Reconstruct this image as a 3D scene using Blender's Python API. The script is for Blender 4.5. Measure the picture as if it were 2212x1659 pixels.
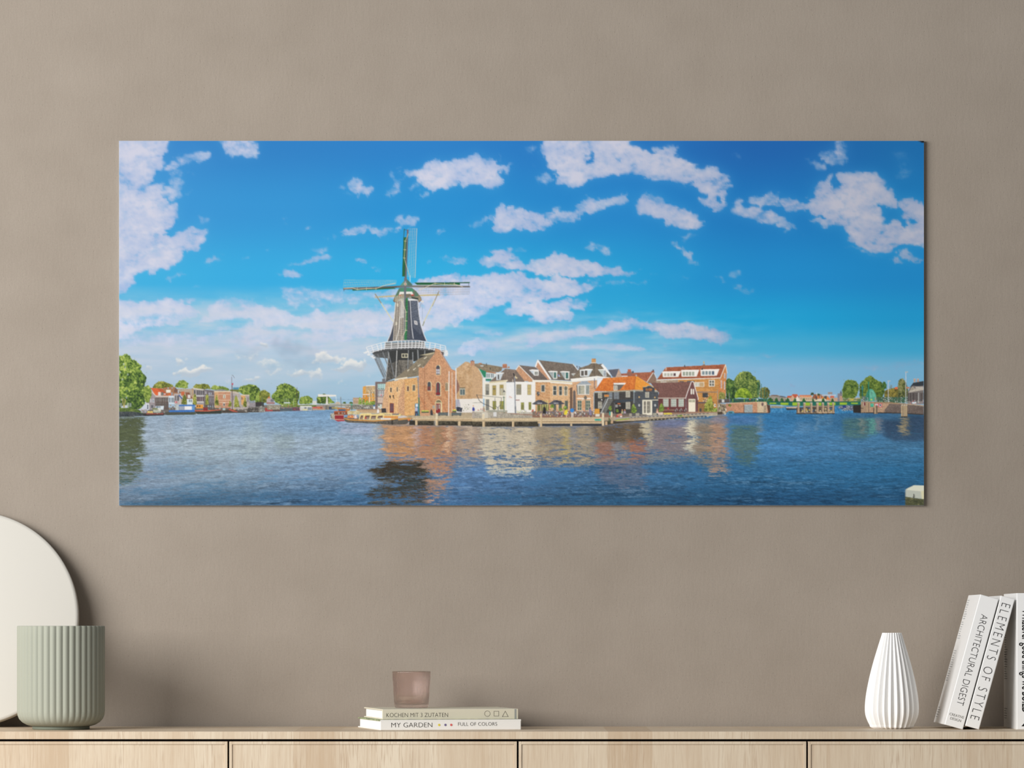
import bpy, bmesh, math, random
import numpy as np
from mathutils import Vector, Matrix
for o in list(bpy.data.objects): bpy.data.objects.remove(o)
scene = bpy.context.scene
COL = scene.collection

# ------------------------------------------------------------------ camera
# metres; the wall stands at y = 0, the viewer at y = -7.74; a long lens held level and shifted up
DIST, FPX, HORIZON, CAMZ = 7.74, 8900.0, 1358.0, 0.9334
cam = bpy.data.cameras.new('camera'); cam_o = bpy.data.objects.new('camera', cam); COL.objects.link(cam_o)
cam_o.location = (0, -DIST, CAMZ); cam_o.rotation_euler = (math.pi / 2, 0, 0)
cam.sensor_width = 36; cam.lens = FPX / 2212 * 36; cam.shift_y = (HORIZON - 829.5) / 2212
cam.clip_end = 60
scene.camera = cam_o

# ------------------------------------------------------------------ light: soft room light and a tall window to the left
scene.view_settings.view_transform = 'Standard'; scene.view_settings.look = 'None'
scene.view_settings.gamma = 1.0; scene.view_settings.use_curve_mapping = False
scene.view_settings.exposure = 0.0
w = bpy.data.worlds.new('room_light'); scene.world = w; w.use_nodes = True
w.node_tree.nodes['Background'].inputs[0].default_value = (.975, .985, 1.0, 1)
w.node_tree.nodes['Background'].inputs[1].default_value = .245
def area(name, loc, target, sx, sy, power, col):
    d = bpy.data.lights.new(name, 'AREA'); d.shape = 'RECTANGLE'; d.size = sx; d.size_y = sy; d.energy = power; d.color = col
    o = bpy.data.objects.new(name, d); COL.objects.link(o); o.location = loc
    o.rotation_euler = (Vector(target) - Vector(loc)).to_track_quat('-Z', 'Y').to_euler()
    return o
area('window_daylight', (-4.3, -3.9, 2.35), (-.2, 0, 1.2), 4.4, 2.6, 452, (1, .995, .985))

# ------------------------------------------------------------------ helpers
def obj(name, me, mat=None, parent=None, smooth=False):
    o = bpy.data.objects.new(name, me); COL.objects.link(o)
    if mat and not me.materials: me.materials.append(mat)
    if parent: o.parent = parent
    if smooth: me.shade_smooth()
    return o
def from_bm(bm, name='mesh'):
    bmesh.ops.recalc_face_normals(bm, faces=bm.faces)
    me = bpy.data.meshes.new(name); bm.to_mesh(me); bm.free(); return me
def thing(name, label, cat, loc=(0, 0, 0), rz=0, group=None):
    o = bpy.data.objects.new(name, None); COL.objects.link(o); o.location = loc; o.rotation_euler = (0, 0, rz)
    o.empty_display_size = .05
    return tag(o, label, cat, group)
def tag(o, label, cat, group=None):
    o['label'] = label; o['category'] = cat
    if group: o['group'] = group
    return o
def structure(o, label=None):
    o['kind'] = 'structure'
    if label: o['label'] = label
    return o
def box(bm, x0, x1, y0, y1, z0, z1, bev=0, seg=2):
    v = [bm.verts.new((x, y, z)) for z in (z0, z1) for y in (y0, y1) for x in (x0, x1)]
    fs = [bm.faces.new([v[i] for i in f]) for f in ((0, 2, 3, 1), (4, 5, 7, 6), (0, 1, 5, 4), (2, 6, 7, 3), (0, 4, 6, 2), (1, 3, 7, 5))]
    if bev:
        es = list({e for f in fs for e in f.edges})
        bmesh.ops.bevel(bm, geom=es, offset=bev, segments=seg, affect='EDGES', profile=.5)
def boxmesh(x0, x1, y0, y1, z0, z1, bev=0, seg=2):
    bm = bmesh.new(); box(bm, x0, x1, y0, y1, z0, z1, bev, seg); return from_bm(bm)
def lathe(profile, n, wave=None, name='mesh'):
    """surface of revolution; profile = [(r, z, amount)], wave(angle) shifts the radius by amount"""
    bm = bmesh.new(); rows = []
    for r, z, a in profile:
        row = []
        for k in range(n):
            t = 2 * math.pi * k / n
            rr = r + (a * wave(t) if wave else 0)
            row.append(bm.verts.new((rr * math.cos(t), rr * math.sin(t), z)))
        rows.append(row)
    for A, B in zip(rows[:-1], rows[1:]):
        for k in range(n): bm.faces.new((A[k], A[(k + 1) % n], B[(k + 1) % n], B[k]))
    bm.faces.new(rows[0][::-1]); bm.faces.new(rows[-1])
    return from_bm(bm, name)
def nodes(mat):
    mat.use_nodes = True; t = mat.node_tree; return t, t.nodes, t.links, t.nodes['Principled BSDF']
def lin(c): return tuple(((v / 255) / 12.92 if v <= 10 else ((v / 255 + .055) / 1.055) ** 2.4) for v in c) + (1,)
def plain(name, rgb, rough=.5, spec=.4, bump=0, scale=300, var=0):
    m = bpy.data.materials.new(name); t, N, L, b = nodes(m)
    b.inputs['Base Color'].default_value = lin(rgb); b.inputs['Roughness'].default_value = rough; b.inputs['Specular IOR Level'].default_value = spec
    if bump or var:
        tc = N.new('ShaderNodeTexCoord'); nz = N.new('ShaderNodeTexNoise'); nz.inputs['Scale'].default_value = scale; nz.inputs['Detail'].default_value = 4
        L.new(tc.outputs['Object'], nz.inputs['Vector'])
        if bump:
            bp = N.new('ShaderNodeBump'); bp.inputs['Strength'].default_value = bump; bp.inputs['Distance'].default_value = .001
            L.new(nz.outputs['Fac'], bp.inputs['Height']); L.new(bp.outputs['Normal'], b.inputs['Normal'])
        if var:
            cr = N.new('ShaderNodeValToRGB'); e = cr.color_ramp.elements
            e[0].position = .3; e[1].position = .7; c = lin(rgb)
            e[0].color = tuple(v * (1 - var) for v in c[:3]) + (1,); e[1].color = tuple(min(1, v * (1 + var)) for v in c[:3]) + (1,)
            L.new(nz.outputs['Fac'], cr.inputs['Fac']); L.new(cr.outputs['Color'], b.inputs['Base Color'])
    return m

def plaster():
    m = bpy.data.materials.new('plaster'); t, N, L, b = nodes(m)
    b.inputs['Roughness'].default_value = .92; b.inputs['Specular IOR Level'].default_value = .15
    tc = N.new('ShaderNodeTexCoord')
    def noise(s, d, r=.55, vec=None):
        n = N.new('ShaderNodeTexNoise'); n.inputs['Scale'].default_value = s; n.inputs['Detail'].default_value = d; n.inputs['Roughness'].default_value = r
        L.new(vec or tc.outputs['Object'], n.inputs['Vector']); return n.outputs['Fac']
    big, mid = noise(1.3, 5), noise(9, 6)
    fine = noise(300, 5, .6)
    mp = N.new('ShaderNodeMapping'); mp.inputs['Scale'].default_value = (150, 150, 46); L.new(tc.outputs['Object'], mp.inputs['Vector'])
    trowel = noise(1, 5, .6, mp.outputs['Vector'])
    vo = N.new('ShaderNodeTexVoronoi'); vo.inputs['Scale'].default_value = 34; vo.inputs['Randomness'].default_value = 1
    vo.voronoi_dimensions = '2D'; sp = N.new('ShaderNodeSeparateXYZ'); cb = N.new('ShaderNodeCombineXYZ'); L.new(tc.outputs['Object'], sp.inputs[0]); L.new(sp.outputs['X'], cb.inputs['X']); L.new(sp.outputs['Z'], cb.inputs['Y']); L.new(cb.outputs[0], vo.inputs['Vector'])
    pit = N.new('ShaderNodeMapRange'); pit.inputs['From Min'].default_value = .004; pit.inputs['From Max'].default_value = .034; pit.inputs['To Min'].default_value = .35; L.new(vo.outputs['Distance'], pit.inputs['Value'])
    gate = N.new('ShaderNodeMapRange'); gate.inputs['From Min'].default_value = .42; gate.inputs['From Max'].default_value = .62; L.new(noise(24, 2), gate.inputs['Value'])
    pm = N.new('ShaderNodeMath'); pm.operation = 'MAXIMUM'; L.new(pit.outputs[0], pm.inputs[0]); L.new(gate.outputs[0], pm.inputs[1])
    mix = N.new('ShaderNodeMix'); mix.data_type = 'RGBA'
    cr = N.new('ShaderNodeValToRGB'); e = cr.color_ramp.elements; e[0].position = .30; e[1].position = .70
    e[0].color = lin((148, 137, 125)); e[1].color = lin((161, 150, 138))
    a = N.new('ShaderNodeMath'); a.operation = 'MULTIPLY_ADD'; a.inputs[1].default_value = .45; L.new(mid, a.inputs[0])
    a2 = N.new('ShaderNodeMath'); a2.operation = 'MULTIPLY'; a2.inputs[1].default_value = .55; L.new(big, a2.inputs[0]); L.new(a2.outputs[0], a.inputs[2])
    L.new(a.outputs[0], cr.inputs['Fac'])
    fr = N.new('ShaderNodeMapRange'); fr.inputs['From Min'].default_value = .25; fr.inputs['From Max'].default_value = .75; fr.inputs['To Min'].default_value = .955; fr.inputs['To Max'].default_value = 1.045; L.new(fine, fr.inputs['Value'])
    vm = N.new('ShaderNodeVectorMath'); vm.operation = 'SCALE'; L.new(cr.outputs['Color'], vm.inputs[0]); L.new(fr.outputs[0], vm.inputs['Scale'])
    L.new(vm.outputs[0], b.inputs['Base Color'])
    h = N.new('ShaderNodeMath'); h.operation = 'MULTIPLY_ADD'; h.inputs[1].default_value = .55; L.new(trowel, h.inputs[0])
    h2 = N.new('ShaderNodeMath'); h2.operation = 'MULTIPLY_ADD'; h2.inputs[1].default_value = .30; L.new(fine, h2.inputs[0]); L.new(pm.outputs[0], h2.inputs[2]); L.new(h2.outputs[0], h.inputs[2])
    bp = N.new('ShaderNodeBump'); bp.inputs['Strength'].default_value = .55; bp.inputs['Distance'].default_value = .0012
    L.new(h.outputs[0], bp.inputs['Height']); L.new(bp.outputs['Normal'], b.inputs['Normal'])
    return m

def oak(name, axis='Z'):
    """pale oak, grain along the given axis of the object, glued up from staves"""
    m = bpy.data.materials.new(name); t, N, L, b = nodes(m)
    b.inputs['Roughness'].default_value = .55; b.inputs['Specular IOR Level'].default_value = .25
    tc = N.new('ShaderNodeTexCoord')
    def noise(scale, vecscale, d=4, r=.55, dist=0):
        mp = N.new('ShaderNodeMapping'); mp.inputs['Scale'].default_value = vecscale; L.new(tc.outputs['Object'], mp.inputs['Vector'])
        n = N.new('ShaderNodeTexNoise'); n.inputs['Scale'].default_value = scale; n.inputs['Detail'].default_value = d; n.inputs['Roughness'].default_value = r; n.inputs['Distortion'].default_value = dist
        L.new(mp.outputs['Vector'], n.inputs['Vector']); return n.outputs['Fac']
    sc = {'Z': (1, 1, .05), 'Y': (1, .05, 1)}[axis]
    grain = noise(250, sc, 5, .65); pores = noise(420, (1, 1, .05) if axis == 'Z' else (1, .05, 1), 2, .5); figure = noise(16, (1, 1, .12) if axis == 'Z' else (1, .12, 1), 4, .55, .6)
    # staves of differing tone across x
    sx = N.new('ShaderNodeSeparateXYZ'); L.new(tc.outputs['Object'], sx.inputs[0])
    st = N.new('ShaderNodeTexNoise'); st.noise_dimensions = '1D'; st.inputs['Scale'].default_value = 1; st.inputs['Detail'].default_value = 0
    sm = N.new('ShaderNodeMath'); sm.operation = 'MULTIPLY'; sm.inputs[1].default_value = 12.5; L.new(sx.outputs['X'], sm.inputs[0])
    sf = N.new('ShaderNodeMath'); sf.operation = 'FLOOR'; L.new(sm.outputs[0], sf.inputs[0])
    sg = N.new('ShaderNodeMath'); sg.operation = 'MULTIPLY'; sg.inputs[1].default_value = 7.31; L.new(sf.outputs[0], sg.inputs[0]); L.new(sg.outputs[0], st.inputs['W'])
    cr = N.new('ShaderNodeValToRGB'); e = cr.color_ramp.elements; e[0].position = .36; e[0].color = lin((198, 174, 146)); e[1].position = .64; e[1].color = lin((222, 206, 182))
    f1 = N.new('ShaderNodeMath'); f1.operation = 'MULTIPLY_ADD'; f1.inputs[1].default_value = .22; L.new(st.outputs['Fac'], f1.inputs[0])
    f2 = N.new('ShaderNodeMath'); f2.operation = 'MULTIPLY_ADD'; f2.inputs[1].default_value = .46; L.new(figure, f2.inputs[0])
    f3 = N.new('ShaderNodeMath'); f3.operation = 'MULTIPLY'; f3.inputs[1].default_value = .34; L.new(grain, f3.inputs[0]); L.new(f3.outputs[0], f2.inputs[2]); L.new(f2.outputs[0], f1.inputs[2])
    L.new(f1.outputs[0], cr.inputs['Fac'])
    pr = N.new('ShaderNodeMapRange'); pr.inputs['From Min'].default_value = .54; pr.inputs['From Max'].default_value = .66; pr.inputs['To Max'].default_value = .38; L.new(pores, pr.inputs['Value'])
    pg = N.new('ShaderNodeMapRange'); pg.inputs['From Min'].default_value = .36; pg.inputs['From Max'].default_value = .62; L.new(figure, pg.inputs['Value'])
    pk = N.new('ShaderNodeMath'); pk.operation = 'MULTIPLY'; L.new(pr.outputs[0], pk.inputs[0]); L.new(pg.outputs[0], pk.inputs[1])
    mx = N.new('ShaderNodeMix'); mx.data_type = 'RGBA'; L.new(pk.outputs[0], mx.inputs['Factor']); L.new(cr.outputs['Color'], mx.inputs['A']); mx.inputs['B'].default_value = lin((158, 124, 94))
    L.new(mx.outputs['Result'], b.inputs['Base Color'])
    bp = N.new('ShaderNodeBump'); bp.inputs['Strength'].default_value = .12; bp.inputs['Distance'].default_value = .0006; L.new(grain, bp.inputs['Height']); L.new(bp.outputs['Normal'], b.inputs['Normal'])
    return m

# ------------------------------------------------------------------ the room
M_wall = plaster()
wall = structure(obj('wall_back', boxmesh(-4, 4, 0, .15, 0, 2.7), M_wall))
M_floor = plain('microcement', (150, 150, 149), .6, .3, .1, 60, .05)
floor = structure(obj('floor', boxmesh(-4, 4, -8.6, .15, -.06, 0), M_floor))
structure(obj('baseboard_back', boxmesh(-4, 4, -.014, 0, 0, .08, .003), plain('baseboard_paint', (222, 218, 210), .5)))

# ------------------------------------------------------------------ sideboard
TOPZ = .75
M_oak, M_oak_top = oak('oak_upright'), oak('oak_top', 'Y')
M_black = plain('gap_shade_black', (22, 18, 17), .6)  # near-black carcass colour paints in the shade of the gaps around the doors
side = thing('sideboard', 'long pale oak sideboard with flat framed doors along the wall', 'sideboard', (.0103, -.2, 0))
SX, FY, BY = 1.556, -.200, .186                # half width, front and back in its own frame
PITCH = .51565
def part_top():
    bm = bmesh.new(); box(bm, -SX, SX, FY, BY, TOPZ - .0137, TOPZ, .0008, 1); return from_bm(bm)
me = part_top(); me.materials.append(M_oak)
tp = obj('top_board', me, None, side)
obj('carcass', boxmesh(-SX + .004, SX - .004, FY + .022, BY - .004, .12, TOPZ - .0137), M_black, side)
door_z0, door_z1 = .125, TOPZ - .0137 - .0040
dw, lip, rec = PITCH / 2 - .0016, .0052, .0016
def door_frame():
    bm = bmesh.new()
    box(bm, -dw, -dw + lip, FY, FY + .02, door_z0, door_z1, .0004, 1); box(bm, dw - lip, dw, FY, FY + .02, door_z0, door_z1, .0004, 1)
    box(bm, -dw + lip, dw - lip, FY, FY + .02, door_z1 - lip, door_z1, .0004, 1); box(bm, -dw + lip, dw - lip, FY, FY + .02, door_z0, door_z0 + lip, .0004, 1)
    return from_bm(bm)
dfm = door_frame(); dfm.materials.append(M_oak)
g = .00005
dpm = boxmesh(-dw + lip + g, dw - lip - g, FY + rec, FY + .018, door_z0 + lip + g, door_z1 - lip - g, .0003, 1); dpm.materials.append(M_oak)
for k in range(6):
    x = (k - 2.5) * PITCH
    pm_ = dpm.copy(); pm_.transform(Matrix.Translation((x, 0, 0)))
    d = obj('door', pm_, None, side)
    fm = dfm.copy(); fm.transform(Matrix.Translation((x, 0, 0)))
    obj('door_frame', fm, None, d)
bm = bmesh.new(); box(bm, -.02, .02, -.02, .02, 0, .12, .003)
lm = from_bm(bm); lm.materials.append(M_oak)
for x in (-1.46, -.5, .5, 1.46):
    for y in (-.14, .13):
        o = obj('leg', lm, None, side); o.location = (x, y, 0)
# ------------------------------------------------------------------ the printed picture (procedural, painted in code)
import numpy as np
PX0, PY0, PX1, PY1 = 257, 304, 1996, 1092          # extent of the print in the photograph's frame
CW, CH = PX1 - PX0, PY1 - PY0
rng = np.random.default_rng(7)

def fractal(beta, sx=1.0, sy=1.0, seed=0, L=120.0):
    """1/f noise over the canvas, zero mean, unit deviation; sx > 1 stretches it sideways; L is its coarsest size"""
    r = np.random.default_rng(seed)
    fy = np.fft.fftfreq(CH)[:, None] * sy
    fx = np.fft.rfftfreq(CW)[None, :] * sx
    f = np.sqrt(fx * fx + fy * fy + 1.0 / (L * L))
    s = np.fft.rfft2(r.standard_normal((CH, CW))) / f ** (beta / 2)
    s[0, 0] = 0
    n = np.fft.irfft2(s, s=(CH, CW))
    return n / n.std()

def blur(a, r):
    if r < .3: return a
    k = np.exp(-.5 * (np.arange(-int(3 * r) - 1, int(3 * r) + 2) / r) ** 2); k /= k.sum()
    m = len(k) // 2
    for ax in (0, 1):
        p = np.pad(a, [(m, m) if i == ax else (0, 0) for i in range(a.ndim)], mode='edge')
        o = np.zeros_like(a)
        for i, w in enumerate(k):
            o += w * (p[i:i + a.shape[0]] if ax == 0 else p[:, i:i + a.shape[1]])
        a = o
    return a

def sample(a, x, y, hh=CH):
    x = np.clip(x, 0, CW - 1.001); y = np.clip(y, 0, hh - 1.001)
    x0 = x.astype(int); y0 = y.astype(int); fx = x - x0; fy = y - y0
    if a.ndim == 3: fx = fx[..., None]; fy = fy[..., None]
    return (a[y0, x0] * (1 - fx) * (1 - fy) + a[y0, x0 + 1] * fx * (1 - fy)
            + a[y0 + 1, x0] * (1 - fx) * fy + a[y0 + 1, x0 + 1] * fx * fy)

def gridcol(xs, ys, tab):
    """smooth colour field from a table of colours"""
    t = np.array(tab, float)
    gx = np.interp(np.arange(CW) + PX0, xs, np.arange(len(xs)))
    gy = np.interp(np.arange(CH) + PY0, ys, np.arange(len(ys)))
    x0 = np.minimum(gx.astype(int), len(xs) - 2); y0 = np.minimum(gy.astype(int), len(ys) - 2)
    fx = (gx - x0); fy = (gy - y0)
    fx = (fx * fx * (3 - 2 * fx))[None, :, None]; fy = (fy * fy * (3 - 2 * fy))[:, None, None]
    X0, Y0 = np.meshgrid(x0, y0)
    return (t[Y0, X0] * (1 - fx) * (1 - fy) + t[Y0, X0 + 1] * fx * (1 - fy)
            + t[Y0 + 1, X0] * (1 - fx) * fy + t[Y0 + 1, X0 + 1] * fx * fy)

# sketch sheets: origin in the frame and enlargement the shapes below were drawn at
SHEET = dict(T1=(250, 295, 4.88), T2=(680, 295, 4.88), T3=(1110, 295, 4.88), T4=(1550, 295, 4.88),
             U1=(250, 595, 4.88), U2=(680, 595, 4.88), U3=(1110, 595, 4.88), U4=(1550, 595, 4.88),
             W1=(250, 870, 4.9156), W2=(680, 870, 4.9156), W3=(1110, 870, 4.9156), W4=(1550, 870, 4.9156),
             A1=(250, 750, 10.37), A2=(400, 750, 10.37), A3=(560, 750, 10.37), A4=(710, 750, 9.2176),
             A5=(860, 740, 8.733), A6=(1020, 760, 9.7588), B1=(1150, 760, 9.7588), B2=(1270, 780, 11.0588),
             B3=(1400, 770, 11.061), B4=(1550, 790, 13.012), B5=(1690, 790, 13.012), B6=(1830, 790, 13.012),
             B7=(730, 480, 7.373), B8=(780, 600, 9.215))

def tocanvas(t, pts):
    ox, oy, s = SHEET[t]
    return np.array([(ox + x / s - PX0, oy + y / s - PY0) for x, y in pts])

def coverage(p, ss=4):
    """antialiased even-odd coverage of a polygon: (x0, y0, array)"""
    x0 = max(0, int(np.floor(p[:, 0].min())) - 1); x1 = min(CW, int(np.ceil(p[:, 0].max())) + 2)
    y0 = max(0, int(np.floor(p[:, 1].min())) - 1); y1 = min(CH, int(np.ceil(p[:, 1].max())) + 2)
    if x1 <= x0 or y1 <= y0: return None
    w, h = x1 - x0, y1 - y0
    ys = y0 + (np.arange(h * ss) + .5) / ss
    acc = np.zeros((h * ss, w + 1))
    q = np.roll(p, -1, axis=0)
    cols = np.arange(w)
    cov = np.zeros((h * ss, w))
    for (ax, ay), (bx, by) in zip(p, q):
        if ay == by: continue
        sgn = 1.0 if by > ay else -1.0
        if ay > by: ax, ay, bx, by = bx, by, ax, ay
        m = np.nonzero((ys >= ay) & (ys < by))[0]
        if len(m) == 0: continue
        xs = ax + (ys[m] - ay) * (bx - ax) / (by - ay) - x0
        cov[m] += sgn * np.clip(cols[None, :] + 1 - xs[:, None], 0, 1)
    cov = np.clip(np.abs(cov), 0, 1)
    return x0, y0, cov.reshape(h, ss, w).mean(1)

img = None
def stamp(c, col, a=1.0):
    if c is None: return
    x0, y0, m = c
    m = (m * a)[..., None]
    s = img[y0:y0 + m.shape[0], x0:x0 + m.shape[1]]
    s += (np.asarray(col, float) - s) * m

def poly(t, pts, col, a=1.0): stamp(coverage(tocanvas(t, pts)), col, a)
def rect(t, x0, y0, x1, y1, col, a=1.0): poly(t, [(x0, y0), (x1, y0), (x1, y1), (x0, y1)], col, a)
def line(t, pts, col, w=1.0, a=1.0):
    p = tocanvas(t, pts)
    for (ax, ay), (bx, by) in zip(p[:-1], p[1:]):
        L = math.hypot(bx - ax, by - ay) or 1e-6
        nx, ny = -(by - ay) / L * w / 2, (bx - ax) / L * w / 2
        stamp(coverage(np.array([(ax + nx, ay + ny), (bx + nx, by + ny), (bx - nx, by - ny), (ax - nx, ay - ny)])), col, a)
def oval(t, cx, cy, rx, ry, col, a=1.0):
    poly(t, [(cx + rx * math.cos(k * math.pi / 9), cy + ry * math.sin(k * math.pi / 9)) for k in range(18)], col, a)

def fill_noise(t, pts, cols, scale=2.0, edge=0.0, a=1.0, stretch=1.0):
    """polygon filled with a mottled mix of colours dark..light, its edge frayed by 'edge' pixels"""
    p = tocanvas(t, pts)
    pad = int(edge * 2) + 1
    lo = p.min(0) - pad; hi = p.max(0) + pad
    x0, y0 = max(0, int(lo[0])), max(0, int(lo[1])); x1, y1 = min(CW, int(hi[0]) + 1), min(CH, int(hi[1]) + 1)
    if x1 <= x0 or y1 <= y0: return
    h, w = y1 - y0, x1 - x0
    n = np.random.default_rng(int(abs(p.sum())) % 9973)
    m = np.zeros((h, w)); c = coverage(p, 2)
    if c is None: return
    cx, cy, cm = c
    m[max(0, cy - y0):cy - y0 + cm.shape[0], max(0, cx - x0):cx - x0 + cm.shape[1]] = cm[max(0, y0 - cy):, max(0, x0 - cx):][:h - max(0, cy - y0), :w - max(0, cx - x0)]
    def nz(r):
        b = blur(n.standard_normal((h + 8, w + 8)), r)[4:-4, 4:-4]
        return b / (b.std() + 1e-9)
    if edge > 0:
        m = np.clip((blur(m, edge * .8) + .13 * nz(max(.7, edge * .55)) - .5) * 3.0 + .5, 0, 1)
    v = .50 * nz(scale * .8) + .50 * nz(max(.55, scale * .4)) + .30 * nz(scale * 2.5)
    yy = np.linspace(.5, -.5, h)[:, None]; xx = np.linspace(.25, -.25, w)[None, :]
    v = np.clip((v + yy + xx) / 3.9 + .44, 0, .999) * (len(cols) - 1)
    k = v.astype(int); f = (v - k)[..., None]
    C = np.array(cols, float)
    col = C[k] * (1 - f) + C[np.minimum(k + 1, len(cols) - 1)] * f
    s = img[y0:y1, x0:x1]
    s += (col - s) * (m * a)[..., None]

def stripes(t, pts, cols, period, ang, duty=.5, soft=.35, jitter=.5, a=1.0):
    """polygon filled with two-tone courses: period in pixels, ang in degrees"""
    c = coverage(tocanvas(t, pts))
    if c is None: return
    x0, y0, m = c
    h, w = m.shape
    Y, X = np.mgrid[y0:y0 + h, x0:x0 + w].astype(float)
    r = math.radians(ang)
    u = (Y * math.cos(r) - X * math.sin(r)) / period
    n = np.random.default_rng(h * 31 + w)
    u = u + jitter * .12 * blur(n.standard_normal((h, w)), 1.5) * 3
    v = np.clip((.5 + .5 * np.sin(u * 2 * math.pi) - (1 - duty)) / soft + .5, 0, 1)[..., None]
    g = 1 + .06 * blur(n.standard_normal((h, w)), .7)[..., None] * 1.6
    col = (np.array(cols[0], float) * (1 - v) + np.array(cols[1], float) * v) * g
    s = img[y0:y0 + h, x0:x0 + w]
    s += (col - s) * (m * a)[..., None]

def win(t, x0, y0, x1, y1, frame=(225, 215, 185), glass=(70, 75, 75), nx=2, ny=2, fw=.14, bar=.8):
    rect(t, x0, y0, x1, y1, frame)
    w, h = x1 - x0, y1 - y0; e = fw * min(w, h)
    rect(t, x0 + e, y0 + e, x1 - e, y1 - e, glass)
    for i in range(1, nx): line(t, [(x0 + w * i / nx, y0 + e), (x0 + w * i / nx, y1 - e)], frame, bar)
    for j in range(1, ny): line(t, [(x0 + e, y0 + h * j / ny), (x1 - e, y0 + h * j / ny)], frame, bar)

def specks(t, x0, y0, x1, y1, cols, n, w=1.6, h=2.2, seed=1, a=.9):
    r = np.random.default_rng(seed); s = SHEET[t][2]
    for i in range(n):
        x = r.uniform(x0, x1); y = r.uniform(y0, y1); c = cols[int(r.integers(len(cols)))]
        ww = w * s * r.uniform(.5, 1.3); hh = h * s * r.uniform(.5, 1.3)
        rect(t, x, y, x + ww, y + hh, c, a)
# ---- sky
SKYX = [257, 600, 900, 1300, 1650, 1996]; SKYY = [304, 450, 600, 690, 750, 800, 890]
SKY = [[(60, 140, 208), (46, 130, 200), (44, 130, 202), (36, 118, 192), (30, 98, 170), (26, 104, 165)],
       [(60, 152, 216), (52, 150, 214), (40, 146, 212), (36, 134, 202), (28, 118, 186), (26, 118, 178)],
       [(62, 176, 226), (54, 172, 226), (46, 174, 226), (36, 158, 212), (30, 138, 200), (28, 130, 190)],
       [(110, 188, 226), (92, 186, 226), (80, 186, 228), (50, 168, 216), (30, 158, 208), (30, 145, 196)],
       [(168, 196, 220), (160, 196, 222), (138, 192, 224), (116, 186, 220), (70, 168, 208), (58, 158, 198)],
       [(168, 194, 216), (164, 194, 214), (156, 194, 218), (158, 192, 220), (126, 178, 212), (112, 168, 200)],
       [(166, 190, 212), (156, 186, 208), (150, 186, 212), (166, 192, 218), (146, 178, 206), (134, 168, 196)]]
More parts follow.
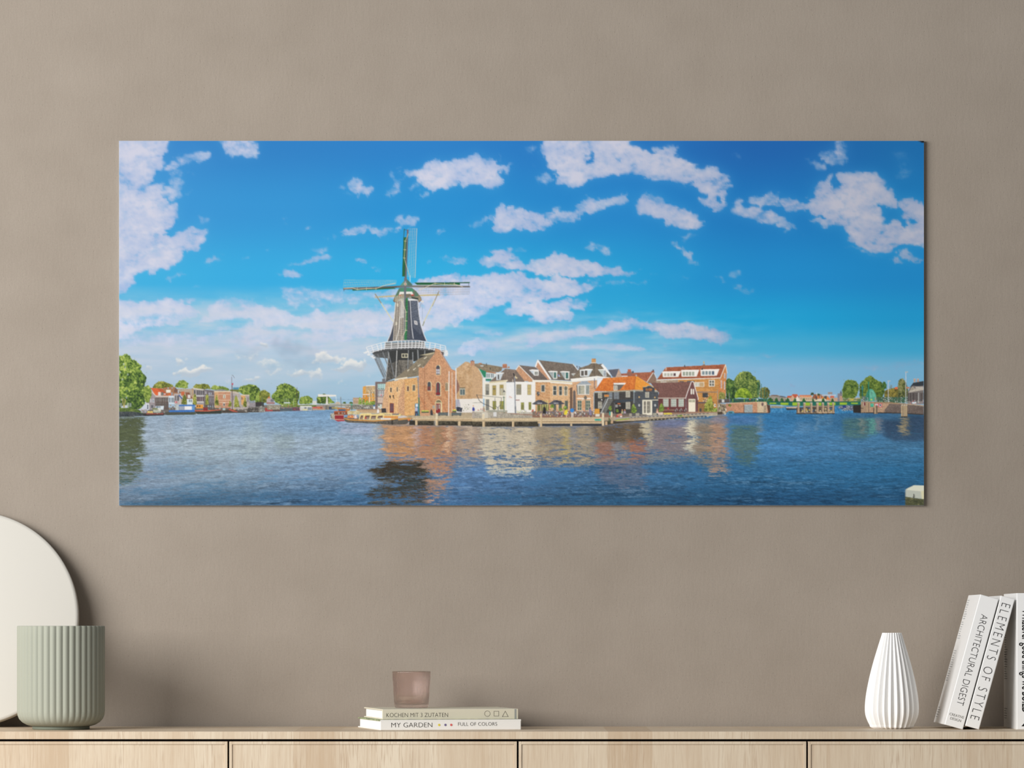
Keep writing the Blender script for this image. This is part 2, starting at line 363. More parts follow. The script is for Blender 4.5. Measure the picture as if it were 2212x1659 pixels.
CLOUDS = [  # sheet, density, outline
 ('T1', .95, [(0,40),(540,40),(560,130),(500,200),(560,240),(480,330),(400,400),(350,480),(250,540),(330,500),(450,470),(490,520),(470,620),(560,700),(640,760),(680,880),(600,950),(540,1000),(500,1040),(590,1060),(700,1010),(830,975),(960,990),(965,1090),(900,1130),(860,1195),(720,1210),(660,1250),(650,1330),(520,1370),(370,1445),(330,1390),(240,1440),(190,1560),(150,1630),(0,1670)]),
 ('T1', .65, [(590,290),(680,170),(830,190),(940,130),(1040,210),(960,240),(870,290),(800,240),(700,310),(600,360),(520,340)]),
 ('T1', .5, [(520,310),(650,330),(740,360),(740,470),(700,560),(690,650),(600,670),(500,630),(480,560),(560,530),(490,460),(600,440)]),
 ('T1', .68, [(1110,30),(1480,30),(1530,130),(1500,180),(1460,170),(1460,215),(1370,240),(1250,215),(1140,200)]),
 ('T1', .65, [(840,840),(920,850),(990,895),(940,930),(850,915)]),
 ('T1', .7, [(945,1300),(1000,1265),(1090,1280),(1140,1330),(1060,1315),(960,1320)]),
 ('T1', .5, [(480,1495),(600,1460),(730,1420),(730,1450),(660,1480),(640,1510),(580,1540),(540,1500)]),
 ('T1', .6, [(1690,1460),(1760,1480),(1730,1505)]),
 ('T1', .75, [(1755,1420),(1840,1405),(1930,1440),(2020,1490),(1900,1485),(1790,1480)]),
 ('T1', .75, [(1750,1350),(1900,1330),(2030,1270),(2100,1240),(2180,1260),(2250,1270),(2240,1310),(2100,1320),(2000,1360)]),
 ('T1', .6, [(2060,1170),(2180,1180),(2190,1230),(2070,1230)]),
 ('T1', .5, [(1730,895),(1790,895),(1770,915)]), ('T1', .55, [(1785,830),(1825,830),(1815,865),(1785,860)]),
 ('T1', .7, [(1995,960),(2035,955),(2040,990),(2000,995)]), ('T1', .5, [(1530,1195),(1640,1165),(1600,1205)]),
 ('T1', .5, [(1345,1270),(1430,1240),(1380,1285)]), ('T1', .4, [(1130,1235),(1190,1225),(1160,1255)]),
 ('T1', .5, [(730,610),(815,550),(800,590),(740,625)]), ('T1', .5, [(770,400),(825,370),(815,415)]),
 ('T1', .5, [(970,1350),(1040,1345),(1020,1368)]), ('T1', .4, [(770,1580),(840,1560),(880,1610),(820,1600)]),
 ('T2', .75, [(290,480),(350,425),(450,410),(495,470),(500,540),(575,515),(580,590),(550,650),(520,640),(530,570),(500,560),(490,600),(430,675),(430,610),(360,600),(350,540),(300,530)]),
 ('T2', .6, [(265,530),(300,540),(290,580),(258,560)]), ('T2', .5, [(285,615),(355,615),(330,645)]),
 ('T2', .6, [(800,345),(862,380),(862,430),(798,480)]), ('T2', .5, [(868,318),(912,312),(890,352)]),
 ('T2', .72, [(710,610),(800,540),(830,470),(900,450),(945,380),(870,385),(940,345),(1030,370),(1020,430),(940,420),(910,470),(890,510),(945,570),(860,590),(790,635)]),
 ('T2', .65, [(1020,530),(1060,498),(1082,530),(1030,578)]), ('T2', .7, [(1100,568),(1192,568),(1170,632),(1100,637)]),
 ('T2', .92, [(1040,360),(1140,340),(1220,270),(1330,265),(1350,290),(1410,255),(1470,260),(1480,225),(1540,240),(1600,220),(1660,170),(1730,210),(1880,260),(1900,310),(1940,290),(2140,260),(2100,310),(2030,380),(2000,340),(1930,360),(1970,450),(1940,520),(1880,560),(1800,540),(1700,510),(1570,500),(1480,490),(1400,525),(1300,520),(1230,560),(1130,530),(1080,470),(1030,430)]),
 ('T2', .5, [(1920,250),(1970,165),(1985,190),(1955,255)]),
 ('T2', .7, [(870,825),(930,795),(960,840),(1110,855),(1115,880),(1060,910),(1060,950),(960,930),(900,900)]),
 ('T2', .5, [(180,1080),(200,1020),(250,1010),(230,1040),(270,1060),(200,1100)]),
 ('T2', .72, [(280,990),(440,960),(490,910),(550,920),(560,970),(610,880),(620,1000),(640,970),(920,935),(930,965),(840,1010),(740,1030),(670,1075),(640,1030),(560,1020),(540,980),(470,1000),(460,1030),(370,1050),(300,1020)]),
 ('T2', .6, [(440,1310),(490,1275),(540,1300),(535,1340),(450,1345)]), ('T2', .6, [(458,1360),(518,1372),(490,1388)]),
 ('T2', .6, [(590,1378),(667,1388),(660,1418),(608,1412)]), ('T2', .5, [(740,1388),(803,1398),(792,1418)]),
 ('T2', .4, [(333,1352),(372,1362),(350,1378)]),
 ('T2', .6, [(1280,990),(1310,960),(1390,980),(1405,1020),(1350,1040),(1300,1025)]),
 ('T2', .5, [(1178,1350),(1220,1318),(1257,1330),(1210,1368)]),
 ('T2', .6, [(1350,1300),(1390,1270),(1620,1275),(1600,1300),(1640,1325),(1520,1340),(1400,1330),(1370,1345)]),
 ('T2', .7, [(1615,945),(1640,910),(1800,880),(1800,830),(1870,840),(1850,900),(1790,930),(1710,990),(1640,970)]),
 ('T2', .97, [(1880,720),(1990,690),(2060,740),(2110,745),(2170,755),(2310,780),(2420,820),(2440,900),(2480,940),(2430,1000),(2370,1015),(2196,995),(2050,990),(1920,1010),(1835,965),(1890,930),(1860,890),(1920,830)]),
 ('T2', .5, [(90,1200),(185,1175),(150,1220),(100,1230)]),
 ('T2', .92, [(1810,1195),(1870,1180),(2070,1180),(2130,1240),(2080,1265),(2200,1320),(2260,1390),(2196,1420),(2050,1390),(1930,1380),(1900,1390),(1740,1340),(1720,1310),(1780,1260),(1870,1270),(1890,1240),(1840,1215)]),
 ('T2', .88, [(1060,1560),(1290,1470),(1400,1440),(1450,1400),(1560,1450),(1720,1465),(1990,1460),(2100,1470),(2140,1430),(2230,1450),(2230,1700),(1000,1700),(1060,1600),(1300,1530)]),
 ('T2', .5, [(-60,1620),(300,1640),(880,1620),(860,1720),(-60,1690)]),
 ('T3', .95, [(290,30),(1240,30),(1210,110),(1310,110),(1400,170),(1480,200),(1460,110),(1590,150),(1700,90),(1720,120),(1690,220),(1830,260),(1910,280),(1890,370),(2010,340),(2070,290),(2150,330),(2270,480),(2280,520),(2190,650),(2110,660),(2260,710),(2190,790),(2120,800),(2060,730),(1960,640),(2050,640),(2060,600),(1950,560),(1890,490),(1790,520),(1690,490),(1540,460),(1380,430),(1270,405),(1180,410),(1040,385),(900,440),(740,500),(600,525),(470,510),(470,390),(390,310),(350,240),(260,150)]),
 ('T3', -.9, [(740,190),(830,150),(870,200),(830,260),(790,310),(770,240)]),
 ('T3', -.5, [(1000,170),(1100,150),(1180,210),(1120,280),(1040,240)]),
 ('T3', .5, [(115,130),(180,80),(240,100),(210,140),(150,180)]), ('T3', .4, [(228,230),(287,238),(250,258)]),
 ('T3', .4, [(208,308),(247,298),(235,348)]),
 ('T3', .6, [(240,460),(290,410),(360,390),(420,440),(400,490),(270,515)]),
 ('T3', .8, [(330,800),(460,790),(480,740),(530,790),(640,800),(680,760),(625,740),(690,690),(750,690),(760,620),(800,630),(870,660),(890,710),(1020,620),(1090,610),(1180,560),(1170,630),(1200,670),(1120,720),(1000,730),(920,780),(870,820),(790,800),(720,790),(720,830),(650,890),(540,920),(410,930),(340,890)]),
 ('T3', .97, [(1290,760),(1320,640),(1400,600),(1530,625),(1560,700),(1720,720),(1820,770),(1830,820),(1920,840),(1940,880),(2030,890),(2030,920),(1940,970),(1780,965),(1640,940),(1590,870),(1430,860),(1380,820),(1310,830)]),
 ('T3', .45, [(1690,1010),(1740,1050),(1850,1020),(1940,1010),(1930,1060),(1780,1080),(1700,1050)]),
 ('T3', .75, [(1690,1110),(1730,1110),(1820,1190),(1870,1250),(1910,1310),(1980,1340),(1980,1360),(1860,1330),(1820,1270),(1770,1200)]),
 ('T3', .5, [(735,1190),(770,1140),(850,1100),(910,1140),(1020,1160),(1020,1240),(920,1230),(870,1160),(820,1210)]),
 ('T3', 1.0, [(165,1350),(240,1290),(350,1270),(430,1220),(500,1235),(590,1245),(640,1290),(760,1300),(800,1330),(880,1330),(910,1390),(1000,1375),(1110,1380),(1150,1410),(1270,1410),(1330,1420),(1280,1450),(1150,1470),(960,1470),(900,1500),(760,1460),(640,1470),(520,1460),(400,1470),(280,1440),(160,1400)]),
 ('T3', .9, [(-60,1300),(100,1320),(170,1385),(60,1400),(-60,1390)]),
 ('T3', .95, [(-80,1440),(60,1450),(130,1490),(330,1500),(400,1490),(560,1520),(690,1510),(690,1560),(820,1590),(800,1640),(600,1690),(-80,1690)]),
 ('T3', .6, [(780,1500),(870,1520),(890,1580),(820,1590)]),
 ('T3', .72, [(890,1570),(1030,1530),(1180,1520),(1440,1525),(1400,1545),(1200,1555),(1060,1570),(920,1590)]),
 ('T3', .5, [(1105,1330),(1135,1330),(1135,1365),(1100,1365)]), ('T3', .55, [(1328,1382),(1395,1388),(1370,1415)]),
 ('T3', .55, [(1455,1442),(1525,1453),(1470,1470)]), ('T3', .58, [(1650,1490),(1670,1440),(1760,1475),(1830,1475),(1780,1520),(1700,1525)]),
 ('T3', .5, [(20,1205),(90,1150),(110,1190),(160,1180),(160,1235),(130,1220),(90,1200),(40,1225)]),
 ('T4', .3, [(165,170),(235,160),(275,210),(200,240)]), ('T4', .5, [(945,220),(1040,230),(1130,290),(1100,350),(1040,300)]),
 ('T4', .6, [(1080,190),(1160,160),(1220,130),(1230,40),(1310,40),(1390,160),(1420,220),(1320,300),(1230,300),(1150,260)]),
 ('T4', .25, [(1820,200),(1980,170),(2000,240),(1990,310),(2110,360),(2020,400),(1990,450),(1890,460),(1880,370),(1920,310),(1880,230)]),
 ('T4', .25, [(895,470),(960,450),(960,510),(900,515)]),
 ('T4', .93, [(935,600),(1030,500),(1150,410),(1210,400),(1190,470),(1250,520),(1320,530),(1250,450),(1280,390),(1380,380),(1500,370),(1630,400),(1720,460),(1770,550),(1850,570),(1870,660),(1890,760),(1800,770),(1760,730),(1740,740),(1690,690),(1690,760),(1740,830),(1700,920),(1800,920),(1850,870),(1960,880),(2000,950),(2060,870),(1960,840),(1950,770),(1890,680),(2000,660),(2050,630),(2110,670),(2200,730),(2200,1180),(2080,1130),(1960,1110),(1870,1190),(1800,1230),(1680,1230),(1570,1180),(1500,1140),(1370,1060),(1320,950),(1290,930),(1180,930),(1080,920),(1000,860),(1120,870),(1170,850),(1080,830),(1000,770),(850,770),(770,790),(670,720),(690,660),(810,650),(860,690),(970,680)]),
 ('T4', .78, [(160,800),(200,710),(240,640),(290,690),(270,720),(330,740),(400,740),(440,780),(430,720),(320,690),(320,640),(420,640),(540,590),(600,640),(650,580),(680,590),(660,680),(660,740),(570,740),(480,710),(440,770),(400,800),(530,790),(640,820),(740,820),(770,900),(830,940),(830,970),(760,970),(730,1010),(660,950),(600,880),(560,910),(470,900),(440,920),(370,880),(270,850)]),
 ('T4', .5, [(868,1030),(942,1012),(900,1058)]), ('T4', .5, [(1330,1150),(1450,1160),(1560,1190),(1680,1260),(1740,1280),(1700,1290),(1600,1240),(1500,1210)]),
 ('T4', .78, [(1930,1210),(2000,1170),(2060,1220),(2080,1270),(2165,1320),(2080,1320),(2020,1270),(1940,1240)]),
 ('T4', .7, [(1845,1310),(1890,1265),(1960,1300),(2000,1330),(1900,1330),(1880,1370)]),
 ('T4', .4, [(100,1425),(230,1430),(180,1500),(130,1480)]), ('T4', .6, [(-40,1465),(110,1530),(60,1535),(-10,1520)]),
 ('T4', .55, [(160,1605),(220,1550),(280,1540),(310,1590),(360,1600),(310,1645),(240,1625)]),
 ('U1', .85, [(0,270),(100,240),(240,260),(260,290),(340,280),(380,300),(500,260),(580,250),(640,280),(760,260),(820,235),(830,260),(740,310),(840,345),(850,370),(820,430),(700,490),(560,530),(350,560),(220,590),(0,660)]),
 ('U1', .75, [(970,330),(1130,230),(1300,205),(1310,240),(1440,245),(1460,300),(1540,310),(1560,350),(1840,380),(1840,420),(2140,360),(2250,400),(2250,560),(2060,540),(1880,530),(1600,520),(1480,520),(1420,450),(1180,430),(880,490),(850,450),(980,400)]),
 ('U1', .5, [(1680,140),(1900,120),(2196,160),(2250,340),(1980,330),(1740,330),(1780,250),(1730,230)]),
 ('U1', .5, [(1580,250),(1680,258),(1630,278)]), ('U1', .5, [(870,290),(955,262),(940,288)]),
 ('U1', .5, [(0,620),(400,600),(760,640),(880,610),(1100,540),(1500,500),(1700,580),(2100,600),(2196,650),(2196,760),(1300,760),(0,740)]),
 ('U2', .5, [(-60,180),(150,170),(640,160),(860,170),(830,280),(600,250),(440,300),(-60,260)]),
 ('U2', .7, [(-60,400),(220,370),(480,360),(640,300),(900,300),(900,520),(780,640),(620,640),(400,680),(-60,690)]),
 ('U2', .85, [(960,80),(1300,0),(2250,40),(2250,330),(2000,310),(1700,450),(1500,520),(1100,580),(960,500),(960,300)]),
 ('U2', .6, [(1690,610),(1870,575),(2020,600),(1900,640),(1750,640)]), ('U2', .55, [(1420,780),(1700,700),(1900,700),(1980,730),(1900,800),(1700,830),(1440,830)]),
 ('U3', .92, [(-60,20),(120,20),(250,40),(400,20),(560,30),(680,50),(700,110),(800,110),(820,150),(760,190),(650,220),(560,190),(480,230),(360,220),(230,250),(170,280),(-60,270)]),
 ('U3', .92, [(-60,290),(170,290),(260,240),(330,270),(450,270),(560,250),(690,250),(800,280),(820,310),(780,360),(620,370),(520,380),(640,400),(660,460),(560,490),(400,490),(280,500),(160,480),(230,430),(120,420),(-60,430)]),
 ('U3', .78, [(160,640),(300,610),(360,590),(700,570),(900,570),(960,530),(1070,490),(1140,510),(1180,460),(1400,480),(1700,520),(1850,530),(2150,565),(2290,620),(2310,660),(2220,700),(2196,720),(1900,700),(1700,660),(1500,590),(1360,590),(1200,560),(1020,620),(760,640),(500,680),(300,720),(100,780),(150,700)]),
 ('U3', .6, [(-40,680),(220,680),(200,700),(-40,710)]), ('U3', .45, [(600,750),(720,690),(1200,720),(1450,770),(1380,800),(1000,800),(700,790)]),
 ('U3', .4, [(80,600),(200,590),(180,640)]), ('U3', .4, [(1430,690),(1650,700),(1750,720),(1600,730)]),
 ('U3', .25, [(1040,380),(1200,390),(1420,430),(1200,450)]), ('U3', .4, [(620,570),(700,510),(780,530),(740,570)]),
 ('U3', .4, [(490,505),(570,510),(640,540),(560,545)]), ('U3', .4, [(945,450),(1025,436),(1000,465)]), ('U3', .5, [(1165,205),(1210,186),(1245,208)]),
 ('U4', .32, [(250,870),(450,830),(720,830),(580,860),(360,910),(260,900)]), ('U4', .32, [(920,850),(1180,860),(1100,890),(960,885)]),
 ('U4', .3, [(700,930),(830,935),(780,960)]), ('U4', .28, [(1400,960),(1900,930),(2200,900),(2200,960),(1800,1000),(1450,990)]),
 ('U4', .8, [(755,1135),(820,1142),(832,1160),(780,1168)])]
PUFFS = [('U1', 1.0, [(610,1060),(640,1000),(720,990),(760,1020),(790,980),(900,970),(960,950),(1000,1000),(900,1040),(760,1050),(660,1075)]),
 ('U1', .7, [(550,930),(680,880),(710,910),(660,940)]), ('U1', .8, [(300,990),(350,965),(410,965),(400,1000),(330,1010)]),
 ('U1', .9, [(1370,1090),(1460,1040),(1560,1080),(1430,1110)]), ('U1', .45, [(1460,900),(1600,870),(1780,900),(1830,940),(1700,960),(1480,960)]),
 ('U1', .75, [(1800,1060),(1880,1000),(2000,980),(2110,1010),(2180,1090),(2100,1100),(2050,1050),(1880,1060)]),
 ('U1', .6, [(1570,1000),(1620,980),(1770,1000),(1760,1040),(1590,1040)]), ('U1', 1.0, [(1490,730),(1560,715),(1610,760),(1560,775)]),
 ('U1', 1.0, [(1795,700),(1830,690),(1850,710),(1810,718)]), ('U1', .4, [(1270,850),(1400,800),(1500,830),(1420,890)]), ('U1', .5, [(1120,1110),(1160,1075),(1230,1090),(1180,1120)]),
 ('U2', .8, [(-30,880),(40,830),(100,800),(170,830),(290,830),(230,880),(100,900),(-30,910)]), ('U2', 1.0, [(150,990),(250,950),(300,880),(370,870),(520,930),(570,950),(420,990),(230,1020)]),
 ('U2', .6, [(490,1050),(550,1030),(610,1060),(560,1075)]), ('U2', .6, [(220,1140),(300,1100),(370,1130),(300,1160)]), ('U2', .7, [(-60,1030),(60,1060),(80,1100),(-60,1100)]),
 ('U2', .6, [(1420,930),(1530,910),(1500,970),(1440,990)])]
GREYS = [('U1', .6, [(1640,700),(1900,700),(2110,780),(2080,830),(1850,810),(1650,760)]), ('U1', .5, [(1480,975),(1820,965),(1600,1000)]),
 ('U1', .35, [(1250,650),(1400,640),(1450,680),(1280,700)]), ('U1', .35, [(1850,860),(2100,850),(2100,950),(1800,960)]), ('U1', .35, [(1250,790),(1500,770),(1480,830),(1300,840)])]

def cloud_mask(items, soft, amp=1.0):
    m = np.zeros((CH, CW))
    for t, d, pts in items:
        c = coverage(tocanvas(t, pts), 1)
        if c is None: continue
        x0, y0, k = c
        s = m[y0:y0 + k.shape[0], x0:x0 + k.shape[1]]
        if d < 0: s *= 1 + d * k
        else: np.maximum(s, k * d, out=s)
    m = m[:SKR]
    YY, XX = np.mgrid[0:SKR, 0:CW].astype(float)
    m = sample(m, XX + (wx * 5.0 + fx * 1.6) * amp, YY + (wy * 2.8 + fy * 1.3) * amp, SKR)
    return blur(m, soft)

SKR = 592
wx, wy = fractal(3.6, 1, 1, 11, 60)[:SKR], fractal(3.6, 1, 1, 12, 60)[:SKR]
fx, fy = fractal(2.8, 1, 1, 13, 16)[:SKR], fractal(2.8, 1, 1, 14, 16)[:SKR]
n1, n2 = fractal(4.0, 1.6, 1, 21, 80)[:SKR], fractal(3.6, 1.4, 1, 22, 26)[:SKR]
veil = fractal(3.8, 5, 1, 24, 60)[:SKR]
full = gridcol(SKYX, SKYY, SKY)
sk = full[:SKR]
Yp = (np.arange(SKR) + PY0)[:, None] * 1.0; Xp = (np.arange(CW) + PX0)[None, :] * 1.0
low = np.clip((Yp - 560) / 130, 0, 1) * np.clip((1650 - Xp) / 300, 0, 1)
m = cloud_mask(CLOUDS, 1.0)
mid = blur(m, 4.0)
core = blur(m, 11.0)
halo = np.clip(blur(m, 12) * .5, 0, .22)[..., None]
sk += (np.array((110, 188, 228.)) - sk) * halo * .6
def sstep(v, a, b):
    t = np.clip((v - a) / (b - a), 0, 1); return t * t * (3 - 2 * t)
field = .60 * m + .40 * mid + (.14 * n1 + .085 * n2) * np.clip(mid * 2.5, 0, 1)
field += low * (.10 * veil + .03)
dens = sstep(field, .05, .82) * (.52 + .46 * np.clip(core + .25, 0, 1))
bright = np.clip(-.05 + .72 * core * np.clip(mid * 1.2, 0, 1) + .20 * n1 + .09 * n2, 0, 1)
ccol = np.array((160, 182, 222.)) + (np.array((214, 213, 229.)) - np.array((160, 182, 222.))) * bright[..., None]
ccol += (low * 12)[..., None]
ccol = ccol * (1.0 - .17 * np.clip((Xp - 1000) / 1000, 0, 1))[..., None]
dens = np.clip(dens * (1.0 + .05 * n2), 0, .97)
sk += (ccol - sk) * dens[..., None]
vb = np.clip(.22 + .16 * veil + .34 * np.clip((1000 - Xp) / 200, 0, 1), 0, .8) * np.clip((Yp - 615 - 40 * (Xp > 1000)) / 70, 0, 1) * np.clip((870 - Yp) / 110, 0, 1) * np.clip((1750 - Xp) / 350, 0, 1)
sk += (np.array((206, 211, 224.)) - sk) * vb[..., None]
g = cloud_mask(GREYS, 4.0, 2); sk += (np.array((152, 168, 190.)) - sk) * (g * .75)[..., None]
pf = cloud_mask(PUFFS, 1.2, 1.3); pfs = blur(pf, 4.0)
pd = sstep(.45 * pf + .55 * pfs + .10 * n2 * np.clip(pfs * 3, 0, 1), .12, .75)
top = np.clip(.55 + (pfs - np.roll(pfs, -5, axis=0)) * -2.2 + .12 * n2, 0, 1)[..., None]
sk += (np.array((186, 198, 210.)) * (1 - top) + np.array((236, 233, 228.)) * top - sk) * (pd * .85)[..., None]
img = full
poly('T4', [(2105,40), (2180,40), (2180,68), (2150,62)], (22, 20, 18))

# ---- water
WX = [257, 450, 700, 1000, 1300, 1650, 1996]; WY = [880, 910, 960, 1020, 1092]
WAT = [[(138,162,182),(132,162,190),(110,152,192),(120,148,180),(100,122,162),(44,116,170),(54,102,142)],
       [(150,168,186),(142,166,190),(122,158,192),(132,150,174),(104,122,160),(48,116,168),(52,92,124)],
       [(154,172,190),(158,176,188),(150,172,192),(112,142,180),(92,120,160),(66,126,176),(60,114,154)],
       [(138,158,182),(136,158,178),(118,148,180),(82,124,172),(58,106,150),(44,104,150),(38,100,144)],
       [(104,130,156),(72,110,144),(58,102,144),(66,108,154),(42,84,120),(28,74,114),(30,76,114)]]
WR = 560
wat = gridcol(WX, WY, WAT)[WR:]
Y, X = np.mgrid[WR:CH, 0:CW].astype(float)
Yw = Y + PY0
dep = np.clip((Yw - 900) / 190., 0, 1)
REFL = [('W1', .9, (76,84,50), [(30,150),(300,140),(290,330),(310,560),(290,760),(240,880),(30,900)]), ('W1', .35, (188,200,214), [(735,150),(825,150),(815,520),(735,520)]),
 ('W1', .25, (170,170,175), [(530,140),(600,140),(600,400),(530,400)]), ('W1', .25, (165,178,172), [(1380,180),(1560,180),(1560,620),(1380,620)]), ('W1', .3, (120,135,125), [(1680,330),(1900,330),(1880,560),(1700,560)]),
 ('W2', .35, (190,175,190), [(260,210),(620,225),(620,340),(260,330)]), ('W2', .55, (205,180,150), [(640,230),(680,230),(680,420),(640,420)]),
 ('W2', .95, (176,124,92), [(720,235),(1500,245),(1490,560),(1440,900),(1300,1200),(1150,1500),(960,1500),(1000,700),(760,620)]),
 ('W2', .6, (194,152,108), [(720,235),(830,240),(840,600),(760,620)]), ('W2', .6, (196,148,98), [(830,240),(1060,245),(1080,620),(840,600)]),
 ('W2', 1.0, (62,54,42), [(770,620),(1150,610),(1230,900),(1180,1700),(800,1700),(600,1000),(650,820),(590,700)]),
 ('W2', .7, (186,178,190), [(1065,245),(1112,245),(1105,560),(1080,560)]), ('W2', .65, (230,205,170), [(1405,245),(1450,245),(1440,560),(1410,560)]),
 ('W2', .6, (140,125,92), [(1270,250),(1340,250),(1340,560),(1290,560)]), ('W2', .6, (172,142,116), [(1500,250),(1760,260),(1760,690),(1500,720)]),
 ('W2', .5, (205,185,160), [(1620,250),(1700,250),(1690,420),(1640,420)]),
 ('W2', .8, (196,184,158), [(1760,255),(2120,255),(2120,800),(1900,790),(1780,560)]),
 ('W3', .8, (194,182,156), [(0,255),(240,255),(240,790),(0,800)]), ('W3', .85, (152,138,114), [(240,250),(840,250),(870,680),(250,680)]),
 ('W3', .55, (186,164,92), [(525,265),(602,265),(602,640),(515,640)]), ('W3', .6, (125,130,150), [(600,260),(660,260),(660,480),(600,480)]),
 ('W3', .92, (90,76,60), [(840,245),(1370,215),(1400,420),(880,440)]), ('W3', .6, (154,134,108), [(890,250),(960,250),(960,440),(890,440)]),
 ('W3', .6, (134,114,88), [(1180,235),(1240,235),(1240,520),(1180,520)]), ('W3', .8, (194,180,146), [(1370,200),(1475,190),(1475,470),(1370,440)]),
 ('W3', .6, (156,92,64), [(900,430),(1080,430),(1080,610),(900,610)]), ('W3', .6, (172,92,58), [(1220,395),(1400,390),(1400,620),(1230,620)]), ('W3', .3, (140,90,80), [(880,610),(1420,610),(1420,980),(1180,990),(900,800)]),
 ('W3', .75, (126,112,116), [(1480,195),(1860,175),(1860,580),(1480,540)]), ('W3', .85, (212,202,172), [(1855,175),(1942,175),(1942,540),(1860,520)]),
 ('W3', .7, (140,116,90), [(1942,240),(2120,220),(2120,720),(1942,650)]), ('W3', .6, (92,114,166), [(1500,200),(1850,185),(1850,260),(1500,262)]),
 ('W4', .85, (168,128,102), [(-60,125),(95,125),(105,440),(125,760),(-60,860)]), ('W4', .5, (90,118,168), [(-60,150),(420,140),(420,235),(-60,215)]),
 ('W4', .6, (84,98,66), [(150,250),(430,240),(450,480),(400,700),(240,660),(140,440)]), ('W4', .5, (150,140,130), [(430,130),(480,130),(480,340),(430,340)]),
 ('W4', .6, (72,104,88), [(1340,170),(1620,165),(1620,380),(1340,400)]), ('W4', .8, (96,166,138), [(1620,165),(1682,165),(1680,340),(1622,340)]),
 ('W4', .6, (146,124,116), [(1682,165),(1762,165),(1742,310),(1682,310)]), ('W4', .6, (150,138,120), [(1520,165),(1560,165),(1560,330),(1520,330)]),
 ('W4', .7, (44,60,84), [(1762,180),(1945,180),(2020,130),(2200,140),(2200,420),(1900,420),(1762,350)]), ('W4', .85, (156,136,96), [(1950,150),(2022,150),(2022,350),(1965,350)]),
 ('W4', .45, (156,166,172), [(1040,125),(1072,125),(1072,310),(1040,310)]), ('W4', .35, (150,160,165), [(1110,125),(1135,125),(1135,280),(1110,280)]), ('W4', .35, (150,160,165), [(1175,125),(1200,125),(1200,270),(1175,270)]),
 ('W4', .3, (120,150,180), [(840,200),(1000,200),(1000,330),(840,330)])]
def waves(beta, sx, seed, ku=1.0, kv=1.0, L=40):
    """ripple noise that coarsens towards the viewer"""
    n = fractal(beta, sx, 1, seed, L)
    d = np.maximum(Yw - 858, 14)
    u = (X - 870) * ku * 110 / (d + 60) + 6 * fractal(3.2, 1, 1, seed + 50)[WR:]
    v = 150 * kv * np.log(d + 80) + X * .014 * kv
    return sample(n, np.mod(u, CW - 2), np.mod(v, CH - 2))
f1, f2 = waves(2.8, 6, 31, 2.6, 2.6, 9), waves(2.4, 5, 32, 4, 4, 6)
b1, b2 = waves(3.4, 6, 33, 1.1, 1.2, 16), waves(3.6, 6, 34, .6, .5, 34)
dispx = (f1 * 5 + b1 * 5) * (.5 + 1.3 * dep)
dispy = (f1 * 2.5 + b1 * 2.5) * (.4 + 1.5 * dep)
gate_n = .75 * f1 + .35 * f2 + .45 * b1
REFL.insert(0, ('W2', .75, (156,134,114), [(700,225),(1500,245),(2212,255),(2500,250),(2500,640),(2212,760),(1700,600),(1500,560),(720,560)]))
REFL.insert(0, ('W3', .72, (138,124,112), [(-60,250),(940,250),(1400,200),(2212,150),(2240,520),(1900,620),(1200,680),(400,700),(-60,640)]))
for t, d, col, pts in REFL:
    p = tocanvas(t, pts); c = coverage(p, 1)
    if c is None: continue
    x0, y0, mm = c
    xa, xb = max(0, x0 - 50), min(CW, x0 + mm.shape[1] + 50)
    k = np.zeros((CH, CW)); k[y0:y0 + mm.shape[0], x0:x0 + mm.shape[1]] = mm
    k = blur(k[WR - 20:, xa:xb], 3.2)
    xs = np.clip(X[:, xa:xb] + dispx[:, xa:xb] - xa, 0, xb - xa - 1).astype(int); ys = np.clip(Y[:, xa:xb] + dispy[:, xa:xb] - (WR - 20), 0, k.shape[0] - 1).astype(int)
    k = k[ys, xs]
    far = np.clip((Y[:, xa:xb] - y0) / max(40., mm.shape[0] * 1.0), 0, 1) * np.clip(.30 + dep[:, xa:xb], 0, 1)
    gate = np.clip((gate_n[:, xa:xb] + 1.65 - 2.15 * far) * .9 + .5, 0, 1)
    w = wat[:, xa:xb]
    w += (np.array(col, float) - w) * (k * d * gate)[..., None]
wat = wat * (1 + (.045 + .05 * dep) * f1 + (.03 + .03 * dep) * f2 + .03 * b1)[..., None]
dk = np.clip((b2 * .6 + f1 * .7 + b1 * .4 - .7 + .4 * dep) * .8, 0, 1) * np.clip(dep * 1.6 - .45, 0, 1) * .55
wat += (np.array((30, 84, 122.)) - wat) * dk[..., None]
Xf = (np.arange(CW) / CW)[None, :]
lt = np.clip((f1 * .7 - b1 * .5 + f2 * .4 - .85) * .8, 0, 1) * np.clip(dep * 1.5, .12, 1) * .38
wat += (np.array((168, 184, 200.)) - wat) * (lt * (1 - .55 * Xf))[..., None]
wat += (fractal(1.6, 2.5, 1, 35, 12)[WR:] * 3.0)[..., None]
wg = wat.mean(2, keepdims=True); wat = wg + (wat - wg) * .88
shore = np.interp(np.arange(CW) + PX0, [257, 310, 420, 560, 700, 745, 800, 1000, 1320, 1400, 1560, 1700, 1860, 1996], [898, 899, 895, 890, 884, 886, 902, 905, 905, 905, 890, 876, 884, 890])
wmask = np.clip(Yw - shore[None, :], 0, 1)[..., None]
img[WR:] += (wat - img[WR:]) * wmask
poly('W4', [(1997,925),(2010,912),(2085,876),(2200,880),(2200,1025),(2170,1020),(1997,998)], (206,206,188))
poly('W4', [(1997,925),(2160,940),(2170,1022),(1997,998)], (176,180,168)); poly('W4', [(2160,940),(2200,930),(2200,1025),(2170,1022)], (205,200,165))
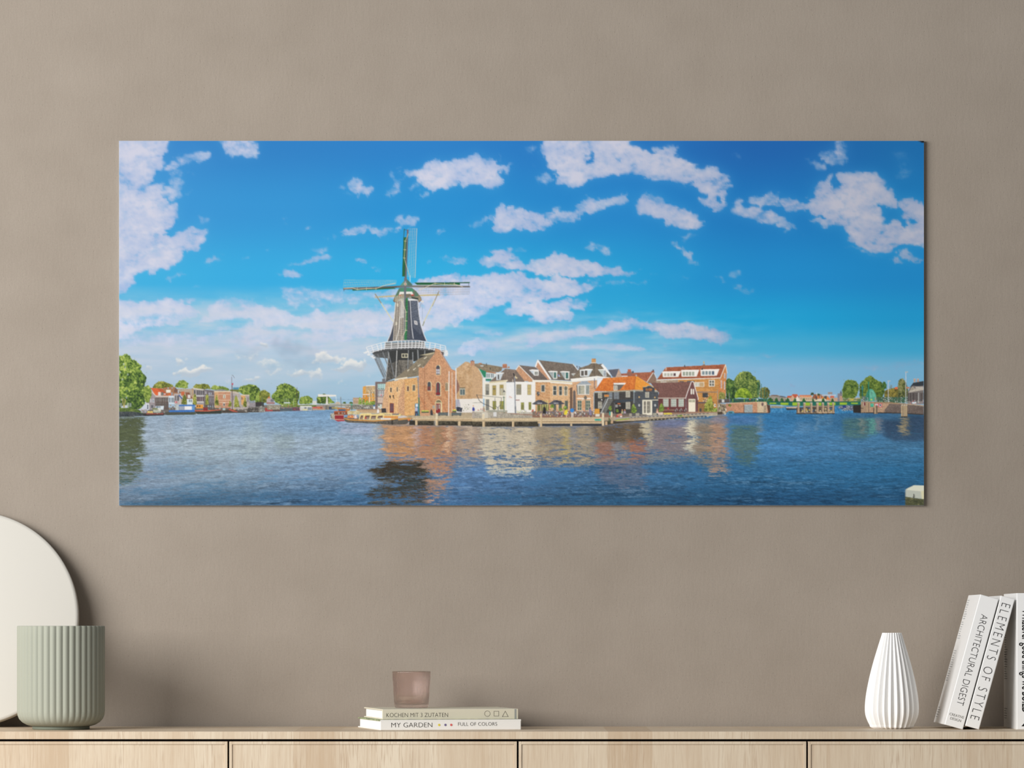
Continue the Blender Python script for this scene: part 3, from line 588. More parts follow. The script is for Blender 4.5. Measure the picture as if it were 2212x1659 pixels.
fill_noise('W4', [(1993,998),(2170,1022),(2200,1025),(2200,1110),(1993,1110)], [(58,62,46),(84,86,60),(120,116,84)], 1.2); line('W4', [(2085,970),(2088,1005),(2075,1000)], (30,30,28), 1.8)
base_img = img.copy()
# ---- far left bank
poly('A1', [(60,1380),(1763,1340),(1763,1500),(60,1560)], (104,100,96)); poly('A2', [(0,1340),(1763,1330),(1763,1455),(0,1500)], (104,98,92)); poly('A3', [(0,1300),(1763,1290),(1763,1392),(0,1450)], (112,106,98))
GR = [(40,62,28),(70,98,34),(108,138,44),(150,172,62),(190,204,98)]
OL = [(70,82,28),(112,120,38),(150,154,52),(186,184,84)]
fill_noise('A1', [(810,910),(870,830),(960,770),(1060,760),(1160,800),(1290,850),(1280,910),(1100,920),(900,930)], OL, 1.3, 1.2)
fill_noise('A1', [(1320,900),(1340,840),(1420,750),(1520,740),(1640,810),(1600,880),(1640,920)], GR[1:], 1.3, 1.6)
fill_noise('A2', [(170,900),(240,820),(330,830),(420,815),(520,840),(560,890),(570,940),(420,940),(300,940)], OL, 1.3, 1.2)
fill_noise('A2', [(560,940),(600,880),(660,845),(740,870),(860,880),(980,930),(990,975),(700,960)], GR[1:], 1.3, 1.2)
rect('A2', 1070, 900, 1210, 960, (70,140,175)); rect('A2', 1000, 950, 1200, 1010, (110,120,50))
fill_noise('A2', [(1180,960),(1240,880),(1380,840),(1480,830),(1600,860),(1680,960),(1670,1080),(1640,1180),(1480,1220),(1300,1060),(1200,1000)], GR, 1.5, 1.5)
fill_noise('A2', [(1560,1160),(1600,1060),(1700,970),(1800,980),(1840,1080),(1840,1250),(1580,1260)], GR[1:], 1.4, 1.5)
fill_noise('A3', [(0,1010),(110,950),(240,1030),(240,1180),(150,1240),(0,1240)], OL, 1.4, 1.4)
fill_noise('A3', [(270,1080),(380,980),(400,880),(500,820),(600,810),(720,850),(820,920),(900,1000),(900,1130),(860,1260),(500,1290),(380,1240),(280,1180)], GR, 1.6, 1.6)
fill_noise('A3', [(890,1220),(920,1120),(1000,1100),(1100,1085),(1190,1160),(1200,1250),(1100,1270),(900,1270)], GR[1:], 1.4, 1.4)
fill_noise('A3', [(1290,1260),(1290,1130),(1360,1060),(1470,1040),(1560,1120),(1620,1230),(1560,1270)], GR, 1.4, 1.2)
fill_noise('A3', [(480,1280),(560,1240),(700,1250),(860,1240),(880,1310),(1100,1270),(1280,1290),(1280,1330),(500,1340)], GR[1:4], 1.2, .8)
# houses left
rect('A1', 60, 1230, 720, 1420, (196,204,218))
poly('A1', [(1380,930),(1720,930),(1760,1000),(1760,1280),(1380,1280)], (176,160,138))
poly('A1', [(1040,940),(1080,905),(1300,885),(1330,900),(1440,1020),(1440,1100),(1040,1080)], (168,112,72))
rect('A1', 1130, 955, 1230, 1020, (235,228,215)); rect('A1', 1160, 905, 1190, 930, (150,180,200)); rect('A1', 1250, 900, 1280, 925, (150,180,200))
poly('A1', [(780,910),(1040,930),(1170,1085),(890,1080)], (232,92,38)); poly('A1', [(930,930),(1040,930),(1170,1085),(1100,1080)], (196,82,44))
poly('A1', [(1150,1085),(1180,1030),(1230,1020),(1320,1085)], (216,98,44)); poly('A1', [(1300,1000),(1330,900),(1470,1025),(1420,1030)], (120,84,70))
poly('A1', [(1460,1000),(1540,990),(1540,1080),(1470,1080)], (210,96,50))
poly('A1', [(690,1130),(800,970),(890,1080),(890,1140),(890,1400),(690,1400)], (150,138,140)); poly('A1', [(795,1000),(815,985),(895,1075),(880,1085)], (220,200,180))
rect('A1', 880, 1085, 1185, 1125, (206,186,170)); rect('A1', 885, 1125, 1185, 1400, (96,82,76))
for x in (910, 960, 1000, 1060, 1110, 1155): rect('A1', x, 1150, x + 22, 1210, (200,190,180)); rect('A1', x + 4, 1156, x + 18, 1204, (70,72,74))
for x in (910, 960, 1000, 1060, 1110): rect('A1', x, 1245, x + 20, 1330, (150,140,130)); rect('A1', x + 4, 1255, x + 16, 1330, (62,62,64))
rect('A1', 820, 1160, 860, 1240, (220,222,226)); rect('A1', 828, 1168, 852, 1232, (120,130,140)); rect('A1', 770, 1160, 800, 1240, (190,190,200))
rect('A1', 950, 1005, 1010, 1080, (225,215,205)); rect('A1', 1015, 1010, 1070, 1080, (110,118,112)); rect('A1', 1075, 1040, 1120, 1060, (200,215,225))
rect('A1', 1185, 1085, 1330, 1270, (206,220,230))
for x in (1200, 1250, 1290): rect('A1', x, 1130, x + 26, 1240, (92,108,120))
poly('A1', [(1300,1040),(1450,1040),(1460,1280),(1320,1280)], (184,170,165)); rect('A1', 1330, 1080, 1420, 1200, (96,92,96)); rect('A1', 1360, 1080, 1372, 1200, (210,200,195)); rect('A1', 1240, 1010, 1280, 1085, (150,150,155)); rect('A1', 1390, 960, 1420, 1030, (190,195,200))
poly('A1', [(1560,1000),(1650,1000),(1730,1140),(1590,1150)], (138,88,60)); poly('A1', [(1590,1150),(1730,1140),(1740,1290),(1590,1290)], (205,222,230)); rect('A1', 1640, 1170, 1660, 1230, (74,84,88)); rect('A1', 1680, 1170, 1702, 1230, (74,84,88))
poly('A1', [(1610,1065),(1690,1060),(1700,1130),(1620,1140)], (222,205,195)); rect('A1', 1645, 1070, 1670, 1130, (84,84,86))
line('A1', [(1440,1050),(1440,1290)], (215,215,220), 1.0); poly('A1', [(1400,1070),(1430,1060),(1520,1160),(1470,1160)], (66,92,160)); line('A1', [(1440,1070),(1510,1150)], (220,220,225), .9)
rect('A1', 690, 1260, 750, 1400, (225,228,232)); rect('A1', 705, 1285, 730, 1390, (60,74,92))
rect('A1', 770, 1290, 870, 1400, (150,146,150)); rect('A1', 790, 1300, 840, 1360, (90,90,96))
# houses middle-left
poly('A2', [(0,940),(170,930),(170,1290),(0,1290)], (178,158,136)); poly('A2', [(0,1010),(90,1010),(170,1150),(40,1160)], (136,82,58)); rect('A2', 55, 1065, 120, 1140, (215,205,200)); rect('A2', 40, 1160, 170, 1290, (206,222,230)); rect('A2', 85, 1175, 105, 1230, (80,88,92)); rect('A2', 125, 1175, 145, 1230, (80,88,92))
poly('A2', [(150,925),(170,910),(440,945),(430,1310),(180,1310)], (156,148,150)); poly('A2', [(150,905),(190,915),(430,950),(430,975),(190,940)], (214,204,186)); poly('A2', [(155,925),(185,930),(190,1300),(175,1300)], (190,150,100))
for x in (200, 260, 300, 345, 390): rect('A2', x, 965, x + 28, 1070, (78,76,82))
for x in (265, 300, 345, 390): rect('A2', x, 1110, x + 28, 1210, (88,62,66))
rect('A2', 190, 1075, 430, 1105, (196,192,190)); rect('A2', 190, 1215, 430, 1245, (196,192,190))
poly('A2', [(420,950),(640,970),(665,1100),(660,1320),(420,1310)], (110,100,104)); rect('A2', 440, 985, 480, 1050, (160,155,158)); rect('A2', 530, 1015, 590, 1065, (190,195,205)); rect('A2', 548, 1020, 575, 1060, (90,96,108)); rect('A2', 420, 1075, 660, 1095, (170,165,165))
for x in (530, 575, 625): rect('A2', x, 1130, x + 25, 1230, (170,165,168)); rect('A2', x + 5, 1136, x + 20, 1224, (84,82,88)); rect('A2', x, 1270, x + 22, 1340, (78,76,82))
poly('A2', [(640,965),(820,940),(1010,985),(640,990)], (130,136,142))
poly('A2', [(650,990),(750,985),(750,1370),(660,1370)], (212,160,108)); rect('A2', 745, 985, 1015, 1360, (196,132,96)); rect('A2', 650, 980, 1015, 1005, (224,200,165))
for y in (1050, 1180, 1230): rect('A2', 745, y, 1015, y + 14, (222,184,150))
rect('A2', 850, 1065, 905, 1145, (228,222,200)); rect('A2', 866, 1072, 892, 1140, (150,152,132)); rect('A2', 845, 1240, 895, 1325, (228,215,195)); rect('A2', 855, 1260, 888, 1315, (88,84,84))
poly('A2', [(1015,990),(1200,1030),(1220,1050),(1250,1400),(1015,1400)], (176,164,160)); poly('A2', [(1010,985),(1130,990),(1220,1035),(1220,1055),(1015,1020)], (196,180,160)); rect('A2', 1060, 1080, 1100, 1190, (150,140,142)); rect('A2', 1190, 1120, 1240, 1210, (196,190,188))
poly('A2', [(1200,1060),(1440,1075),(1430,1380),(1240,1400)], (172,160,156)); poly('A2', [(1250,1080),(1350,1080),(1350,1290),(1260,1290)], (222,160,90)); rect('A2', 1250, 1062, 1440, 1085, (216,196,172)); rect('A2', 1390, 1120, 1420, 1220, (130,126,130))
rect('A2', 1260, 1120, 1285, 1180, (120,100,80))
poly('A2', [(1430,1210),(1540,1195),(1580,1250),(1580,1340),(1430,1340)], (146,138,142)); rect('A2', 1450, 1215, 1550, 1240, (120,145,160)); rect('A2', 1575, 1230, 1763, 1330, (58,52,52))
for pts in ([(170,1290),(180,1120),(215,1020),(250,1110),(260,1290)], [(455,1290),(455,1100),(490,1040),(525,1100),(525,1290)], [(660,1300),(680,1120),(710,1060),(740,1180),(760,1300)], [(1090,1350),(1110,1140),(1140,1060),(1190,1180),(1220,1340)], [(1290,1340),(1320,1180),(1340,1110),(1380,1240),(1380,1340)], [(960,1330),(1000,1180),(1040,1260),(1040,1330)]):
    fill_noise('A2', pts, OL[0:] + [(176,190,80)], 1.1, 1.0)
fill_noise('A1', [(1470,1280),(1500,1120),(1540,1040),(1590,1140),(1600,1280)], OL, 1.2, 1.0)
# far bridge, masts
poly('A3', [(160,1240),(170,1160),(230,1120),(330,1180),(340,1280),(170,1280)], (178,160,165)); poly('A3', [(180,1150),(225,1090),(250,1140)], (210,120,60)); rect('A3', 255, 1165, 325, 1220, (110,112,122)); rect('A3', 160, 1240, 350, 1262, (150,90,80))
rect('A3', 860, 1280, 1760, 1296, (196,196,192)); rect('A3', 1190, 1200, 1290, 1280, (205,210,205)); rect('A3', 1280, 1290, 1480, 1400, (146,134,124)); rect('A3', 1530, 1290, 1590, 1400, (150,138,112)); rect('A3', 1580, 1300, 1763, 1340, (168,168,160)); rect('A3', 1580, 1320, 1640, 1400, (60,70,92)); rect('A3', 1640, 1345, 1763, 1375, (178,152,70))
poly('A3', [(1315,1055),(1720,1070),(1720,1100),(1320,1112)], (232,226,216)); poly('A3', [(1505,1110),(1530,1110),(1545,1280),(1490,1280)], (222,216,204)); line('A3', [(1715,1085),(1735,1230)], (196,220,236), 1.0); line('A3', [(1590,1165),(1763,1170)], (120,160,195), .7)
poly('A3', [(1690,1280),(1740,1225),(1763,1235),(1763,1285)], (205,190,175))
for x in (560, 600, 655, 770): line('A3', [(x,1150),(x,1310)], (210,214,205), .6)
rect('A3', 555, 1235, 695, 1258, (200,215,220)); line('A3', [(845,900),(848,1330)], (92,66,58), .8); line('A3', [(65,1120),(70,1310)], (60,110,110), .7)
line('A2', [(1050,850),(1056,1400)], (92,64,62), 1.5); line('A2', [(1043,660),(1045,850)], (96,90,96), .8); line('A2', [(1045,630),(1065,628),(1105,690)], (96,100,110), .7); poly('A2', [(1035,815),(1080,800),(1070,850),(1040,845)], (190,70,90))
# big left tree and its bank
fill_noise('A1', [(60,1420),(60,900),(60,170),(130,185),(200,170),(260,160),(340,215),(370,290),(450,280),(500,360),(590,420),(540,480),(590,560),(650,620),(700,690),(660,780),(640,900),(680,1000),(640,1100),(660,1250),(600,1340),(520,1390),(300,1390),(260,1300),(160,1300)], [(34,58,26),(52,84,30),(82,116,38),(120,152,50),(160,186,66),(196,208,96)], 1.9, 2.2)
fill_noise('A1', [(620,1080),(640,880),(740,850),(800,960),(800,1100),(760,1180),(740,1240),(680,1240)], GR[1:], 1.5, 1.5)
for x, y in ((150,720),(215,450),(270,610),(180,380),(130,1180),(240,1130),(100,560)): oval('A1', x, y, 16, 26, (196,208,222), .6)
for pts in ([(150,1140),(165,1250),(180,1350)], [(215,1160),(200,1280),(190,1350)]): line('A1', pts, (182,166,84), 2.0)
for x0, x1 in ((90,140),(250,300),(310,350)): rect('A1', x0, 1250, x1, 1340, (190,196,208), .6)
fill_noise('A1', [(60,1360),(300,1360),(520,1400),(600,1460),(640,1530),(400,1470),(60,1450)], [(50,74,34),(84,110,40),(130,146,58)], 1.3, 1.0)
fill_noise('A1', [(60,1440),(340,1440),(520,1460),(640,1500),(640,1540),(60,1560)], [(36,44,50),(62,70,74),(96,100,96)], 1.0, .8)
# moored boats, left
def hull(t, pts, col, band=None):
    poly(t, pts, col)
rect('A1', 560, 1390, 700, 1470, (170,170,186), .7); specks('A1', 570, 1380, 720, 1460, [(190,90,70),(80,84,96),(215,215,220),(120,120,60)], 26, 1.4, 1.4, 3)
poly('A1', [(890,1320),(1080,1315),(1070,1400),(880,1400)], (206,220,228)); rect('A1', 905, 1330, 960, 1352, (74,100,130)); rect('A1', 970, 1330, 1000, 1350, (74,100,130))
poly('A1', [(600,1490),(690,1480),(1090,1470),(1080,1530),(640,1545)], (52,46,46)); poly('A1', [(680,1480),(1080,1480),(1060,1500),(690,1500)], (168,72,62)); rect('A1', 710, 1430, 830, 1475, (226,190,96)); rect('A1', 820, 1360, 940, 1400, (120,128,80)); rect('A1', 840, 1400, 1010, 1465, (170,176,160)); rect('A1', 950, 1360, 1010, 1420, (206,206,196))
specks('A1', 660, 1380, 1080, 1480, [(230,205,120),(200,80,60),(90,110,90),(240,240,235),(70,70,70)], 34, 1.3, 1.4, 5)
poly('A1', [(1090,1470),(1180,1450),(1763,1450),(1763,1510),(1140,1525)], (72,76,66)); poly('A1', [(1190,1410),(1763,1405),(1763,1455),(1190,1455)], (46,108,196)); poly('A1', [(1415,1290),(1763,1285),(1763,1330),(1415,1325)], (44,104,190)); rect('A1', 1415, 1322, 1550, 1405, (150,158,176)); rect('A1', 1545, 1320, 1710, 1405, (236,230,230)); rect('A1', 1705, 1325, 1763, 1405, (80,140,205))
rect('A1', 1340, 1280, 1410, 1410, (176,188,192)); specks('A1', 1200, 1280, 1340, 1400, [(206,180,130),(90,90,96),(220,220,225),(150,110,70)], 22, 1.5, 2, 6); rect('A1', 1325, 1215, 1375, 1250, (206,70,80)); rect('A1', 1335, 1225, 1350, 1243, (235,230,230))
poly('A2', [(0,1440),(220,1445),(240,1505),(0,1512)], (70,78,62)); poly('A2', [(0,1400),(215,1400),(215,1452),(0,1455)], (46,108,196)); rect('A2', 0, 1290, 215, 1325, (44,106,192)); rect('A2', 0, 1322, 160, 1402, (236,232,232)); rect('A2', 150, 1322, 212, 1402, (90,146,205))
poly('A2', [(215,1420),(800,1395),(820,1440),(810,1490),(280,1500),(240,1470)], (50,58,50)); poly('A2', [(215,1410),(510,1412),(800,1395),(800,1412),(500,1440),(220,1436)], (214,92,60)); rect('A2', 245, 1285, 405, 1372, (238,150,48)); rect('A2', 262, 1305, 290, 1340, (80,60,40)); rect('A2', 312, 1305, 340, 1340, (80,60,40)); rect('A2', 405, 1350, 505, 1420, (142,40,42)); rect('A2', 420, 1290, 510, 1350, (98,84,72)); rect('A2', 510, 1370, 560, 1410, (60,80,74)); rect('A2', 570, 1360, 740, 1400, (88,80,78))
specks('A2', 500, 1300, 800, 1400, [(150,180,200),(96,84,84),(210,205,205),(120,140,80)], 26, 1.5, 1.5, 7)
poly('A2', [(820,1470),(830,1420),(900,1410),(1000,1380),(1180,1400),(1420,1400),(1400,1470),(1000,1475)], (74,64,54)); poly('A2', [(960,1395),(1000,1380),(1170,1440),(1180,1455),(1060,1440)], (196,80,60)); rect('A2', 845, 1360, 895, 1410, (214,225,220)); oval('A2', 870, 1385, 14, 14, (60,150,150)); rect('A2', 1080, 1385, 1130, 1402, (226,176,60)); rect('A2', 1160, 1395, 1390, 1440, (100,92,86)); poly('A2', [(1400,1360),(1763,1370),(1763,1450),(1400,1460)], (72,68,64))
specks('A2', 1180, 1330, 1750, 1440, [(205,195,180),(90,86,82),(220,215,205),(60,58,56),(150,140,120)], 70, 1.4, 1.5, 8)
poly('A3', [(0,1330),(60,1310),(120,1380),(110,1455),(0,1455)], (130,128,120)); specks('A3', 0, 1310, 110, 1440, [(230,225,205),(70,80,84),(180,190,195)], 20, 1.3, 1.4, 9)
poly('A3', [(125,1360),(290,1360),(300,1435),(130,1440)], (176,62,50)); poly('A3', [(130,1400),(300,1405),(470,1390),(470,1435),(130,1442)], (92,66,62)); rect('A3', 180, 1290, 460, 1400, (150,140,120)); specks('A3', 190, 1290, 460, 1390, [(200,196,170),(90,80,70),(120,130,80),(220,215,200)], 34, 1.4, 1.6, 10); poly('A3', [(140,1410),(300,1408),(300,1428),(140,1432)], (206,60,62))
poly('A3', [(460,1360),(740,1370),(740,1430),(470,1435)], (78,88,96)); specks('A3', 480, 1290, 740, 1370, [(222,120,70),(240,220,200),(200,80,70),(150,150,140)], 30, 1.4, 1.5, 11)
poly('A3', [(740,1350),(980,1360),(980,1425),(740,1428)], (96,66,80)); specks('A3', 750, 1320, 970, 1410, [(214,70,60),(220,215,220),(110,90,110),(70,66,74)], 26, 1.4, 1.5, 12)
rect('A3', 915, 1320, 1180, 1420, (200,200,196)); rect('A3', 920, 1318, 1170, 1340, (226,222,212)); rect('A3', 1010, 1345, 1060, 1375, (100,110,112)); rect('A3', 1085, 1345, 1170, 1410, (122,136,150)); rect('A3', 975, 1385, 1080, 1418, (214,205,150))
poly('A3', [(1180,1340),(1420,1330),(1480,1395),(1200,1415)], (176,140,120)); rect('A3', 1200, 1335, 1350, 1370, (206,84,80)); rect('A3', 1300, 1330, 1420, 1385, (214,106,70)); rect('A3', 1370, 1345, 1405, 1368, (90,80,80)); rect('A3', 1200, 1385, 1480, 1410, (170,150,128))
# ---- bank by the mill: far side
rect('A4', 0, 1125, 940, 1185, (176,176,162)); rect('A4', 0, 1180, 120, 1240, (64,74,96)); rect('A4', 60, 1195, 190, 1222, (186,166,90)); rect('A4', 0, 1150, 930, 1165, (120,118,110))
poly('A4', [(120,1125),(160,1085),(210,1090),(240,1130)], (200,180,160)); line('A4', [(240,990),(250,1200)], (120,120,120), 1.4); fill_noise('A4', [(0,1120),(0,980),(40,1020),(70,1070),(140,1110)], GR[1:], 1.2, 1.0); fill_noise('A4', [(270,1120),(300,1085),(340,1090),(350,1125)], GR[:3], 1, .6); fill_noise('A4', [(400,1120),(430,1085),(480,1100),(480,1125)], GR[:3], 1, .6)
poly('A4', [(0,950),(150,955),(145,978),(0,985)], (234,230,220)); line('A4', [(143,975),(158,1090)], (190,222,240), 1.2); line('A4', [(60,1035),(490,1045)], (96,140,176), .6)
rect('A4', 485, 1005, 700, 1125, (182,148,116)); rect('A4', 495, 1040, 690, 1052, (205,170,140))
poly('A4', [(680,790),(740,770),(930,768),(930,1110),(680,1110)], (230,158,62)); rect('A4', 680, 935, 810, 950, (236,228,225)); poly('A4', [(680,950),(810,950),(810,1100),(690,1100)], (226,140,40)); line('A4', [(810,870),(812,1100)], (236,230,225), 1.4); line('A4', [(810,870),(930,858)], (236,230,225), 1.4); line('A4', [(740,772),(930,766)], (240,236,230), 1.5)
for y in (800, 835, 870, 905):
    rect('A4', 740, y - 14, 925, y + 10, (180,170,150)); specks('A4', 745, y - 12, 900, y - 6, [(110,112,110),(225,200,150),(206,150,70)], 16, 1.4, 1.6, y)
for x, y in ((700,985),(765,975),(795,975),(830,940),(900,930),(845,900),(900,900),(840,980),(900,980),(785,1035),(845,1035),(900,1040)): rect('A4', x, y - 18, x + 24, y + 16, (120,100,70)); rect('A4', x + 12, y - 18, x + 24, y + 16, (232,220,190))
rect('A4', 380, 1150, 930, 1240, (130,124,112)); specks('A4', 380, 1150, 920, 1230, [(205,200,190),(80,78,76),(150,140,120),(226,222,215),(100,120,90)], 80, 2, 2, 13); rect('A4', 885, 1145, 925, 1180, (60,110,170)); rect('A4', 890, 1180, 925, 1230, (225,228,232)); rect('A4', 440, 1130, 475, 1160, (60,170,140)); line('A4', [(458,1150),(460,1260)], (80,120,100), 1.4)
for pts in ([(590,1140),(600,1020),(625,980),(650,1060),(655,1140)], [(670,1140),(680,1030),(710,1020),(725,1140)], [(725,1145),(740,1060),(790,1060),(800,1150)], [(790,1145),(830,1070),(860,1080),(920,1060),(925,1150)]): fill_noise('A4', pts, GR[1:], 1.2, 1.0)
rect('A4', 928, 688, 1160, 1230, (120,100,96)); rect('A4', 975, 730, 1150, 845, (176,214,208)); rect('A4', 980, 865, 1120, 980, (206,204,200)); rect('A4', 975, 995, 1110, 1110, (206,180,162)); rect('A4', 978, 1135, 1060, 1230, (200,206,196)); rect('A4', 1065, 628, 1130, 690, (110,108,110))
for x in (1000, 1045, 1085):
    for y in (750, 785, 822): rect('A4', x - 12, y - 10, x + 14, y + 10, (128,168,168) if y < 800 else (84,98,98))
    for y in (885, 915, 955): rect('A4', x - 10, y - 9, x + 12, y + 9, (64,66,74))
rect('A4', 1035, 945, 1060, 968, (190,50,70)); rect('A4', 985, 1140, 1015, 1165, (60,84,66))
# ---- ground of the quay, then the windmill: sails behind the body
poly('A5', [(-300,1250),(1572,1250),(1572,1440),(-300,1400)], (178,156,122)); poly('A6', [(0,1150),(1659,1150),(1659,1420),(0,1420)], (170,150,126)); poly('B2', [(100,1180),(1880,1180),(1880,1360),(600,1400),(100,1400)], (128,104,88)); poly('B3', [(0,1250),(1660,1250),(1660,1370),(0,1450)], (150,116,92))
WHT, CRM, GRN, STL = (226,224,222), (214,196,156), (44,104,66), (104,110,118)
def lattice(t, a, b, c, d, nu, nv, col, w=.6, al=.85):
    """grid of laths over the quad a b c d (a-b top, d-c bottom)"""
    L = lambda p, q, f: (p[0] + (q[0] - p[0]) * f, p[1] + (q[1] - p[1]) * f)
    for i in range(nu + 1): line(t, [L(a, b, i / nu), L(d, c, i / nu)], col, w, al)
    for j in range(nv + 1): line(t, [L(a, d, j / nv), L(b, c, j / nv)], col, w, al)
# top sail
lattice('B7', (1118,100), (1256,98), (1230,880), (1090,860), 4, 30, (206,206,196), .62, .75)
line('B7', [(1256,98),(1228,885)], (214,206,192), .9)
poly('B7', [(1052,105),(1064,105),(1052,240),(1044,240)], (48,96,80)); line('B7', [(1058,118),(1110,130)], (70,74,70), .8)
poly('B7', [(1048,240),(1098,240),(1078,870),(1026,862)], GRN); line('B7', [(1046,240),(1026,866)], (30,72,50), .8)
poly('B7', [(1100,118),(1124,118),(1094,900),(1064,900)], STL); line('B7', [(1112,118),(1112,180)], (140,80,90), 1.2)
for k in range(30): y = 260 + k * 20; x = 1092 - k * .75; line('B7', [(x - 12, y),(x + 2, y)], (40,40,36), .7)
line('B7', [(1122,180),(1100,240),(1072,300),(1066,440),(1056,570),(1080,660),(1142,850)], CRM, 1.1)
for y, x in ((300,1072),(436,1064),(568,1056)): line('B7', [(x - 18, y),(x + 20, y + 4)], (222,208,176), 1.0)
line('B7', [(1148,850),(1150,950)], (190,222,236), 1.6)
# left sail
lattice('B7', (100,920), (930,925), (920,990), (85,1050), 30, 3, (200,204,192), .6, .75)
poly('B7', [(85,1045),(560,1030),(1050,1008),(1050,1040),(560,1060),(85,1075)], (112,108,104)); poly('B7', [(230,1068),(560,1056),(880,1040),(930,1060),(560,1078),(232,1090)], (52,104,76))
for k in range(24): x = 560 + k * 16; line('B7', [(x, 1040 - k * .6),(x + 5, 1054 - k * .6)], (44,44,40), .9)
line('B7', [(90,1055),(230,1045),(310,1072),(455,1058),(610,1055),(730,1010),(920,970)], (226,206,176), 1.2)
for x in (310, 455, 605): line('B7', [(x, 1038),(x, 1085)], (222,206,176), .9)
line('B7', [(95,1060),(95,1100)], (50,50,50), .7)
# right sail
lattice('B7', (1220,1055), (2095,1030), (2090,1145), (1230,1170), 32, 3, (150,140,126), .55, .6)
poly('B7', [(1218,965),(1945,965),(1945,1000),(1260,998)], GRN); poly('B7', [(1218,962),(2100,955),(2100,972),(1250,980)], (32,84,54)); line('B7', [(2082,972),(2082,1015)], (60,66,66), .7)
poly('B7', [(1100,1005),(1560,1010),(2105,1015),(2105,1038),(1560,1040),(1100,1038)], (124,120,116))
for k in range(30): x = 1380 + k * 24; line('B7', [(x, 1024),(x + 11, 1024)], (44,42,40), 1.5)
for k in range(22): x = 1270 + k * 30; line('B7', [(x, 998),(x + 9, 1012)], (196,180,140), .8)
line('B7', [(1290,1080),(1400,1035),(1545,975),(1700,990),(1855,985),(1990,1030)], (224,206,176), 1.1)
for x in (1548, 1700, 1855): line('B7', [(x, 962),(x, 1005)], (222,206,176), .9)
# tail beams
poly('B7', [(585,1185),(920,1160),(920,1185),(590,1205)], (196,182,140)); line('B7', [(590,1140),(690,1290)], (152,140,116), 2.0); line('B7', [(690,1290),(885,1590)], (222,214,164), 1.7)
poly('B7', [(1230,1160),(1620,1145),(1620,1168),(1230,1180)], (200,184,136)); line('B7', [(1612,1095),(1500,1340)], (150,140,116), 1.9); line('B7', [(1540,1240),(1365,1600)], (216,208,160), 1.7)
line('B8', [(1260,870),(1225,960)], (140,144,110), 1.8); line('B8', [(1195,500),(1165,610)], (130,134,140), .9)
# ---- body below the gallery
poly('B8', [(60,1500),(100,1440),(1730,1420),(1720,1560),(1650,1540),(1560,1440),(260,1480),(240,1590)], (216,216,216), .0)
fill_noise('A4', [(1190,50),(1567,50),(1567,420),(1340,610),(1130,690),(1150,520)], [(58,58,56),(92,88,82),(122,116,106)], 1.2)
poly('A4', [(860,120),(1180,40),(1567,40),(1567,260),(1400,250),(1260,320),(1190,300),(1190,225),(960,200)], (52,54,54))
stripes('A4', [(880,130),(1190,90),(1190,225),(960,200)], [(52,54,56),(112,114,114)], 1.6, -40, .45)
fill_noise('A5', [(0,330),(270,330),(290,400),(200,560),(60,620),(0,660)], [(74,70,64),(112,106,96),(136,128,114)], 1.2)
poly('A5', [(0,130),(700,110),(700,190),(560,240),(400,320),(300,360),(270,330),(0,330)], (50,52,52))
poly('A5', [(800,150),(880,150),(850,250),(830,240)], (70,74,76)); specks('A5', 810, 160, 870, 240, [(150,152,152),(40,42,44)], 20, 1, 1, 21)
for a, b, w in (((880,150),(1105,630),1.4),((915,165),(1120,620),1.3),((960,190),(1140,600),1.5),((975,140),(1160,560),1.6),((1075,95),(1190,400),2.2),((1180,80),(1310,600),2.2),((1190,200),(1130,670),1.6)):
    line('A4', [a, b], (118,122,126), w)
for a, b in (((1180,390),(1250,640)),((1240,320),(1250,640)),((1390,250),(1450,540)),((1320,260),(1320,560)),((1440,260),(1440,540))): line('A4', [a, b], (54,52,50), 1.0)
for a, b in (((900,165),(1095,600)),((935,180),(1110,590)),((985,200),(1130,560))): line('A4', [a, b], (70,72,74), .7)
line('A4', [(1360,60),(1335,610)], (206,206,202), 1.5); line('A4', [(1200,100),(1135,670)], (196,196,192), 1.0)
for a, b, w in (((195,140),(180,530),1.6),((370,130),(385,420),2.4),((505,130),(500,220),2.0),((275,180),(280,400),2.0)): line('A5', [a, b], (142,146,148), w)
win('A5', 65, 208, 185, 285, (214,204,168), (40,42,42), 2, 1, .18, 1.6); line('A5', [(95,245),(165,245)], (190,182,150), .8)
# ---- tapered body
poly('B8', [(690,470),(650,880),(600,1100),(525,1270),(1300,1260),(1210,1030),(1160,800),(1140,450),(940,430)], (58,66,84))
poly('B8', [(690,470),(640,980),(590,1120),(525,1270),(850,1250),(870,420)], (92,84,82))
poly('B8', [(640,880),(650,980),(640,1250),(525,1270),(600,1100)], (66,72,88))
stripes('B8', [(1000,460),(1130,470),(1160,800),(1200,1000),(1180,1040),(1040,1000),(1005,700)], [(48,60,82),(126,132,144)], 2.1, 78, .42, .5, 1.2)
stripes('B8', [(1020,900),(1180,900),(1230,1060),(1180,1130),(1040,1000)], [(56,66,86),(104,110,124)], 1.7, 40, .4)
poly('B8', [(930,440),(985,450),(1000,800),(1030,1215),(915,1215),(930,800)], (78,82,94)); line('B8', [(960,480),(985,1000),(990,1210)], (52,58,72), 1.4)
line('B8', [(975,450),(990,700),(1010,1000),(1040,1215)], (214,214,218), 1.5); line('B8', [(1130,460),(1150,700),(1190,940),(1250,1130),(1305,1260)], (222,222,226), 1.7); line('B8', [(690,470),(665,760),(630,960),(580,1130),(522,1270)], (226,222,220), 1.5)
rect('B8', 935, 425, 1145, 455, (226,224,222)); poly('B8', [(1055,850),(1115,865),(1125,940),(1065,925)], (232,228,228)); poly('B8', [(1075,870),(1100,875),(1106,920),(1080,912)], (70,66,70)); line('B8', [(1090,872),(1093,916)], (226,222,222), .7); line('B8', [(1078,893),(1104,898)], (226,222,222), .7)
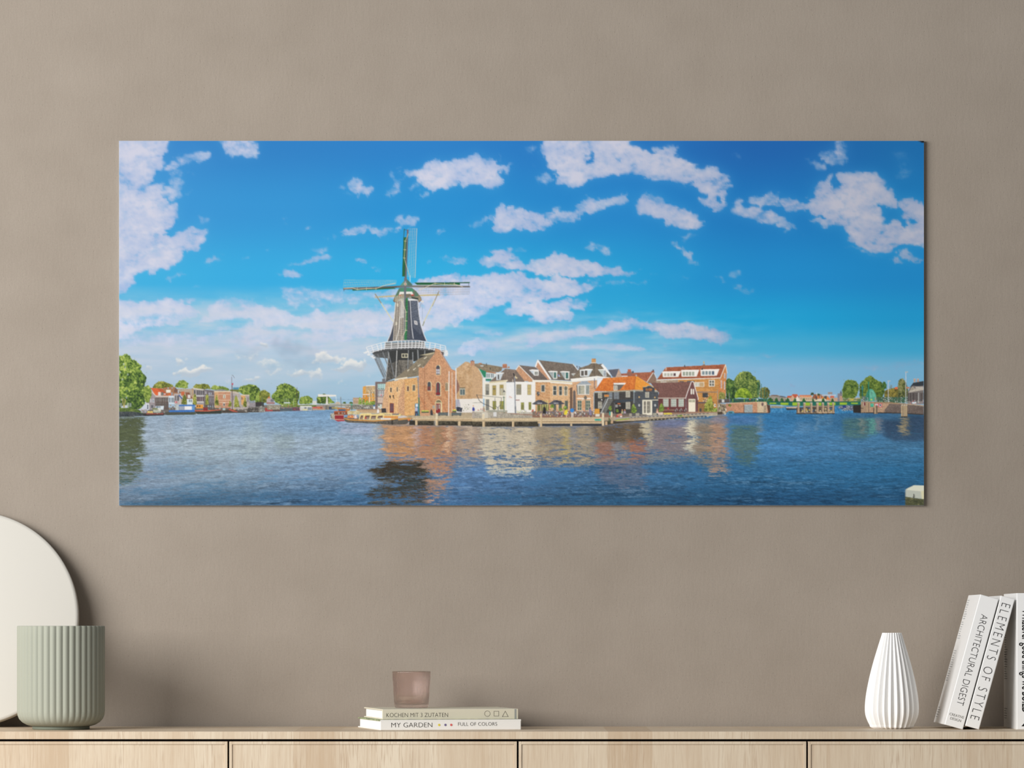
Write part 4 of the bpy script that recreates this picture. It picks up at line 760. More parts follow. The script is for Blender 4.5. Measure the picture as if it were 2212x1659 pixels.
# lower sail in front
lattice('B8', (690,380), (850,440), (850,1240), (640,1250), 4, 34, (224,212,188), .95, .95)
poly('B8', [(790,440),(850,440),(850,800),(770,800)], (226,222,214), .8)
lattice('B8', (790,440), (850,440), (850,800), (775,800), 3, 18, (150,146,140), .5, .8)
line('B8', [(770,780),(760,1000),(700,1240)], (228,224,216), 1.4)
for x0, y0 in ((725,540),(700,910)): rect('B8', x0 - 14, y0 - 30, x0 + 16, y0 + 34, (226,216,190))
poly('B8', [(855,0),(905,0),(890,420),(880,1240),(850,1240),(860,420)], (110,116,124))
poly('B8', [(890,350),(930,340),(930,600),(912,1240),(860,1240),(885,700)], (46,128,70)); line('B8', [(888,360),(880,1000)], (34,60,40), .9)
for y in range(500, 1240, 55): line('B8', [(888, y),(925, y - 22)], (30,80,46), .7)
line('B8', [(780,370),(850,560),(890,670),(885,860),(885,1050),(830,1160),(820,1240)], (226,208,178), 1.2)
for y in (682, 862, 1046): line('B8', [(868, y),(920, y)], (222,208,176), 1.0)
# cap
poly('B8', [(640,460),(655,410),(750,250),(780,200),(1010,200),(1100,270),(1200,400),(1205,450),(1150,490),(1130,440),(940,400),(780,420),(700,480)], (120,112,96))
poly('B8', [(660,400),(755,210),(1020,210),(1110,290),(1150,360),(1080,380),(1060,260),(1040,230),(880,220),(770,300),(740,350),(700,400)], (92,124,104))
poly('B8', [(770,160),(865,50),(870,20),(905,20),(1015,130),(1020,170)], (104,150,132)); poly('B8', [(905,20),(1015,130),(1020,170),(930,170)], (84,120,108))
poly('B8', [(790,210),(1020,210),(1050,260),(1040,290),(770,290)], (78,140,112))
poly('B8', [(770,280),(1015,275),(1045,340),(1000,345),(985,320),(800,325),(750,345)], (234,230,224)); rect('B8', 748, 340, 800, 358, (206,62,44)); rect('B8', 1000, 335, 1045, 355, (210,50,40))
poly('B8', [(640,440),(690,380),(700,470),(660,480)], (142,128,98)); poly('B8', [(1080,380),(1150,360),(1205,420),(1200,450),(1150,485),(1140,440)], (150,136,108)); line('B8', [(640,450),(660,485),(700,485)], (110,50,44), .9); line('B8', [(1150,490),(1205,440)], (120,50,44), .9); rect('B8', 1190, 455, 1245, 490, (222,218,212)); line('B8', [(1215,500),(1225,830)], (120,150,180), .6)
lattice('B8', (690,370), (850,330), (850,440), (690,470), 4, 5, (214,200,168), .9, .9); poly('B8', [(990,380),(1140,400),(1140,440),(1000,410)], (58,72,62)); oval('B8', 975, 395, 28, 24, (150,148,130))
# hub cross
poly('B8', [(770,158),(1015,150),(1015,185),(770,192)], (112,118,122)); poly('B8', [(860,0),(910,0),(905,200),(852,200)], (112,116,122)); oval('B8', 880, 125, 28, 30, (190,190,176)); oval('B8', 880, 128, 10, 12, (200,90,70)); oval('B8', 882, 80, 10, 14, (180,180,178))
poly('B8', [(852,190),(900,190),(890,440),(858,440)], (106,112,120))
# ---- gallery
poly('B8', [(200,1470),(480,1400),(900,1385),(1290,1390),(1480,1430),(1490,1470),(1100,1430),(700,1440),(260,1500)], (74,76,78))
poly('B8', [(480,1290),(1250,1270),(1290,1390),(900,1385),(480,1400)], (120,112,104), .85)
rail = [(105,1385),(310,1320),(480,1280),(735,1255),(880,1250),(1015,1245),(1160,1250),(1270,1275),(1480,1310),(1680,1360)]
low = [(150,1500),(350,1440),(470,1410),(735,1395),(880,1390),(1015,1385),(1150,1385),(1260,1395),(1460,1430),(1690,1480)]
for f, w in ((0, 1.3), (.38, 1.1), (.72, 1.1), (1.0, 1.8)):
    line('B8', [(a[0] + (b[0] - a[0]) * f, a[1] + (b[1] - a[1]) * f) for a, b in zip(rail, low)], (232,232,234), w)
def lerp_path(P, f):
    g = f * (len(P) - 1); i = min(int(g), len(P) - 2); g -= i
    return (P[i][0] + (P[i + 1][0] - P[i][0]) * g, P[i][1] + (P[i + 1][1] - P[i][1]) * g)
for k in range(19):
    f = k / 18; a, b = lerp_path(rail, f), lerp_path(low, f); line('B8', [a, b, (b[0] - 14, b[1] + 22)], (234,234,236), 1.5)
for x, y in ((120,1470),(150,1530),(215,1560),(250,1590),(80,1490),(1690,1470),(1700,1510),(1680,1540)): poly('B8', [(x - 40, y),(x + 30, y - 22),(x + 40, y + 14),(x - 10, y + 20)], (232,232,232), .9)
lattice('B8', (1640,1440), (1720,1450), (1720,1560), (1660,1540), 4, 4, (230,230,228), .9, .9)
# ---- brick house of the mill
BR, CR = (192,116,72), (232,190,140)
poly('A5', [(0,650),(60,620),(380,310),(560,230),(690,180),(690,210),(490,460),(390,480),(390,630),(0,690)], (134,120,96))
fill_noise('A5', [(60,620),(380,330),(560,240),(680,200),(490,460),(390,480),(390,620),(10,670)], [(118,106,86),(138,124,98),(152,138,112)], 1.2)
for x, y in ((180,530),(305,500),(395,430),(510,290),(45,615)): poly('A5', [(x - 30, y + 10),(x + 30, y - 26),(x + 36, y - 18),(x - 14, y + 24)], (222,214,190))
poly('A4', [(1310,640),(1340,610),(1567,420),(1567,600)], (136,122,98)); poly('A4', [(1310,632),(1567,590),(1567,622),(1310,662)], (232,218,190)); poly('A4', [(1135,690),(1310,650),(1310,668),(1135,702)], (110,104,96))
poly('A5', [(400,240),(690,178),(680,205),(540,240)], (196,180,140))
poly('A4', [(1140,700),(1567,640),(1567,1330),(1300,1320),(1060,1210)], (226,160,90))
stripes('A4', [(1140,700),(1190,690),(1190,1320),(1060,1230)], [(196,124,76),(236,200,152)], 2.5, -38, .5); stripes('A4', [(1190,690),(1500,645),(1440,1000),(1400,1330),(1190,1320)], [(226,148,64),(238,204,158)], 2.9, 12, .46); stripes('A4', [(1500,645),(1567,640),(1567,1330),(1370,1330),(1440,1000)], [(192,122,78),(232,190,140)], 1.9, -42, .5)
poly('A5', [(0,700),(400,655),(400,1360),(120,1380),(0,1340)], (222,152,76))
stripes('A5', [(0,705),(120,690),(120,1000),(0,1240)], [(222,148,72),(238,206,160)], 2.4, 10, .45); stripes('A5', [(40,960),(125,700),(125,1370),(0,1330),(0,1100)], [(188,118,78),(230,186,136)], 1.8, -44, .5); stripes('A5', [(125,690),(400,650),(400,1360),(125,1370)], [(216,142,70),(240,196,128)], 2.25, 4, .42)
poly('A5', [(390,475),(490,470),(690,210),(700,110),(780,135),(795,190),(990,500),(1085,530),(1085,1310),(900,1340),(400,1350)], BR)
stripes('A5', [(390,475),(490,470),(700,200),(700,120),(790,140),(800,195),(1000,510),(1085,530),(1085,820),(390,820)], [(182,104,62),(230,182,134)], 1.95, -14, .46)
stripes('A5', [(390,815),(1085,815),(1085,1320),(390,1350)], [(188,108,62),(226,172,120)], 2.05, -3, .42)
line('A5', [(490,470),(700,205),(705,135)], (206,138,100), 1.2); line('A5', [(495,480),(495,1340)], (150,92,62), 1.0); line('A5', [(790,150),(1010,510)], (190,116,82), 1.2)
def arched(cx, y0, y1, w, frame=(228,198,150), glass=(72,74,82), bars=(150,60,50)):
    r = w / 2
    P = [(cx - r, y1), (cx - r, y0 + r)] + [(cx - r * math.cos(k * math.pi / 8), y0 + r - r * 1.1 * math.sin(k * math.pi / 8)) for k in range(1, 8)] + [(cx + r, y0 + r), (cx + r, y1)]
    poly('A5', [(x + (4 if x > cx else -2) + 3, y + (5 if y == y1 else -2)) for x, y in P], frame); e = .8
    poly('A5', [(cx + (x - cx) * e - 3, y + 8) if y < y1 else (cx + (x - cx) * e - 3, y - 6) for x, y in P], glass)
arched(755, 425, 610, 88); rect('A5', 720, 500, 782, 590, (206,206,214)); line('A5', [(750,495),(750,595)], (96,60,66), .8); line('A5', [(718,545),(784,545)], (96,60,66), .8); line('A5', [(716,490),(784,490)], (140,40,50), .9)
arched(588, 735, 915, 76); rect('A5', 556, 830, 612, 900, (122,60,56)); arched(757, 745, 1005, 92); rect('A5', 712, 940, 795, 985, (140,36,40)); line('A5', [(752,760),(752,985)], (150,40,44), 2.0); arched(918, 755, 910, 66, glass=(150,130,100))
win('A5', 160, 815, 212, 925, (226,196,140), (104,66,56), 1, 1, .2); win('A5', 265, 790, 330, 920, (228,200,148), (62,58,58), 2, 1, .2, .8)
win('A4', 1215, 795, 1265, 905, (226,196,150), (82,66,56), 1, 1, .22); win('A4', 1345, 785, 1385, 890, (228,200,150), (96,70,58), 1, 1, .25); rect('A4', 1215, 1115, 1298, 1305, (126,52,52)); rect('A4', 1232, 1125, 1282, 1275, (104,78,88)); line('A4', [(1258,1120),(1258,1290)], (110,50,50), .8)
for x in (1225, 1290): fill_noise('A4', [(x - 20, 950),(x + 10, 960),(x + 14, 1030),(x - 10, 1010)], [(40,36,34),(110,90,70)], .8, .4)
poly('A5', [(695,1340),(695,1140),(720,1090),(765,1068),(810,1090),(830,1140),(830,1340)], (232,206,150)); poly('A5', [(710,1130),(725,1095),(765,1080),(800,1095),(815,1130)], (120,112,82)); rect('A5', 708, 1145, 815, 1340, (214,190,140)); rect('A5', 712, 1150, 797, 1340, (146,34,36)); rect('A5', 722, 1165, 742, 1270, (150,150,140)); rect('A5', 762, 1165, 786, 1250, (170,166,150))
# street furniture, people on the quay
rect('A5', 320, 1150, 385, 1380, (54,128,176)); rect('A5', 333, 1160, 372, 1210, (226,232,236)); line('A5', [(376,660),(395,1400)], (110,124,140), 1.8); line('A5', [(392,1040),(400,1400)], (60,120,90), 2.4); rect('A5', 362, 655, 390, 710, (140,140,160)); rect('A5', 375, 980, 408, 1030, (150,130,140))
poly('A5', [(320,1290),(325,1235),(345,1215),(370,1250),(360,1300)], (186,180,206)); poly('A5', [(312,1390),(320,1295),(365,1295),(385,1380),(365,1385),(345,1320),(335,1390)], (70,60,76)); oval('A5', 347, 1222, 11, 13, (196,150,120))
poly('A5', [(610,1370),(605,1300),(625,1250),(650,1290),(660,1370)], (60,58,62)); oval('A5', 622, 1248, 9, 11, (180,130,100)); rect('A5', 650, 1185, 690, 1245, (170,164,150))
rect('A5', 440, 1300, 580, 1325, (60,92,60)); rect('A5', 440, 1280, 580, 1300, (206,206,70)); rect('A5', 420, 1325, 600, 1385, (206,150,110)); rect('A5', 1025, 1285, 1135, 1310, (60,92,60)); rect('A5', 1025, 1265, 1130, 1285, (214,206,70))
for x in (755, 1008): poly('A5', [(x, 1320),(x + 190, 1315),(x + 185, 1370),(x, 1375)], (82,92,92)); rect('A5', x, 1370, x + 30, 1410, (66,70,72)); rect('A5', x + 145, 1370, x + 178, 1410, (66,70,72)); line('A5', [(x, 1350),(x + 185, 1345)], (130,136,130), .7)
line('A5', [(962,540),(952,1410)], (238,232,226), 1.7); line('A5', [(1018,560),(1015,1300)], (232,214,196), 1.0); line('A5', [(1092,480),(1092,1080)], (236,230,226), 1.9)
# ---- quay houses right of the mill
poly('A5', [(1100,490),(1270,360),(1330,370),(1440,450),(1572,600),(1572,1070),(1100,1070)], (204,160,110)); fill_noise('A5', [(1120,490),(1280,370),(1440,460),(1572,620),(1572,1060),(1180,1060),(1160,820)], [(184,140,92),(204,160,112),(220,180,134)], 3.0)
poly('A5', [(1100,660),(1160,820),(1150,900),(1100,980)], (150,104,84)); rect('A5', 1365, 350, 1440, 440, (190,132,98)); poly('A5', [(1380,345),(1410,325),(1415,350)], (70,80,110)); rect('A5', 1365, 345, 1440, 358, (160,104,80))
rect('A5', 1160, 855, 1265, 995, (196,186,160)); rect('A5', 1170, 885, 1258, 985, (88,104,104)); line('A5', [(1215,885),(1215,985)], (206,206,190), .9); rect('A5', 1160, 850, 1265, 862, (70,74,60))
poly('A5', [(1100,1065),(1572,1060),(1572,1320),(1100,1320)], (232,224,214)); poly('A5', [(1100,1070),(1150,1070),(1180,1200),(1100,1210)], (172,168,180)); fill_noise('A5', [(1090,1220),(1130,1210),(1215,1230),(1200,1310),(1110,1300)], [(30,34,50),(60,66,84),(96,100,110)], 1.0, .8); specks('A5', 1225, 1160, 1350, 1290, [(150,146,130),(90,90,80),(206,200,180),(120,130,80)], 26, 1.4, 1.6, 31)
poly('A6', [(40,250),(180,245),(640,320),(620,400),(560,430),(290,420),(130,350),(50,300)], (140,118,92)); fill_noise('A6', [(40,255),(180,250),(640,325),(600,400),(300,410),(130,345)], [(118,102,82),(140,122,94),(158,136,106)], 1.2)
rect('A6', 0, 205, 48, 290, (196,142,106)); rect('A6', 140, 235, 200, 255, (196,120,80)); rect('A6', 170, 285, 240, 308, (200,205,208)); rect('A6', 640, 265, 735, 345, (176,108,78)); rect('A6', 655, 255, 725, 290, (190,120,84)); line('A6', [(300,240),(302,295)], (50,50,54), 1.2); rect('A6', 370, 335, 390, 375, (70,70,64)); rect('A6', 750, 310, 790, 345, (190,130,90))
poly('A6', [(0,280),(50,295),(130,350),(220,540),(220,985),(0,985)], (206,162,116)); poly('A6', [(140,355),(300,415),(290,540),(240,540)], (34,136,96)); line('A6', [(135,355),(245,540)], (222,216,190), 1.0)
rect('A6', 290, 445, 500, 575, (214,220,218)); poly('A6', [(290,405),(520,440),(500,460),(290,430)], (176,110,66)); rect('A6', 285, 570, 400, 610, (34,128,96))
for x in (305, 345, 395, 430): rect('A6', x, 460, x + 22, 545, (112,128,136))
poly('A6', [(220,545),(280,545),(280,620),(360,640),(360,985),(220,990)], (230,228,220)); poly('A6', [(0,985),(230,990),(230,1260),(0,1260)], (234,226,214)); line('A6', [(10,1075),(215,1070)], (130,134,124), .9)
poly('A6', [(360,630),(700,355),(930,380),(1105,600),(1100,640),(700,640)], (124,106,94)); fill_noise('A6', [(380,615),(700,360),(925,385),(1090,595),(760,610)], [(110,94,84),(128,110,96),(144,124,108)], 1.2); line('A6', [(705,360),(710,580)], (90,76,70), .8)
poly('A6', [(500,460),(670,440),(640,480),(600,590),(510,600)], (196,206,212)); poly('A6', [(495,445),(670,435),(670,452),(500,470)], (240,236,230)); rect('A6', 530, 475, 575, 585, (226,224,218)); rect('A6', 540, 482, 568, 580, (70,74,76))
poly('A6', [(890,490),(960,550),(940,570),(900,545)], (220,200,150)); line('A6', [(870,450),(890,520)], (40,42,48), 2.4)
poly('A6', [(260,650),(360,650),(720,620),(720,1250),(260,1250)], (234,226,206)); poly('A6', [(355,635),(750,590),(750,610),(720,625),(360,660)], (240,226,190)); line('A6', [(360,650),(720,615)], (176,150,80), .8)
poly('A6', [(720,650),(890,640),(890,1290),(740,1290),(720,1220)], (236,234,232)); poly('A6', [(890,640),(1335,650),(1335,1290),(890,1290)], (238,232,224)); poly('A6', [(900,630),(1335,640),(1335,665),(900,660)], (244,240,232)); line('A6', [(1110,580),(1105,640)], (226,220,206), 1.0); line('A6', [(855,580),(855,640)], (226,220,206), 1.0)
GL = (178,152,66)
for x0, y0, x1, y1, c in ((280,680,358,910,(150,150,140)),(425,705,505,920,GL),(578,690,662,915,GL),(930,685,1035,905,(150,140,110)),(1162,690,1245,910,(206,182,110)),(285,1000,360,1240,(120,124,124)),(428,1035,508,1215,(164,164,50)),(580,1035,664,1215,(160,160,50)),(1025,1065,1095,1225,(158,160,60)),(1188,1060,1248,1225,(150,152,50))):
    win('A6', x0, y0, x1, y1, (150,138,108), c, 2, 3, .1, .6)
for x0, y0 in ((430,770),(580,790),(935,780)): rect('A6', x0 + 8, y0, x0 + 60, y0 + 30, (96,92,80), .6)
rect('A6', 590, 770, 655, 910, (200,196,180), .75); rect('A6', 935, 770, 1025, 895, (140,138,124), .8); rect('A6', 290, 820, 350, 905, (90,90,86), .7)
for x in (440, 470, 595, 630, 1040, 1070, 1205): rect('A6', x, 1110, x + 18, 1215, (86,86,50), .6)
specks('A6', 770, 920, 830, 970, [(214,130,100),(236,220,210)], 16, 1.2, 1.2, 33); rect('A6', 915, 1010, 1000, 1026, (150,96,90)); rect('A6', 1180, 610, 1290, 632, (196,140,80))
line('A6', [(90,900),(150,1030),(230,1090),(330,1130),(430,1180),(470,1230)], (66,66,70), 1.1); line('A6', [(90,905),(300,935),(620,965)], (90,92,92), .8); line('A6', [(480,965),(480,1130),(540,1180),(610,1100),(615,965)], (96,98,98), 1.0); line('A6', [(545,1170),(545,1240)], (96,98,98), 1.4)
line('A6', [(668,940),(676,1400)], (84,120,90), 1.7); poly('A6', [(640,860),(700,850),(695,900),(670,930),(650,900)], (186,184,160)); poly('A6', [(640,850),(672,800),(705,850)], (96,98,96)); line('A6', [(640,960),(695,965)], (80,84,84), .9)
line('A6', [(895,530),(905,1000),(918,1395)], (132,138,150), 2.2); line('A6', [(910,1150),(918,1395)], (120,126,136), 3.0)
# house with dormer roof, brick row
poly('A6', [(920,380),(985,285),(1310,615),(1110,620)], (206,146,104)); stripes('A6', [(930,380),(990,310),(1290,600),(1110,610)], [(196,134,92),(214,158,116)], 2.2, 8, .5)
poly('A6', [(985,280),(1330,320),(1640,590),(1640,610),(1300,605)], (112,98,92)); fill_noise('A6', [(1000,285),(1330,325),(1620,585),(1310,600)], [(98,86,80),(116,102,94),(130,114,104)], 1.2); line('A6', [(918,380),(988,290),(1300,605)], (236,230,220), 1.5)
poly('A6', [(1205,390),(1400,375),(1400,390),(1395,500),(1300,490)], (196,206,214)); poly('A6', [(1200,385),(1260,370),(1405,380),(1400,400),(1210,400)], (238,234,230)); win('A6', 1300, 400, 1400, 500, (236,232,226), (92,100,92), 2, 2, .2, .8)
rect('A6', 1290, 600, 1659, 640, (238,230,216))
stripes('A6', [(1335,640),(1659,645),(1659,1250),(1335,1250)], [(196,132,76),(224,176,124)], 2.6, 3, .45)
poly('B1', [(60,300),(110,165),(380,580),(330,590)], (206,146,108)); stripes('B1', [(70,310),(115,200),(360,570),(330,585)], [(194,132,96),(212,156,118)], 2.2, 5, .5)
poly('B1', [(140,175),(860,260),(1000,460),(990,560),(840,610),(400,590)], (116,102,92)); fill_noise('B1', [(150,180),(860,265),(990,460),(980,550),(840,600),(410,585)], [(100,88,78),(118,104,92),(134,118,104)], 1.2)
poly('B1', [(60,330),(55,300),(110,160),(130,180),(400,570),(370,590),(115,215),(75,330)], (240,236,232)); line('B1', [(855,258),(995,420)], (226,222,216), 1.4)
rect('B1', 0, 595, 380, 640, (238,230,214)); poly('B1', [(370,595),(850,625),(845,690),(370,655)], (238,230,212)); line('B1', [(380,615),(845,645)], (196,170,90), .8)
stripes('B1', [(65,640),(375,640),(375,1250),(65,1250)], [(196,130,74),(226,178,128)], 2.6, 2, .45); stripes('B1', [(375,655),(850,690),(850,1270),(375,1250)], [(208,148,92),(234,194,144)], 2.1, 4, .5)
for x0, y0, x1, y1 in ((335,400,530,570),(585,405,785,580)):
    poly('B1', [(x0, y0 + 15),(x1, y0 + 15),(x1 - 10, y1),(x0 + 100, y1)], (160,172,172)); poly('B1', [(x0 - 5, y0 + 12),(x0 + 60, y0),(x1, y0 + 8),(x1, y0 + 26),(x0, y0 + 28)], (240,236,230)); rect('B1', x0 + 105, y0 + 24, x1 - 8, y1, (236,230,220)); rect('B1', x0 + 118, y0 + 32, x1 - 28, y1 - 18, (58,112,106))
poly('B1', [(820,470),(950,455),(920,500),(875,520)], (170,176,170)); line('B1', [(825,465),(950,455)], (236,232,224), 1.2); poly('B1', [(530,480),(560,475),(590,525),(545,520)], (190,200,225)); oval('B1', 548, 495, 12, 14, (70,90,170))
win('B1', 180, 690, 270, 850, (224,206,176), (82,88,88), 1, 1, .14); win('B1', 430, 715, 515, 920, (232,222,200), (72,78,76), 1, 2, .12, .8); win('B1', 555, 720, 632, 920, (232,222,200), (72,78,76), 1, 2, .12, .8); win('B1', 665, 725, 745, 925, (232,222,200), (150,144,120), 2, 2, .12, .8)
fill_noise('B1', [(90,840),(160,850),(150,900),(120,940),(95,900)], [(60,60,60),(150,146,140)], 1, .6); specks('B1', 90, 850, 150, 920, [(230,226,220),(60,60,60)], 12, 1.2, 1.4, 35)
poly('B1', [(790,760),(850,740),(850,1270),(790,1270)], (84,60,50), .8); poly('B1', [(760,780),(800,770),(800,800),(760,800)], (110,80,62), .7)
for x0, x1, y0 in ((100,170,1120),(180,345,1110),(440,500,1110),(550,620,1030),(680,750,1030)): rect('B1', x0, y0, x1, 1245, (110,106,50) if x0 < 400 else (84,92,84)); rect('B1', x0, y0, x0 + 6, 1245, (226,216,190))
for x in (215, 265, 310): rect('B1', x, 1020, x + 16, 1240, (206,206,120))
# house with the hipped roof and bay window
poly('B1', [(1000,340),(1180,280),(1260,230),(1330,230),(1460,300),(1659,520),(1659,560),(1380,510),(820,570)], (122,106,88)); fill_noise('B1', [(1010,345),(1190,285),(1260,235),(1330,235),(1460,305),(1640,510),(1360,505),(840,560),(980,440)], [(104,90,74),(124,108,88),(140,124,100)], 1.3); line('B1', [(1297,235),(1320,500)], (84,72,60), 1.0)
poly('B1', [(1440,270),(1480,250),(1560,340),(1659,500),(1620,480),(1500,350)], (240,238,234)); poly('B1', [(1380,262),(1480,250),(1440,290)], (110,98,88)); rect('B1', 1248, 155, 1338, 225, (214,150,80)); rect('B1', 1250, 145, 1338, 158, (186,120,62)); poly('B1', [(1225,240),(1250,222),(1335,222),(1360,240)], (226,220,206))
rect('B1', 915, 290, 1020, 360, (70,76,84), .0); specks('B1', 915, 290, 1020, 350, [(50,54,66)], 14, 1.4, 1.6, 36)
poly('B1', [(1000,380),(1270,368),(1190,520),(1010,525)], (196,212,220)); poly('B1', [(995,385),(1150,358),(1275,365),(1265,385),(1000,395)], (242,240,236)); rect('B1', 1008, 395, 1170, 515, (236,234,230)); rect('B1', 1025, 400, 1085, 505, (96,90,84)); rect('B1', 1102, 395, 1160, 495, (96,88,80))
poly('B1', [(1385,375),(1540,365),(1560,520),(1490,510)], (186,198,190)); poly('B1', [(1385,372),(1540,360),(1560,378),(1390,385)], (242,240,236)); win('B1', 1490, 385, 1560, 520, (236,234,232), (124,140,152), 2, 1, .16, .8)
poly('B1', [(805,570),(1370,510),(1659,545),(1659,560),(1370,545),(845,610),(845,640),(805,590)], (242,238,228)); poly('B1', [(845,600),(1370,545),(1370,590),(845,635)], (240,236,226))
poly('B1', [(845,640),(1360,600),(1360,800),(1290,860),(1290,1270),(845,1270)], (216,160,112)); stripes('B1', [(845,640),(1360,600),(1360,800),(1290,860),(1290,1270),(845,1270)], [(206,146,98),(226,176,130)], 1.8, 3, .5); poly('B1', [(1370,548),(1520,560),(1340,760),(1365,740)], (226,230,236))
poly('B1', [(940,690),(1040,620),(1150,615),(1240,685)], (150,162,172)); poly('B1', [(935,690),(1240,682),(1240,700),(940,705)], (206,212,214)); rect('B1', 945, 700, 1205, 905, (226,222,212)); rect('B1', 970, 712, 1100, 890, (176,172,150)); rect('B1', 985, 720, 1010, 885, (130,136,130)); rect('B1', 1128, 705, 1200, 890, (140,150,146)); poly('B1', [(930,700),(950,705),(960,900),(945,900)], (90,100,104))
line('B1', [(1310,560),(1312,760),(1330,790)], (84,84,110), 1.3); rect('B1', 945, 970, 1230, 995, (240,228,210))
for x0, x1 in ((945,1045),(1125,1225)): win('B1', x0, 1020, x1, 1240, (222,206,170), (74,98,88), 2, 3, .1, .8)
rect('B1', 1040, 1050, 1120, 1180, (214,154,106)); poly('B1', [(860,830),(885,805),(910,840),(925,1250),(850,1250)], (110,98,92)); line('B1', [(885,820),(885,1250)], (84,74,70), .9)
line('B1', [(1120,960),(1120,1390)], (90,100,96), 1.6); poly('B1', [(1080,960),(1118,915),(1155,960),(1140,1000),(1100,1000)], (104,98,88)); rect('B1', 1040, 1000, 1085, 1022, (226,206,180)); line('B1', [(705,760),(705,920)], (110,104,90), 1.2); poly('B1', [(672,760),(705,720),(740,760),(728,800),(680,800)], (110,106,90))
# tree-planters, parasols
for cx in (150, 495): poly('B1', [(cx - 160, 1100),(cx - 30, 1015),(cx + 30, 1015),(cx + 190, 1090),(cx + 150, 1105),(cx - 100, 1112)], (66,66,76)); poly('B1', [(cx - 160, 1100),(cx - 30, 1015),(cx, 1015),(cx + 10, 1108),(cx - 100, 1112)], (82,82,92)); rect('B1', cx - 45, 1075, cx + 55, 1090, (220,220,224), .8)
for x, y in ((420,1140),(690,1170),(600,1220)): fill_noise('B1', [(x - 40, y + 40),(x - 36, y - 20),(x, y - 40),(x + 40, y - 10),(x + 40, y + 40)], GR[1:], 1.1, .9)
# orange-roofed black house
poly('B2', [(480,210),(740,185),(660,385),(590,380)], (92,92,104)); poly('B2', [(660,385),(740,190),(800,330),(790,390)], (196,156,130)); line('B2', [(740,185),(800,340)], (140,140,146), .9)
poly('B2', [(790,300),(1110,280),(1560,260),(1410,500),(1170,370),(800,380)], (168,90,64)); fill_noise('B2', [(1100,285),(1540,270),(1410,495),(1190,370),(1060,330)], [(150,78,54),(172,92,62),(186,108,74)], 1.2); rect('B2', 800, 350, 950, 372, (224,220,214)); rect('B2', 935, 250, 1050, 350, (146,96,80)); rect('B2', 950, 195, 1030, 255, (190,92,60)); rect('B2', 1055, 240, 1095, 290, (60,80,100))
poly('B2', [(1415,500),(1560,270),(1640,430),(1630,520),(1440,530)], (140,108,88)); line('B2', [(1410,500),(1560,270)], (236,228,214), 1.4); poly('B2', [(1505,240),(1580,225),(1590,280),(1520,270)], (150,82,62)); rect('B2', 1545, 205, 1575, 232, (50,52,56)); line('B2', [(1590,290),(1650,430)], (220,214,206), 1.0)
poly('B2', [(160,720),(370,410),(1130,360),(1180,365),(1690,700),(1090,690),(600,720)], (232,124,40)); fill_noise('B2', [(160,720),(370,410),(1130,362),(1100,680),(600,700)], [(206,96,32),(228,116,38),(240,138,52)], 1.1); fill_noise('B2', [(1140,365),(1180,365),(1690,700),(1110,682)], [(232,132,32),(242,148,40),(248,160,54)], 1.1); line('B2', [(1140,370),(1105,680)], (190,84,36), 1.3); oval('B2', 1155, 345, 16, 22, (176,190,190))
poly('B2', [(150,745),(600,710),(1090,690),(1700,715),(1690,745),(1090,725),(600,750),(150,765)], (164,156,132))
poly('B2', [(155,765),(600,745),(1090,722),(1680,740),(1680,1290),(1100,1310),(155,1200)], (66,64,64)); stripes('B2', [(1115,725),(1680,742),(1680,1290),(1115,1300)], [(62,66,72),(86,90,96)], 2.4, 0, .4); stripes('B2', [(155,768),(1090,725),(1090,1300),(155,1200)], [(58,56,54),(74,70,66)], 2.4, -2, .4)
poly('B2', [(610,525),(900,520),(760,690),(610,690)], (104,96,88)); poly('B2', [(610,522),(910,520),(880,560),(615,562)], (240,234,226)); win('B2', 612, 585, 705, 700, (238,230,216), (140,136,116), 2, 2, .14, .9)
for x0, y0, x1, y1, a, b in ((245,755,335,885,3,3),(245,970,335,1130,3,3),(905,730,1005,865,4,3),(905,980,1010,1145,4,4),(1370,740,1460,870,4,3)): win('B2', x0, y0, x1, y1, (236,228,206), (96,92,80), a, b, .1, .7)
win('B2', 620, 745, 740, 910, (150,160,168), (96,100,104), 3, 4, .06, .6); rect('B2', 505, 750, 580, 900, (104,112,120)); lattice('B2', (480,755),(580,755),(580,900),(480,890), 3, 2, (150,158,166), .7)
rect('B2', 385, 800, 500, 860, (150,150,110)); rect('B2', 395, 805, 500, 850, (226,126,50))
for k in range(12): y = 900 + k * 30; x = 500 - k * 17; line('B2', [(x, y),(x + 85, y + 2)], (172,170,160), .9)
line('B2', [(490,880),(310,1250)], (176,180,178), 2.0); line('B2', [(590,920),(400,1260)], (120,122,118), 1.4); line('B2', [(430,900),(330,1120)], (186,188,186), .9); line('B2', [(470,880),(335,1160)], (140,144,144), .8)
line('B2', [(143,765),(148,1130)], (150,158,162), 1.6); line('B2', [(1100,700),(1100,1010)], (146,160,166), 1.8); rect('B2', 1085, 705, 1130, 740, (150,170,172))
poly('B2', [(590,990),(690,930),(1090,910),(1090,950),(905,980)], (56,64,74)); rect('B2', 640, 1000, 900, 1240, (44,42,42)); rect('B2', 655, 1040, 715, 1105, (150,146,140)); rect('B2', 740, 1045, 785, 1080, (150,146,140)); rect('B2', 705, 1010, 775, 1030, (226,104,50)); line('B2', [(640,1000),(640,1290)], (110,116,118), 1.2)
poly('B2', [(1310,620),(1380,618),(1440,585),(1500,590),(1560,625),(1600,630),(1590,740),(1320,735)], (60,66,76)); line('B2', [(1312,618),(1385,615),(1440,585),(1495,588),(1560,628),(1605,635)], (206,186,130), 1.2)
rect('B2', 1300, 930, 1535, 1290, (236,226,200))
